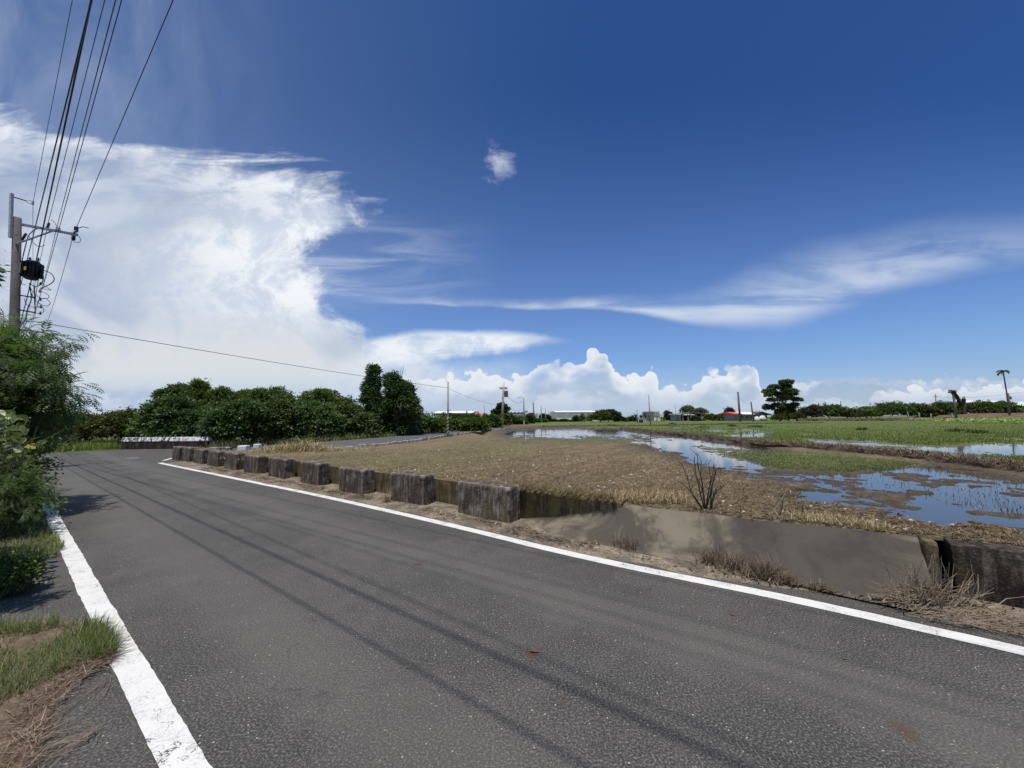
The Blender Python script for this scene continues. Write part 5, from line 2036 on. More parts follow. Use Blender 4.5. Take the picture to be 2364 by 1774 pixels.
# ================================================================== HEDGES AND TREES, left and middle
def px_tree(name, label, spec, Y, n, leaf, mat='leaf_hedge', base_px=None, zb=0.0, cat='bush', tr=.10, dd=.9, group='bushes along the side lane', subs=0, **kw):
    lob = px_lobes(spec, Y, dd)
    bx_ = base_px if base_px is not None else sum(s[0] for s in spec) / len(spec)
    if subs:
        extra = []
        for l in lob:
            for _ in range(subs):
                a_ = random.uniform(0, 2 * PI)
                e_ = random.uniform(0.15, 1.35)
                kk = random.uniform(.78, 1.05)
                rr_ = random.uniform(.18, .34)
                extra.append((l[0] + math.cos(a_) * math.cos(e_) * l[3] * kk, l[1] + math.sin(a_) * math.cos(e_) * l[4] * kk, l[2] + math.sin(e_) * l[5] * kk,
                              l[3] * rr_, l[4] * rr_, l[5] * rr_ * random.uniform(.8, 1.5)))
    if cat == 'bush':
        lob = [(l[0], l[1], (l[2] + l[5] + zb) / 2, l[3], max(l[4], .5), (l[2] + l[5] - zb) / 2 * 1.03) for l in lob]
    if subs:
        lob = lob + extra
    b = Vector((AT(bx_, 967, Y).x, Y, zb))
    return make_tree(name, label, cat, b, lob, n, leaf, mat, trunk_r=tr, group=group, **kw)


hedge = [
    ('bush', 'dark low bush at the left end behind the roadside grass', [(60, 975, 60, 28), (120, 985, 45, 26), (20, 985, 40, 30)], 26, 9000, .16, 'leaf_hedge'),
    ('bush', 'low dark green bush left of the white banded parapet', [(180, 985, 48, 26), (235, 988, 40, 24)], 25, 9000, .15, 'leaf_olive'),
    ('bush', 'yellowish bush right behind the left end of the parapet', [(290, 983, 42, 27), (330, 992, 35, 24)], 24.5, 9000, .15, 'leaf_olive'),
    ('bush', 'broad leaved mound with tiers of pale leaves behind the parapet', [(390, 968, 58, 34), (360, 995, 50, 26), (430, 990, 50, 30), (400, 945, 40, 20)], 24, 22000, .19, 'leaf_broad'),
    ('tree', 'dark treetop rising left above the broad leaved mound', [(385, 925, 24, 28), (410, 915, 26, 24), (440, 935, 24, 22)], 26, 9000, .15, 'leaf_hedge'),
    ('tree', 'feathery round treetop, highest over the parapet', [(458, 905, 24, 22), (463, 925, 28, 22)], 26.5, 6500, .13, 'leaf_feather'),
    ('tree', 'bushy treetop right of the feathery one', [(510, 920, 26, 22), (500, 945, 34, 26), (530, 940, 30, 26)], 26, 9000, .15, 'leaf_hedge'),
    ('bush', 'deep green rounded bush right of the parapet end', [(515, 985, 45, 38), (555, 965, 42, 36), (500, 1010, 35, 22)], 23.5, 18000, .17, 'leaf_broad'),
    ('tree', 'loose open treetop in the middle of the hedge', [(570, 920, 30, 15), (600, 915, 26, 18)], 27, 3800, .14, 'leaf_feather'),
    ('bush', 'broad dark bush below the double treetop', [(600, 985, 50, 42), (640, 965, 46, 36), (620, 1005, 45, 20)], 24.5, 18000, .17, 'leaf_hedge'),
    ('tree', 'double topped dark tree in the middle of the hedge', [(630, 925, 30, 26), (612, 935, 30, 24), (655, 940, 26, 22)], 27, 11000, .15, 'leaf_hedge'),
    ('bush', 'glossy bush left of the twin vine columns, facing the lane', [(700, 978, 46, 44), (740, 985, 46, 38), (670, 1000, 40, 22)], 25.5, 18000, .17, 'leaf_broad'),
    ('tree', 'spiky loose treetop left of the twin vine columns', [(740, 918, 40, 16), (720, 930, 36, 20), (770, 930, 34, 14)], 28.5, 6500, .15, 'leaf_feather'),
    ('bush', 'dark bush directly below the left vine column', [(790, 970, 48, 40), (830, 985, 46, 30), (760, 1000, 40, 16)], 27.5, 17000, .18, 'leaf_hedge'),
    ('bush', 'mid green bush below the right vine column', [(880, 975, 50, 32), (925, 980, 44, 26), (850, 995, 50, 18)], 30, 16000, .18, 'leaf_broad'),
    ('bush', 'light green weedy bush left of the striped pole', [(965, 978, 34, 22), (1000, 986, 30, 16), (935, 994, 40, 12)], 32, 12000, .18, 'leaf_light'),
    ('bush', 'dark bush right behind the striped pole', [(1045, 973, 32, 11), (1075, 973, 26, 10)], 42, 7000, .24, 'leaf_hedge'),
    ('bush', 'green bush below the cream shed beside the lane', [(1050, 984, 46, 12), (1095, 983, 38, 11)], 36, 10000, .20, 'leaf_light'),
    ('bush', 'dark bush in front of the orange roofed house', [(1122, 974, 20, 10), (1140, 974, 20, 10)], 46, 6000, .26, 'leaf_hedge'),
]
for (nm, lb, spec_, Y, n, lf, mt) in hedge:
    ct = 'tree' if nm == 'tree' else 'bush'
    px_tree(nm, lb, spec_, Y, n, lf, mt, cat=ct, tr=.10, cluster=.22, per=8, jitter=.28, sprig=.14, subs=7)

# twin columns smothered in vines
px_tree('vine_covered_tree', 'left vine smothered tree column, narrower and taller with pointed top',
        [(862, 868, 11, 22), (858, 895, 20, 24), (860, 925, 24, 26), (868, 950, 26, 22)], 28.5, 13000, .16, 'leaf_broad', cat='tree', tr=.14, group=None, cluster=.25, jitter=.15)
px_tree('vine_covered_tree', 'right vine smothered tree, broader with rounded shoulder',
        [(905, 880, 18, 20), (915, 905, 26, 24), (935, 905, 22, 24), (940, 935, 28, 26), (905, 935, 24, 24), (952, 950, 20, 16)], 29, 18000, .16, 'leaf_broad', cat='tree', tr=.16, group=None, cluster=.25, jitter=.15)
mb = MB()
for (x0, y0, x1, y1) in ((862, 860, 855, 840), (921, 885, 926, 850), (924, 880, 932, 845), (900, 870, 893, 858)):
    mb.tube([AT(x0, y0, 29), AT((x0 + x1) / 2 + 1, (y0 + y1) / 2, 29), AT(x1, y1, 29)], [.03, .02, .008], 5)
o = mb.build('bare_twigs', 'twig_dark')
tag(o, 'bare twigs sticking out above the two vine covered trees', 'twigs')

# trees farther along the lane
far_t = [
    ('tiered_tree', 'pale tiered tree behind the lane bend pole', [(1162, 945, 16, 6), (1150, 952, 14, 6), (1160, 960, 22, 7), (1158, 938, 8, 5)], 70, 4500, .35, 'leaf_far'),
    ('bush', 'dark round bush behind the lane bend pole', [(1146, 973, 20, 9), (1164, 970, 12, 9)], 60, 7000, .32, 'leaf_hedge'),
    ('bush', 'green bush below the white housing block, left', [(1180, 973, 18, 8), (1190, 975, 16, 7)], 72, 5000, .34, 'leaf_hedge'),
    ('bush', 'green bush below the white housing block, right', [(1203, 973, 13, 7), (1198, 978, 18, 5)], 74, 4500, .34, 'leaf_light'),
    ('bush', 'round dark tree below the roof turret', [(1222, 967, 10, 7), (1214, 974, 16, 7)], 84, 5000, .36, 'leaf_hedge'),
    ('bush', 'dark bush under the cream apartment house', [(1240, 974, 12, 5), (1252, 974, 10, 5)], 100, 3500, .4, 'leaf_hedge'),
    ('tree', 'round dark tree between apartment house and warehouse', [(1254, 964, 8, 7), (1262, 966, 9, 6)], 118, 3500, .42, 'leaf_far'),
    ('bush', 'low bush row left of the warehouse', [(1275, 974, 14, 4), (1290, 975, 12, 3)], 118, 3500, .42, 'leaf_far'),
    ('bush', 'low dark bush in front of the warehouse, left', [(1302, 974, 9, 4), (1318, 975, 12, 3)], 116, 3000, .42, 'leaf_far'),
    ('bush', 'small round bush in front of the warehouse, centre', [(1331, 969, 8, 6)], 114, 2500, .4, 'leaf_far'),
    ('shrub', 'grey spiky conifer like shrub in front of the warehouse bay', [(1345, 968, 6, 7), (1344, 962, 3, 5)], 112, 2500, .4, 'leaf_pale_far'),
    ('tree', 'wide round green tree right of the warehouse, left half', [(1382, 966, 20, 11), (1390, 960, 16, 10)], 96, 9000, .34, 'leaf_light'),
    ('tree', 'wide round green tree right of the warehouse, right half', [(1415, 965, 22, 11), (1412, 957, 15, 9), (1430, 970, 14, 7)], 98, 9000, .34, 'leaf_far'),
    ('tree', 'pale feathery treetop above the wide round trees', [(1400, 953, 14, 5), (1410, 955, 14, 5)], 104, 2500, .36, 'leaf_pale_far'),
    ('bush', 'brownish bush right of the small pale shed', [(1448, 972, 10, 5), (1460, 970, 8, 6)], 110, 2600, .4, 'leaf_purple'),
    ('bush', 'dark clump left of the thatched barn', [(1543, 962, 9, 10), (1550, 968, 12, 8)], 122, 4000, .42, 'leaf_far'),
    ('tree', 'pale crowned tree above the left of the barn', [(1585, 950, 13, 10), (1594, 947, 8, 8)], 124, 5000, .42, 'leaf_pale_far'),
    ('tree', 'low round pale crowned tree above the right of the barn', [(1615, 951, 15, 7)], 124, 4500, .42, 'leaf_pale_far'),
    ('bush', 'bush at the foot of the barn', [(1605, 969, 12, 5)], 108, 2500, .38, 'leaf_far'),
    ('bush', 'shrub belt between barn and farmhouse, left part', [(1640, 966, 14, 8), (1655, 968, 12, 8)], 112, 5000, .4, 'leaf_light'),
    ('bush', 'shrub belt between barn and farmhouse, right part', [(1672, 967, 14, 8), (1688, 968, 9, 8)], 112, 5000, .4, 'leaf_far'),
    ('tree', 'dark round tree left of the farmhouse red roof', [(1684, 953, 10, 9), (1686, 962, 9, 8)], 120, 4500, .42, 'leaf_far'),
    ('bush', 'low bush at the foot of the tall tree', [(1820, 960, 22, 8), (1800, 965, 18, 8), (1845, 962, 16, 9)], 98, 8000, .36, 'leaf_light'),
]
for (nm, lb, spec_, Y, n, lf, mt) in far_t:
    px_tree(nm, lb, spec_, Y, n, lf, mt, cat='tree' if 'tree' in nm else 'bush', tr=.15, group='trees and bushes beyond the fields', cluster=.28, per=8, zb=.35)

# banana plants: arching blade leaves
def banana(label, x, ytop, ybase, Y, n=9, name='banana_plant'):
    b = AT(x, ybase, Y)
    h = AT(x, ytop, Y).z - b.z
    root = empty(name, b, label, 'plant', 'banana plants')
    MB().tube([b - Vector((0, 0, .2)), b + Vector((0, 0, h * .5))], [.16, .09], 7).build('stem', 'green_stem', root)
    V, F, R = [], [], []
    for k in range(n):
        a = 2 * PI * k / n + random.uniform(-.3, .3)
        ln = h * random.uniform(.55, .8)
        p0 = b + Vector((0, 0, h * random.uniform(.35, .55)))
        prev = None
        el = random.uniform(.9, 1.45)
        p_ = p0.copy()
        rr = random.random() * .9
        for i in range(6):
            wv_ = ln * .13 * math.sin(PI * (i + .6) / 6.2)
            side = Vector((-math.sin(a), math.cos(a), 0))
            V += [p_ - side * wv_, p_ + side * wv_]
            R += [rr, rr]
            p_ = p_ + (Vector((math.cos(a), math.sin(a), 0)) * math.cos(el) + Vector((0, 0, math.sin(el)))) * ln / 5
            el -= .38
            if i:
                m_ = len(V)
                F.append((m_ - 4, m_ - 3, m_ - 1, m_ - 2))
    np_mesh('leaves', np.array([tuple(v_) for v_ in V]), np.array(F), 'leaf_light', root, {'rnd': R})


for k, (x, yt, lb) in enumerate([(1461, 955, 'left of the mast'), (1468, 953, 'tight behind the short dark pole'), (1480, 955, 'behind the shelter roof'), (1490, 952, 'tallest, right of the shelter'),
                                 (1499, 954, 'left of the mid field pole'), (1517, 958, 'below the white house'), (1527, 960, 'below the white annex'), (1533, 963, 'right of the annex foot')]):
    banana('banana plant %s' % lb, x, yt, 974, 108)
for k, (x, yt, lb) in enumerate([(1966, 934, 'with the tallest upright leaf in the right hedge'), (1985, 938, 'second in the right hedge group'), (2000, 939, 'with wide leaves in the hedge middle'), (2012, 941, 'nearest the tall dark hedge bush'), (1975, 940, 'low between two others in the right hedge')]):
    banana('banana plant %s' % lb, x, yt, 966, 92)

# the big lone tree: flat tiers of foliage
spec_ = [(1808, 885, 17, 7), (1820, 893, 15, 7), (1802, 897, 14, 7), (1783, 895, 13, 6), (1775, 905, 15, 6), (1768, 914, 10, 5), (1815, 905, 20, 8), (1832, 910, 14, 7),
         (1795, 912, 16, 7), (1778, 925, 13, 5), (1812, 921, 22, 8), (1833, 925, 12, 6), (1795, 938, 18, 7), (1818, 940, 20, 8), (1838, 935, 11, 5), (1770, 938, 9, 4),
         (1780, 944, 13, 5), (1826, 950, 18, 8), (1805, 952, 18, 8)]
Yb = 92
lob = [(l[0], l[1] + random.uniform(-1.2, 1.2), l[2], l[3] * .86, l[3] * .8, l[5] * .85) for l in px_lobes(spec_, Yb)]
b = Vector((AT(1800, 967, Yb).x, Yb, .35))
rt = make_tree('tall_tree', 'tall lone tree with tiered dark crown right of the farmhouse', 'tree', b, lob, 26000, .34, 'leaf_hedge', 'grey_bark', .28, cluster=.26, per=9, jitter=.12, droop=.1)

# right hedge
rh = [
    ('low dark bush at the left end of the right hedge', [(1862, 953, 18, 10), (1880, 951, 18, 11)], 'leaf_purple'),
    ('green topped bush in the right hedge below the lone pole', [(1905, 950, 20, 11), (1930, 950, 20, 11)], 'leaf_hedge'),
    ('dark bush with purple tint in the right hedge', [(1950, 955, 18, 10), (1970, 957, 20, 9)], 'leaf_hedge'),
    ('bush behind the banana plants in the right hedge', [(1995, 953, 20, 10), (2015, 954, 16, 10)], 'leaf_light'),
    ('tall rounded dark bush in the middle of the right hedge', [(2045, 948, 22, 14), (2065, 946, 20, 13)], 'leaf_hedge'),
    ('bush behind the leaning white fence posts', [(2090, 948, 18, 12), (2110, 948, 18, 12)], 'leaf_hedge'),
    ('light topped bush left of the crossarm pole', [(2130, 950, 20, 13), (2148, 953, 16, 10)], 'leaf_olive'),
    ('bush left of the broken palm trunk', [(2175, 947, 20, 15), (2195, 946, 18, 14)], 'leaf_hedge'),
    ('brown tinged bush right of the broken palm', [(2220, 948, 20, 14), (2240, 950, 16, 13)], 'leaf_olive'),
    ('long trimmed bush below the green shed, left part', [(2265, 942, 22, 10), (2285, 941, 20, 10)], 'leaf_hedge'),
    ('long trimmed bush below the green shed, right part', [(2310, 942, 22, 10), (2332, 945, 18, 9)], 'leaf_hedge'),
]
for (lb, spec_, mt) in rh:
    px_tree('bush', lb, spec_, 98, 9000, .36, mt, cat='bush', tr=.12, group='bushes of the right hedge', cluster=.36, per=8, zb=.85)
# dark band below the hedge and brown bank
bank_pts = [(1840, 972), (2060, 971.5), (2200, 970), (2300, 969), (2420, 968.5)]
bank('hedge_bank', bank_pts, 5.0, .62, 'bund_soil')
mb = MB()
P_ = [(2225, 967), (2262, 959), (2300, 956), (2364, 954), (2500, 953)]
pr_ = [AT(x, y, 88) for x, y in P_]
V = []
for p in resample(pr_, 1.0):
    for (dy_, dz_) in ((-5.5, -1.6), (-3.0, -.9), (-1.0, -.3), (1, 0), (14, 0), (14, -1.8)):
        V.append(p + Vector((0, dy_, dz_ + random.uniform(-.12, .12))))
n = len(V) // 6
F = [(i * 6 + j, (i + 1) * 6 + j, (i + 1) * 6 + j + 1, i * 6 + j + 1) for i in range(n - 1) for j in range(5)]
simple('brown_bank', (0.17, 0.115, 0.075), (0.10, 0.065, 0.045), 1.2, 0.95, 0.8)
tag(mb.add(V, F).build('brown_bank', 'brown_bank'), kind='structure')

# palms
def frond_palm(label, x0, y0, x1, y1, Y, crown_px, nf, name='areca_palm', droop=1.0, r=.12, extra=None):
    a, b = AT(x0, y0, Y), AT(x1, y1, Y)
    root = empty(name, a, label, 'palm')
    MB().tube([a - Vector((0, 0, .4)), a.lerp(b, .5) + Vector((.08, 0, 0)), b], [r, r * .85, r * .7], 9).build('trunk', 'palm_trunk', root, smooth=True)
    R = crown_px / FPX * Y
    base, dr, nr, ln = [], [], [], []
    ribs = MB()
    for k in range(nf):
        az = 2 * PI * k / nf + random.uniform(-.3, .3)
        el = random.uniform(.3, 1.3)
        p = b.copy()
        L = R * random.uniform(.8, 1.1)
        pts_ = [p.copy()]
        for i in range(9):
            dv = Vector((math.cos(az) * math.cos(el), math.sin(az) * math.cos(el), math.sin(el)))
            p = p + dv * L / 9
            pts_.append(p.copy())
            side = Vector((-math.sin(az), math.cos(az), 0))
            for s_ in (-1, 1):
                for w_ in (0, .5):
                    base.append(tuple(p - dv * L / 9 * w_))
                    dd_ = side * s_ + dv * .6 + Vector((0, 0, -.55 * droop))
                    dr.append(tuple(dd_))
                    nr.append((0, 0, 1))
                    ln.append(L * .36 * math.sin(PI * (i + 1.2) / 11))
            el -= .24 * droop
        ribs.tube(pts_, [.03] * 5 + [.015] * 5, 4)
    ln = np.array(ln)
    v, rr = leaf_arrays(np.array(base), np.array(dr), np.array(nr, float), ln, ln * .14 + .02, np.clip(RS.rand(len(ln)), 0, .9))
    np_mesh('fronds', v, quads_for(len(v) // 4), 'leaf_far', root, {'rnd': rr})
    ribs.build('frond_ribs', 'green_stem', root)
    return root, b


frond_palm('very tall slender palm with small dark crown at the far right', 2330, 955, 2316, 859, 74, 14, 13, r=.13, droop=1.1)
rt, pb = frond_palm('drooping palm with wilted crown before the right hedge', 2208, 968, 2199, 903, 70, 13, 9, name='wilted_palm', droop=1.9, r=.2)
# collapsed frond mass from its crown to the hedge
pts_ = [AT(2201, 904, 70), AT(2208, 912, 70), AT(2214, 924, 70), AT(2219, 932, 70), AT(2223, 928, 70), AT(2224, 920, 70)]
base, dr = [], []
for p in bez(pts_, 16):
    for _ in range(7):
        base.append(tuple(p + Vector((random.uniform(-.12, .12), random.uniform(-.2, .2), random.uniform(-.1, .1)))))
        dr.append((random.uniform(-.5, .5), random.uniform(-.4, .4), -1))
ln = np.full(len(base), .62)
v, rr = leaf_arrays(np.array(base), np.array(dr), np.tile([0, -1., .3], (len(base), 1)), ln, ln * .2, RS.rand(len(base)) * .6)
np_mesh('hanging_fronds', v, quads_for(len(base)), 'leaf_far', rt, {'rnd': rr})
rt = empty('palm_stump', AT(2226.5, 945, 71), 'broken topless palm trunk right of the wilted palm', 'palm')
MB().tube([AT(2228, 955, 71), AT(2225, 916, 71)], [.2, .17], 8).build('trunk', 'palm_trunk', rt, smooth=True)
# second fruiting one
# vegetable plants at the paddy's far edge
pts = img_scatter(420, [(1965, 969), (2364, 966), (2364, 980), (2250, 979), (2100, 974), (1965, 973)], ZF)
pts[:, 1] = np.clip(pts[:, 1], 40, 72)
base = np.repeat(pts, 5, 0) + RS.normal(size=(2100, 3)) * np.array([.25, .25, .02])
base[:, 2] = ZF + .15 + RS.rand(2100) * .35
v, rr = leaf_arrays(base, np.concatenate([RS.normal(size=(2100, 2)), np.full((2100, 1), .25)], 1), np.tile([0, -.4, 1.], (2100, 1)), np.full(2100, .42), np.full(2100, .30), RS.rand(2100) ** .8)
o = np_mesh('vegetable_plants', v, quads_for(2100), 'crop_leaf', attrs={'rnd': rr})
tag(o, 'pale leafy vegetable rows at the far edge of the right paddy', 'crop', kind='stuff')

# ================================================================== GROUND COVER (stuff)
# grass bank behind the junction at the left
p = gnd_scatter(9000, [(0, 1046), (88, 1046), (278, 1036), (278, 1026), (0, 1026)], 0.0)
blades('tall_grass', p, .42, .035, 'blade_paddy', 'thick green grass bank beyond the road at the left', 'grass', kind='stuff', lean=.6)
p = gnd_scatter(900, [(478, 1040), (545, 1036), (640, 1030), (640, 1024), (540, 1028), (478, 1034)], 0.0)
v_ = p.copy()
blades('tall_grass', p, .55, .03, 'blade_green', 'bright grass clump right of the banded parapet below the hedge', 'grass', kind='stuff')
# weeds along the left side of the lane
LpV = [q_ for q_ in Lp if q_.z > .02]
pts = []
for p in resample(LpV, .12):
    for _ in range(22):
        pts.append((p.x - abs(random.gauss(0, .55)) - .02, p.y + random.uniform(0, .6), p.z - .03))
pts = np.array(pts)
blades('lane_weeds', pts, .34, .045, 'blade_green', 'mixed weeds along the far side of the lane', 'weeds', kind='stuff', lean=.8)
pts2 = pts[RS.rand(len(pts)) < .35] + np.array([-.25, .2, .0])
n_ = len(pts2)
bs = pts2 + np.stack([RS.normal(size=n_) * .15, RS.normal(size=n_) * .15, RS.rand(n_) * .45], 1)
v, rr = leaf_arrays(bs, rand_dir(n_), np.tile([0, -.3, 1.], (n_, 1)), np.full(n_, .13), np.full(n_, .08), RS.rand(n_))
o = np_mesh('leafy_weeds', v, quads_for(n_), 'leaf_light', attrs={'rnd': rr})
tag(o, 'small leafy weeds under the lane hedge', 'weeds', kind='stuff')

# rice seedlings / grass in the paddies
def fieldz(pts):
    return pts


p = img_scatter(60000, [(1245, 977), (1437, 990), (1600, 1006), (1705, 1019), (1775, 1029), (1900, 1032), (2130, 1053), (2364, 1080), (2364, 972), (1900, 971), (1500, 976)], ZF)
sxp, syp = proj(p[:, 0], p[:, 1], np.full(len(p), ZF))
wmp = np.full(len(p), -60.0)
for Pp in W_POLYS:
    wmp = np.maximum(wmp, sdist(Pp, sxp, syp))
keep = wmp < -3 + RS.normal(size=len(p)) * 3
p = p[keep & (p[:, 1] < 95)]
blades('paddy_grass', p, .085, .035, 'blade_paddy', 'green seedlings covering the paddies beyond the earth bank', 'crop', kind='stuff', lean=.5, segs=2)
p = img_scatter(15000, [(1655, 1046), (1800, 1040), (1960, 1052), (2120, 1072), (2060, 1082), (1960, 1090), (1800, 1084), (1720, 1060)], ZF)
blades('short_weeds', p, .045, .014, 'blade_green', 'low green weeds on the mud this side of the straw bank', 'weeds', kind='stuff', segs=2)
# reeds and stubble standing in the shallow water
p = img_scatter(1500, [(1400, 1003), (1600, 1014), (1760, 1036), (1760, 1078), (1990, 1090), (2141, 1080), (2364, 1108), (2364, 1205), (2120, 1150), (1880, 1125), (1720, 1085), (1560, 1045), (1420, 1010)], ZW - .01)
blades('water_stubble', p, .055, .008, 'litter_field', 'dark stubble standing out of the shallow flood water', 'stubble', kind='stuff', segs=2, lean=.9)
# darker clumps in paddies
for k, (x, y, r, lb) in enumerate([(1552, 979.5, 6, 'dark weed clump on the far bank in mid field'), (1690, 985, 8, 'left dark weed clump in the green paddy'), (1745, 987, 16, 'wide dark weed patch in the green paddy below the farmhouse'),
                                   (1992, 994, 10, 'dark tuft in the green paddy, left of the right group'), (2211, 998, 16, 'dark tuft left of the pair in the right paddy'), (2255, 1001, 18, 'dark tuft right of the pair in the right paddy'), (1413, 984, 14, 'weed clump on the far bank right of the wide tree')]):
    c = G(x, y, ZF)
    rw = r / FPX * c.y
    n_ = 260
    bs = np.stack([c.x + RS.normal(size=n_) * rw * .45, c.y + RS.normal(size=n_) * rw * .5, np.full(n_, ZF)], 1)
    blades('weed_clump', bs, .24, .07, 'leaf_hedge', lb, 'weeds', group='weed clumps in the paddies', segs=2, lean=.7)

# chaff and debris on the near field
p = img_scatter(76000, [(640, 1060), (900, 1035), (1180, 1012), (1460, 1016), (1560, 1048), (1700, 1088), (1860, 1130), (1950, 1160), (2364, 1225), (2364, 1282), (2060, 1238), (1437, 1168), (1210, 1132), (900, 1100), (640, 1078)], ZF + .008)
sq_s = p[:, 0] * U.x + p[:, 1] * U.y
sq_q = p[:, 0] * Pv.x + p[:, 1] * Pv.y
p = p[sq_q > np.array([qF(x) for x in sq_s]) + .02]
tz, _, _, twm, _ = terrain(p[:, 0], p[:, 1])
p[:, 2] = tz + .002 + RS.rand(len(p)) * .006
p = p[(tz > ZW + .002)]
dist_ = np.hypot(p[:, 0], p[:, 1])
az_ = RS.rand(len(p)) * 2 * PI
h_ = (0.014 + RS.rand(len(p)) ** 2 * .050) * (0.7 + dist_ / 14)
rnd_ = np.clip(RS.rand(len(p)) ** 1.3, 0, .92)
rnd_ = np.where(RS.rand(len(p)) < .02, 1.0, rnd_)
v, f, r = blade_arrays(p, az_, 1.15 + RS.rand(len(p)) * .4, h_, h_ * .20, RS.rand(len(p)) * .3, rnd_, 1)
o = np_mesh('field_litter', v, f, 'litter_field', attrs={'rnd': r})
tag(o, 'broken straw and chaff lying over the ploughed brown field', 'straw litter', kind='stuff')
# pale shells / stones
mb = MB()
pp = img_scatter(90, [(700, 1060), (1100, 1030), (1480, 1060), (1700, 1110), (2000, 1165), (2364, 1230), (2100, 1225), (1450, 1160), (900, 1095)], ZF + .02)
for q_ in pp:
    s_ = random.uniform(.006, .018) * (1 + q_[1] / 14)
    mb.lathe([(0, s_ * .2), (s_ * .4, s_), (s_ * .9, s_ * .7), (s_ * 1.2, s_ * .15)], (q_[0], q_[1], float(terrain(np.array([q_[0]]), np.array([q_[1]]))[0][0]) - .002), (random.uniform(-.4, .4), random.uniform(-.4, .4), 1), 6)
tag(mb.build('snail_shells', 'pebble'), 'tiny pale shells and stones scattered on the mud', 'shells', kind='stuff')

# straw along the wall top and field edge near the ramp
def edge_straw(name, label, s0, s1, n, z, ht, qoff=0.04, dens_noise=True, mat='blade_straw', wd=.010, lean=.9, bend=1.6, spread=.10, lift=0.03, azc=None, azs=None):
    s_ = s0 + (s1 - s0) * RS.rand(n)
    qv = np.array([qF(x) - .07 for x in s_]) + qoff + np.abs(RS.normal(size=n)) * spread
    if dens_noise:
        k_ = fbm(s_ * 1.7, qv * 0 + 2.2, 3) > .40 + RS.rand(n) * .2
        s_, qv = s_[k_], qv[k_]
    P3 = np.stack([U.x * s_ + Pv.x * qv, U.y * s_ + Pv.y * qv, np.full(len(s_), z + lift)], 1)
    return blades(name, P3, ht, wd, mat, label, 'dry grass', kind='stuff', lean=lean, bend=bend, lean_min=.3, azc=azc, azs=azs)


edge_straw('dry_fringe', 'dry grass fringe hanging over the retaining wall by the ramp', 2.1, 3.9, 2300, ZF, .20, qoff=.00, wd=.006, spread=.04, bend=2.4, lean=.9, dens_noise=False, azc=math.atan2(-Pv.y, -Pv.x), azs=.7)
edge_straw('dry_fringe', 'dry straw on the wall top between the blocks', 3.9, SEND - 1, 1900, ZF, .10, qoff=.10, wd=.009, spread=.16)
edge_straw('dry_fringe', 'pale dry grass along the upper edge of the ramp', -0.6, 1.7, 900, ZF, .09, qoff=.12, wd=.006, spread=.12)
# fluffy pale straw strip
p = img_scatter(2600, [(1810, 1190), (1870, 1193), (1950, 1200), (2060, 1224), (2050, 1232), (1960, 1219), (1850, 1204)], ZF + .005)
blades('straw_tufts', p, .085, .008, 'blade_straw', 'pale curly straw strip on the mud above the ramp', 'dry grass', kind='stuff', lean=1.0, bend=2.2)
p = img_scatter(1100, [(1400, 1146), (1500, 1144), (1580, 1154), (1590, 1165), (1500, 1165), (1420, 1161)], ZF + .005)
blades('straw_tufts', p, .16, .009, 'blade_straw', 'pale straw tufts at the ramp corner left of the dead shrub', 'dry grass', kind='stuff', lean=1.1, bend=1.8)

# straw heap at the far end of the blocks
C_ = G(688, 1048, .30)
n_ = 4200
rr_ = np.sqrt(RS.rand(n_))
th_ = RS.rand(n_) * 2 * PI
bx_ = C_.x + rr_ * np.cos(th_) * 1.9
by_ = C_.y + rr_ * np.sin(th_) * 1.1
bz_ = .20 + .42 * (1 - rr_) ** .8 * (0.6 + .8 * fbm(bx_ * 1.4, by_ * 1.4, 3)) * RS.rand(n_) ** .3
blades('straw_heap', np.stack([bx_, by_, bz_], 1), .45, .022, 'blade_straw', 'tangled heap of dry straw beside the white painted block', 'straw heap', lean=1.3, bend=1.4, lean_min=.5)
mb = MB()
V = []
for i in range(13):
    for j in range(24):
        r_h = i / 12
        a = 2 * PI * j / 24
        V.append((C_.x + math.cos(a) * r_h * 2.0, C_.y + math.sin(a) * r_h * 1.2, .10 + .36 * (1 - r_h ** 1.3) * (1 + .3 * math.sin(j * 2.1 + i))))
F = [(i * 24 + j, i * 24 + (j + 1) % 24, (i + 1) * 24 + (j + 1) % 24, (i + 1) * 24 + j) for i in range(12) for j in range(24)]
simple('straw_ground', (0.26, 0.20, 0.115), (0.13, 0.095, 0.055), 7, 0.95, 0.8)
tag(mb.add(V, F).build('straw_mound', 'straw_ground', smooth=True), kind='structure')
p = img_scatter(2600, [(500, 1060), (600, 1053), (800, 1040), (860, 1036), (880, 1044), (760, 1056), (650, 1066), (560, 1064)], .34)
blades('straw_tufts', p, .16, .016, 'blade_straw', 'loose straw spreading from the heap over the field corner', 'dry grass', kind='stuff', lean=1.3, bend=1.2)

# straw on the right earth bank
pts = []
for p in resample(b2, .05):
    for _ in range(42):
        pts.append((p.x + random.gauss(0, .15), p.y + random.gauss(0, .15), ZF + .06 + random.uniform(0, .13)))
blades('bank_straw', np.array(pts), .13, .012, 'blade_brown', 'dead brown grass matted over the right earth bank', 'dry grass', kind='stuff', lean=1.2, bend=1.3, lean_min=.3)
pts = []
for p in resample(b3, .10):
    for _ in range(5):
        pts.append((p.x + random.gauss(0, .25), p.y + random.gauss(0, .25), ZF + .02))
blades('bank_straw', np.array(pts), .11, .03, 'blade_dry', 'brown grass on the bank behind the far water', 'dry grass', kind='stuff', lean=.9, segs=2)
pts = []
for p in resample(b4, .15):
    for _ in range(5):
        pts.append((p.x + random.gauss(0, .3), p.y + random.gauss(0, .3), ZF + .05))
blades('bank_weeds', np.array(pts), .16, .07, 'leaf_olive', 'dark weeds along the far earth bank', 'weeds', kind='stuff', segs=2)
pts = []
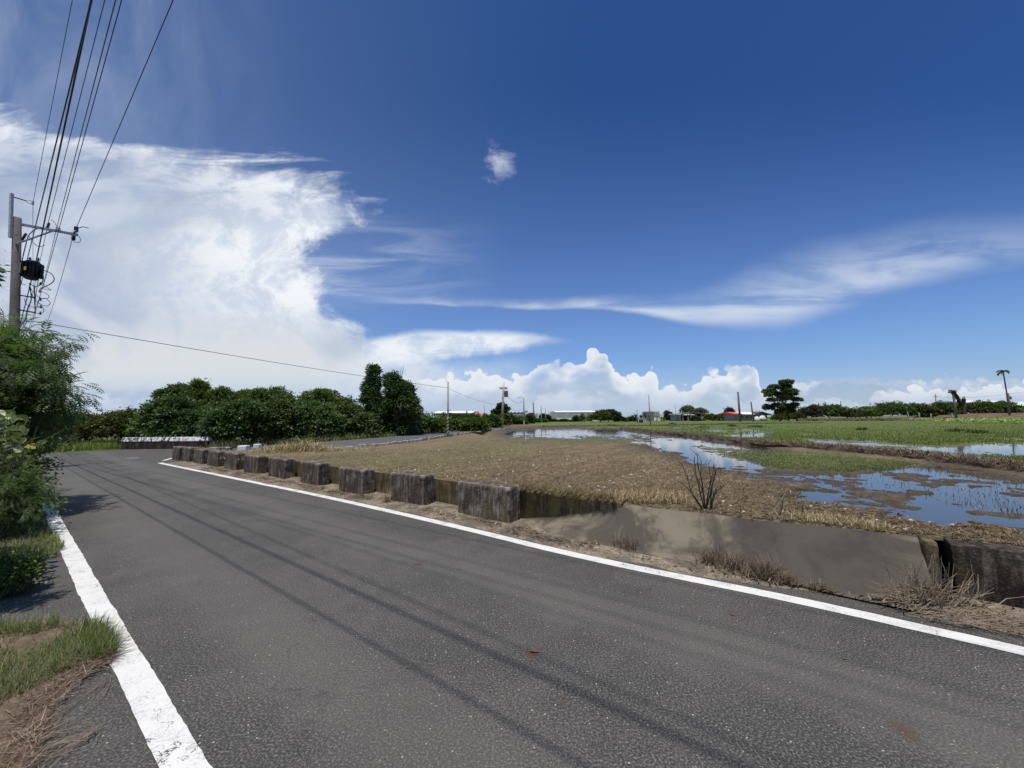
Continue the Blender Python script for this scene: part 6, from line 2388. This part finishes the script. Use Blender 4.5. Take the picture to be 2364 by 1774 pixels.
for p in resample(b1, .10):
    for _ in range(3):
        pts.append((p.x + random.gauss(0, .2), p.y + random.gauss(0, .15), ZF + .15))
blades('bank_weeds', np.array(pts), .12, .02, 'blade_green', 'thin green growth on top of the dark earth bank', 'weeds', kind='stuff', segs=2)

# litter along the dirt verge
n_ = 14000
s_ = -6 + RS.rand(n_) ** .8 * 22
q0 = np.array([qline(x) for x in s_]) + .10 + .20 * np.clip((1.0 - s_) / 1.5, 0, 1)
q1 = np.array([qB(x) + .03 for x in s_])
q1 = np.where((s_ < 3.5) & (s_ > -.8), 4.70, q1)
q1 = np.where(s_ <= -.8, 5.1, q1)
t_ = np.clip(.62 + RS.normal(size=n_) * .25, 0.02, 1)
qv = q0 + (q1 - q0) * t_
keep = fbm(s_ * 2.2, qv * 5, 3) > .38 + RS.rand(n_) * .25
s_, qv = s_[keep], qv[keep]
P3 = np.stack([U.x * s_ + Pv.x * qv, U.y * s_ + Pv.y * qv, np.full(len(s_), .03)], 1)
n_ = len(P3)
az_ = RS.rand(n_) * 2 * PI
rnd_ = np.clip(RS.rand(n_), 0, .9)
rnd_ = np.where(RS.rand(n_) < .04, 1.0, rnd_)
L_ = .02 + RS.rand(n_) ** 2 * .09
v, f, r = blade_arrays(P3, az_, 1.15 + RS.rand(n_) * .35, L_, L_ * .14 + .002, RS.normal(size=n_) * .3, rnd_, 2)
v[:, 2] = np.maximum(v[:, 2], .012)
o = np_mesh('verge_litter', v, f, 'litter', attrs={'rnd': r})
tag(o, 'dead leaves and straw along the verge beside the blocks', 'litter', kind='stuff')


# clumps of cut dry stalks at the ramp foot
def stalk_clump(label, sx_, sy_, n, w_, h, name='dry_stalks', up=True, mat='blade_dry', zz=.02):
    mat = 'blade_brown' if mat == 'blade_dry' else mat
    c = G(sx_, sy_, zz)
    bs = np.stack([c.x + RS.normal(size=n) * w_, c.y + RS.normal(size=n) * w_ * .55, np.full(n, zz)], 1)
    k = n // 3
    o = blades(name, bs, h, .0048, mat, label, 'dry grass', lean=1.0, bend=1.0, lean_min=.0, group='clumps of dry stalks')
    return o


for (x, y, n, w_, h, lb) in [(1436, 1262, 160, .05, .16, 'small clump of cut stalks at the left of the ramp foot'),
                             (1462, 1270, 240, .07, .15, 'low dry clump just right of the first cut stalks'),
                             (1650, 1303, 500, .09, .20, 'bushy dry clump in the middle of the ramp foot'),
                             (1700, 1315, 420, .08, .17, 'dry clump between the bushy one and the spiky one'),
                             (1765, 1332, 560, .09, .19, 'spiky dry clump near the dark stain of the ramp'),
                             (1815, 1345, 200, .05, .11, 'low dry clump right of the spiky one'),
                             (1884, 1358, 160, .05, .07, 'last tiny dry clump before the black wall')]:
    stalk_clump(lb, x, y, n, w_, h)
for (x, y, n, w_, h, lb) in [(640, 1092, 60, .10, .16, 'thin dry tuft between distant blocks'), (595, 1100, 60, .1, .14, 'thin dry tuft in front of the sixth block'), (480, 1088, 60, .12, .14, 'thin dry tuft by the far blocks'), (745, 1130, 90, .06, .12, 'dry tuft at the foot of the fourth block')]:
    stalk_clump(lb, x, y, n, w_, h)
stalk_clump('fresh straw tuft growing at the far end of the second block', 893, 1160, 130, .035, .26, mat='blade_straw')

# tangled dead twigs at the end of the black wall
root = empty('twig_tangle', G(2150, 1395, 0.02), 'tangled grey dead twigs piled against the end of the black wall', 'dead twigs')
mb = MB()
cc_ = G(2150, 1398, 0.02)
for k in range(230):
    a = cc_ + Vector((random.gauss(0, .17), random.gauss(-.02, .05), random.uniform(0, .05))) 
    if k < 12:
        a = G(random.uniform(2120, 2190), 1395, .03)
        e = AT(2155 + random.uniform(-4, 4), 1272 + random.uniform(0, 30), a.y)
    elif k < 24:
        a = G(random.uniform(2085, 2130), 1392, .05)
        e = AT(random.uniform(1985, 2060), random.uniform(1330, 1385), a.y + .1)
    else:
        ang = random.uniform(0, PI)
        e = a + Vector((math.cos(ang) * random.uniform(.08, .38), random.uniform(-.10, .06), math.sin(ang) * random.uniform(.06, .42)))
    m1 = a.lerp(e, .5) + Vector((random.gauss(0, .025), random.gauss(0, .02), random.gauss(.01, .02)))
    r = random.uniform(.0024, .0048)
    mb.tube([a, m1, e], [r, r * .8, r * .45], 4)
mb.build('twigs', 'twig_pale', root)
mb = MB()
for k in range(230):
    sx_ = random.uniform(2090, 2364)
    sy_ = 1402 + (sx_ - 2090) * .16 + random.uniform(-14, 20)
    a = G(sx_, sy_, .03)
    ang = random.gauss(-.3, .5)
    e = a + Vector((math.cos(ang), math.sin(ang), random.uniform(0, .2))) * random.uniform(.06, .30)
    mb.tube([a, a.lerp(e, .5) + Vector((0, 0, .012)), e], [.0022, .002, .0012], 4)
mb.build('ground_twigs', 'twig_pale', root)

# dead shrub on the field edge
bp = G(1628, 1180, ZF)
root = empty('dead_shrub', bp, 'bare dark twiggy shrub standing on the mud above the ramp', 'shrub')
stems = [[(1628, 1176), (1600, 1145), (1588, 1110), (1575, 1070)], [(1628, 1176), (1617, 1140), (1607, 1095), (1603, 1055)],
         [(1628, 1176), (1622, 1125), (1618, 1090), (1620, 1062)], [(1628, 1176), (1634, 1145), (1640, 1110), (1636, 1070)],
         [(1629, 1176), (1636, 1135), (1645, 1095), (1648, 1072)], [(1629, 1176), (1640, 1140), (1648, 1105), (1655, 1085)],
         [(1640, 1178), (1645, 1150), (1658, 1120), (1662, 1104)], [(1628, 1176), (1624, 1140), (1612, 1110), (1598, 1080)],
         [(1639, 1178), (1643, 1130), (1650, 1100), (1650, 1080)], [(1628, 1176), (1612, 1160), (1590, 1130), (1568, 1112)],
         [(1640, 1178), (1652, 1140), (1668, 1125), (1682, 1112)], [(1628, 1176), (1620, 1110), (1612, 1080), (1610, 1048)]]
mb = MB()
for i, st in enumerate(stems):
    dY = random.uniform(-.25, .30)
    P = [AT(x, y, bp.y + dY * (k / 3) ** 1.2) for k, (x, y) in enumerate(st)]
    P[0] = bp + Vector((0 if st[0][0] < 1635 else .06, 0, -.02))
    C = bez(P, 5)
    n = len(C)
    r = random.uniform(.0075, .0105)
    mb.tube(C, [r * (1 - .78 * k / n) for k in range(n)], 5)
    for _ in range(5):
        k = random.randint(4, n - 2)
        e = C[k] + Vector((random.uniform(-.10, .10), random.uniform(-.08, .08), random.uniform(.05, .16)))
        mb.tube([C[k], C[k].lerp(e, .5) + Vector((random.uniform(-.01, .01), 0, 0)), e], [.003, .0022, .0012], 4)
mb.tube([bp - Vector((.01, 0, 0)), bp + Vector((.07, 0, 0))], .012, 6)
mb.build('stems', 'twig_dark', root)
for (x, y, hpx, dx_, lb, mt) in [(1775, 1190, 62, 45, 'slanting bare stick on the mud right of the dead shrub', 'twig_pale'), (1797, 1195, 46, 12, 'thin upright stick beside the slanting one', 'twig_dark'),
                                 (1762, 1186, 24, 1, 'short pale stub left of the slanting stick', 'twig_pale'), (1850, 1196, 34, 3, 'small forked dark seedling on the straw strip', 'twig_dark')]:
    a = G(x, y, ZF)
    e = AT(x + dx_, y - hpx, a.y)
    mb = MB()
    mb.tube([a - Vector((0, 0, .02)), a.lerp(e, .5) + Vector((.01, 0, -.01)), e], [.008, .006, .002], 5)
    if 'forked' in lb:
        for s_ in (-1, 1, .3):
            k = a.lerp(e, random.uniform(.4, .8))
            mb.tube([k, k + Vector((.05 * s_, .02, .07))], [.003, .001], 4)
    tag(mb.build('dead_stick', mt), lb, 'stick', 'sticks on the mud')

# ================================================================== LEFT VERGE
# soil mounds
def mound(name, poly, z0, h, mat, n=26):
    c = [sum(p[0] for p in poly) / len(poly), sum(p[1] for p in poly) / len(poly)]
    W = [G(x, y, 0) for x, y in poly]
    C = Vector((sum(p.x for p in W) / len(W), sum(p.y for p in W) / len(W), 0))
    rim = resample(W + [W[0]], .12)[:-1]
    V = []
    m_ = 8
    for i in range(m_ + 1):
        t = i / m_
        for p in rim:
            q_ = p.lerp(C, t)
            e = 0.0 if i == 0 else 1
            V.append((q_.x + random.uniform(-.01, .01), q_.y + random.uniform(-.01, .01), z0 + h * math.sin(min(1, t * 1.6) * PI / 2) * e * random.uniform(.7, 1.3)))
    n = len(rim)
    F = [(i * n + j, i * n + (j + 1) % n, (i + 1) * n + (j + 1) % n, (i + 1) * n + j) for i in range(m_) for j in range(n)]
    o = MB().add(V, F).build(name, mat, smooth=True)
    tag(o, kind='structure')


simple('verge_soil', (0.19, 0.135, 0.09), (0.10, 0.07, 0.045), 12, 0.95, 0.9)
mound('verge_ground', [(-250, 1260), (-60, 1228), (60, 1222), (130, 1240), (142, 1268), (80, 1290), (-60, 1320), (-250, 1360)], .003, .03, 'verge_soil')
mound('verge_ground', [(-250, 1440), (0, 1440), (120, 1432), (215, 1440), (262, 1480), (262, 1510), (210, 1540), (140, 1600), (90, 1660), (40, 1774), (-60, 1900), (-300, 1900)], .003, .04, 'verge_soil')

def ragged(p):
    return p[fbm(p[:, 0] * 4.5, p[:, 1] * 4.5, 4) > .28 + RS.rand(len(p)) * .20]


g1 = [(-150, 1275), (0, 1232), (60, 1228), (130, 1238), (150, 1262), (130, 1285), (70, 1296), (0, 1305), (-150, 1340)]
p = ragged(gnd_scatter(5600, g1, .02))
blades('verge_grass', p, .12, .008, 'blade_green', 'upper patch of green grass reaching the left white line', 'grass', kind='stuff', lean=.9, bend=1.1)
g2 = [(-200, 1470), (0, 1445), (120, 1440), (210, 1442), (262, 1475), (266, 1505), (205, 1530), (130, 1560), (60, 1610), (0, 1640), (-200, 1700)]
p = ragged(gnd_scatter(7600, g2, .03))
blades('verge_grass', p, .11, .0045, 'blade_green', 'lower patch of green grass spilling over the left white line', 'grass', kind='stuff', lean=1.0, bend=1.2)
p = gnd_scatter(2600, g2, .02)
blades('dead_grass', p, .08, .0035, 'blade_brown', 'dead brown stems woven through the lower green patch', 'dry grass', kind='stuff', lean=.8, bend=.5, lean_min=.7)
p = gnd_scatter(1500, g1, .02)
blades('dead_grass', p, .08, .0045, 'blade_brown', 'dead brown stems woven through the upper green patch', 'dry grass', kind='stuff', lean=.8, bend=.5, lean_min=.7)
p = gnd_scatter(900, [(190, 1450), (225, 1436), (268, 1478), (270, 1510), (215, 1535), (175, 1500)], .02)
blades('verge_grass', p, .12, .0055, 'blade_green', 'tuft of longer grass leaning over the left white line', 'grass', kind='stuff', lean=1.3, bend=.8, azc=.2, azs=.9)
p = gnd_scatter(7000, [(-200, 1540), (60, 1540), (150, 1520), (255, 1505), (262, 1520), (170, 1580), (110, 1660), (70, 1774), (-50, 1860), (-250, 1860)], .03)
blades('dead_grass', p, .10, .0032, 'blade_brown', 'brown dead grass runners below the lower green patch', 'dry grass', kind='stuff', lean=.5, bend=.3, lean_min=1.05)
mb = MB()
for i in range(34):
    x0, y0 = random.uniform(60, 110), random.uniform(1700, 1800)
    a = G(x0, y0, .012)
    tip = G(228 + random.uniform(-14, 6), 1676 + random.uniform(-6, 14), .02) if i < 22 else G(random.uniform(150, 270), random.uniform(1555, 1650) - 0, .02)
    if i >= 22:
        a = G(random.uniform(20, 90), random.uniform(1680, 1780), .012)
        tip = G(random.uniform(150, 165), random.uniform(1630, 1660), .02) if i % 2 else G(random.uniform(240, 270), random.uniform(1555, 1572), .012)
    m1 = a.lerp(tip, .5) + Vector((random.gauss(0, .05), random.gauss(0, .05), .012))
    P = bez([a, a.lerp(m1, .5) + Vector((random.gauss(0, .03), random.gauss(0, .03), .008)), m1, m1.lerp(tip, .5) + Vector((random.gauss(0, .012), random.gauss(0, .012), 0)), tip], 4)
    mb.tube(P, .0013, 4)
tag(mb.build('dead_runners', 'twig_pale'), 'long dead grass runners crawling over the asphalt at bottom left', 'dry grass')


# feathery leaves (bipinnate)
def feather_crown(tips, dirs, n_fr, frond, rnd_base=None):
    """tips (N,3) with growth directions: put n_fr fronds at each"""
    B, D, Nn, Ln, Wd, Rn = [], [], [], [], [], []
    T = np.repeat(tips, n_fr, 0)
    Dd = np.repeat(dirs, n_fr, 0)
    m_ = len(T)
    d = unit(Dd * .8 + RS.normal(size=(m_, 3)) * .55)
    T = T + RS.normal(size=(m_, 3)) * frond * .25
    fr = frond * (.7 + RS.rand(m_) * .6)
    tone = np.clip(np.repeat(RS.rand(len(tips)), n_fr) * .6 + RS.rand(m_) * .35, 0, .92)
    p = T.copy()
    segs = 6
    for k in range(segs):
        stp = (fr / segs)[:, None]
        d = unit(d + np.array([0, 0, -.17]))
        p = p + d * stp
        side = unit(np.cross(d, np.array([0, 0, 1.0])))
        up = np.cross(side, d)
        w_ = fr * .38 * math.sin(PI * (k + 1.3) / (segs + 1.8))
        for s_ in (-1, 1):
            B.append(p)
            D.append(side * s_ + d * .75 - up * .15)
            Nn.append(up)
            Ln.append(w_)
            Wd.append(w_ * .30)
            Rn.append(tone)
    B, D, Nn = np.concatenate(B), np.concatenate(D), np.concatenate(Nn)
    return leaf_arrays(B, D, Nn, np.concatenate(Ln), np.concatenate(Wd), np.concatenate(Rn), fold=.1)


def feather_bush(label, root_pt, branches, n_tips, n_fr, frond, name='feathery_bush', stem='bark', spread=.18):
    """branches: lists of world points; fronds along outer half"""
    root = empty(name, root_pt, label, 'bush')
    mb = MB()
    tips, dirs = [], []
    for B in branches:
        C = bez(B, 8)
        n = len(C)
        mb.tube(C, [.022 * (1 - .85 * k / n) + .002 for k in range(n)], 5)
        for _ in range(n_tips):
            k = min(n - 1, int(n * random.uniform(.25, 1.0)))
            d = (C[min(k + 1, n - 1)] - C[max(k - 1, 0)]).normalized()
            off = Vector((random.gauss(0, spread), random.gauss(0, spread), random.gauss(0, spread * .9)))
            t = C[k] + off
            if off.length > .12:
                mb.tube([C[k], C[k].lerp(t, .5) + Vector((0, 0, .02)), t], [.005, .004, .002], 4)
            tips.append(tuple(t))
            dirs.append(tuple((d + off.normalized() * .8).normalized()))
    mb.build('branches', stem, root)
    v, rr = feather_crown(np.array(tips), np.array(dirs), n_fr, frond)
    np_mesh('foliage', v, quads_for(len(v) // 4), 'leaf_feather', root, {'rnd': rr})
    return root


# big feathery bush in front of the pole
rb = SQ(11.0, -1.3)
br = []
targets = [(-60, 745), (-20, 765), (10, 768), (30, 790), (62, 792), (88, 802), (104, 815), (60, 830), (120, 832), (100, 850), (70, 860), (110, 870), (40, 870), (118, 900), (142, 908), (150, 925), (90, 915), (120, 940), (60, 930), (20, 850), (-30, 820),
           (-60, 880), (-20, 900), (0, 940), (30, 960), (90, 965), (60, 985), (-40, 960), (10, 800), (40, 820), (80, 885), (-10, 990), (50, 900), (20, 900), (-20, 860), (60, 950), (100, 945), (30, 850), (0, 880)]
for k, (x, y) in enumerate(targets):
    Yd = random.uniform(6.0, 8.4) if x < 60 else random.uniform(6.6, 7.8)
    e = AT(x, y + 10, Yd)
    s_ = rb + Vector((random.uniform(-.5, .5), random.uniform(-.5, .5), 0))
    if e.z < 1.8:
        s_ = rb + Vector((random.uniform(-.4, .6), random.uniform(-.8, .2), .3))
    m1 = s_.lerp(e, .55) + Vector((random.uniform(-.2, .1), random.uniform(-.15, .15), .35))
    br.append([s_, m1, e + Vector((-.12, 0, .08)), e])
feather_bush('big feathery leaved bush hiding the foot of the tall pole', rb, br, 26, 4, .26)

# lower feathery / small leaved thicket in front
rb2 = SQ(9.2, -.5)
br = []
for k in range(34):
    x, y = random.uniform(-70, 92), random.uniform(1060, 1195)
    if y > 1110:
        x = min(x, random.uniform(20, 68))
    Yd = random.uniform(5.2, 6.6)
    e = AT(x, y, Yd)
    s_ = Vector((e.x - random.uniform(.1, .9), e.y + random.uniform(-.2, .5), 0))
    m1 = s_.lerp(e, .55) + Vector((0, 0, .15))
    br.append([s_, m1, e])
thicket = feather_bush('low feathery thicket spreading over the start of the left white line', rb2, br, 24, 4, .15, spread=.12, name='low_thicket')
# dense small leaves under it
lob = []
for (x, y, rx, ry, Y) in [(-40, 1000, 60, 60, 6.6), (20, 1010, 45, 50, 6.8), (10, 1075, 60, 40, 6.3), (48, 1090, 35, 30, 6.4), (5, 1130, 52, 36, 5.9), (52, 1125, 26, 26, 6.0), (20, 1180, 50, 30, 5.6), (-60, 1120, 60, 80, 6.0), (45, 1155, 22, 22, 5.8), (45, 1040, 30, 25, 6.4)]:
    c = AT(x, y, Y)
    lob.append((c.x, c.y, c.z, rx / FPX * Y, .42, ry / FPX * Y))
make_tree('small_leaved_bush', 'dense small leaved bush at the left edge below the yellow green vine', 'bush', SQ(8.6, -.3), lob, 15000, .052, 'leaf_hedge', 'twig_dark', .03, per=10, cluster=.12, jitter=.25, inner=.3, rand_shift=.12)

# large leaved vine at the left edge
root = empty('leafy_vine', SQ(6.6, -.8), 'large yellow green heart shaped leaves of a vine at the left edge', 'vine')


def heart_leaf(c, d, nrm, L):
    d = d.normalized()
    side = d.cross(nrm).normalized()
    up = side.cross(d)
    out = [(0, .0), (-.10, .22), (0.02, .42), (.30, .47), (.62, .30), (1.0, 0)]
    V = [c + d * (0.0 * L)]
    mid_ = [c + d * (t * L) - up * (.12 * L * t * t) for t in (0, .30, .62, 1.0)]
    V = list(mid_)
    rows = [(-.06, .24), (.30, .46), (.64, .28)]
    Lf = [c + d * (t * L) + side * (w_ * L) + up * (.10 * L) - up * (.12 * L * t * t) for t, w_ in rows]
    Rt = [c + d * (t * L) - side * (w_ * L) + up * (.10 * L) - up * (.12 * L * t * t) for t, w_ in rows]
    V += Lf + Rt
    F = [(0, 4, 5, 1), (1, 5, 6, 2), (2, 6, 3, 3), (0, 1, 8, 7), (1, 2, 9, 8), (2, 3, 3, 9)]
    return V, F


V, F, R = [], [], []
mbs = MB()
for k in range(190):
    x = random.uniform(-60, 66)
    y = random.uniform(945, 1075)
    if x > 30 and y < 965:
        continue
    Yd = random.uniform(3.6, 4.6)
    c = AT(x, y, Yd)
    L = random.uniform(.06, .13) * (1.0 if y < 1040 else .65)
    d = Vector((random.uniform(-.6, 1), random.uniform(-1, .1), random.uniform(-.9, .5)))
    nrm = Vector((random.uniform(-.5, .6), random.uniform(-.9, -.1), random.uniform(.3, 1)))
    v_, f_l = heart_leaf(c, d, nrm, L)
    o0 = len(V)
    V += [tuple(p) for p in v_]
    F += [tuple(i + o0 for i in f) for f in f_l]
    rr = random.random() * .9 if random.random() > .10 else 1.0
    R += [rr] * len(v_)
    s_ = c - d.normalized() * .02
    mbs.tube([s_, s_ + Vector((-random.uniform(.05, .15), .05, -random.uniform(.05, .14)))], [.003, .003], 4)
F4 = []
for f in F:
    F4.append(f)
me = bpy.data.meshes.new('leaves')
me.from_pydata(V, [], [tuple(dict.fromkeys(f)) for f in F4])
at_ = me.attributes.new('rnd', 'FLOAT', 'POINT')
at_.data.foreach_set('value', R)
me.update()
link('leaves', me, 'leaf_vine', root)
for (pts_) in ([(40, 1045), (70, 1018), (90, 1010)], [(52, 1060), (75, 1018), (86, 985)], [(55, 1040), (110, 1012), (148, 992)], [(-30, 1200), (0, 1120), (30, 1060)], [(-40, 1180), (-10, 1050), (10, 970)], [(-60, 1150), (-20, 1010), (-10, 940)]):
    P = [AT(x, y, 4.3) for x, y in pts_]
    mbs.tube(bez(P, 6), [.006 - .0003 * k for k in range(13)], 5)
mbs.build('stems', 'green_stem', root)

# bare stems at the foot of the thicket
mb = MB()
for k in range(26):
    a = G(random.uniform(-60, 15), random.uniform(1232, 1262), 0)
    e = AT(random.uniform(0, 70), random.uniform(1170, 1222), a.y + random.uniform(0, .4))
    mb.tube([a, a.lerp(e, .5) + Vector((0, 0, .05)), e], [.007, .005, .002], 4)
mb.build('bare_stems', 'twig_dark', thicket)

# small round-leaved weed by the asphalt
lob = []
for (x, y, rx, ry) in [(-30, 1330, 70, 50), (30, 1330, 45, 40), (55, 1325, 30, 28), (10, 1360, 40, 25), (-60, 1370, 60, 40)]:
    c = AT(x, y, 3.75)
    lob.append((c.x, c.y, c.z, rx / FPX * 3.75, .16, ry / FPX * 3.75))
make_tree('leafy_weed', 'knee high leafy weed at the left edge between the two grass patches', 'weed', G(-40, 1400), lob, 5200, .036, 'leaf_light', 'green_stem', .008, per=9, cluster=.07, jitter=.25, inner=.35, aspect=.6)
# bush standing just outside the frame, its branch shades the asphalt
lob = []
for (x, y, r_) in [(20, 1400, .18), (70, 1392, .14), (30, 1372, .12), (-60, 1410, .30)]:
    c = G(x, y) + TOSUN * (2.75 / TOSUN.z)
    lob.append((c.x, c.y, c.z + .05, r_, r_, .13))
bb = G(-300, 1560)
make_tree('overhanging_bush', 'leafy bush just past the left edge, known by its shade on the asphalt', 'bush', (bb.x - .3, bb.y, 0), lob, 1500, .06, 'leaf_light', 'green_stem', .03, per=6, cluster=.10, jitter=.2, inner=.3, aspect=.5)

# fallen leaves and grit on the road
mb = MB()
for (x, y, s_) in [(965, 1303, .035), (1235, 1503, .05), (1060, 1395, .02), (1690, 1418, .03), (940, 1540, .02), (1300, 1610, .02), (640, 1195, .03), (520, 1222, .04), (560, 1240, .03), (1180, 1445, .015), (300, 1240, .03), (1950, 1520, .02), (1160, 1397, .02)]:
    c = G(x, y, .008)
    a = random.uniform(0, 6)
    d = Vector((math.cos(a), math.sin(a), .15)) * s_
    e = Vector((-math.sin(a), math.cos(a), .1)) * s_ * .35
    mb.add([c - d, c + e, c + d, c - e], [(0, 1, 2, 3)])
tag(mb.build('fallen_leaves', 'brown_bank'), 'few small brown leaves scattered on the asphalt', 'leaves', kind='stuff')
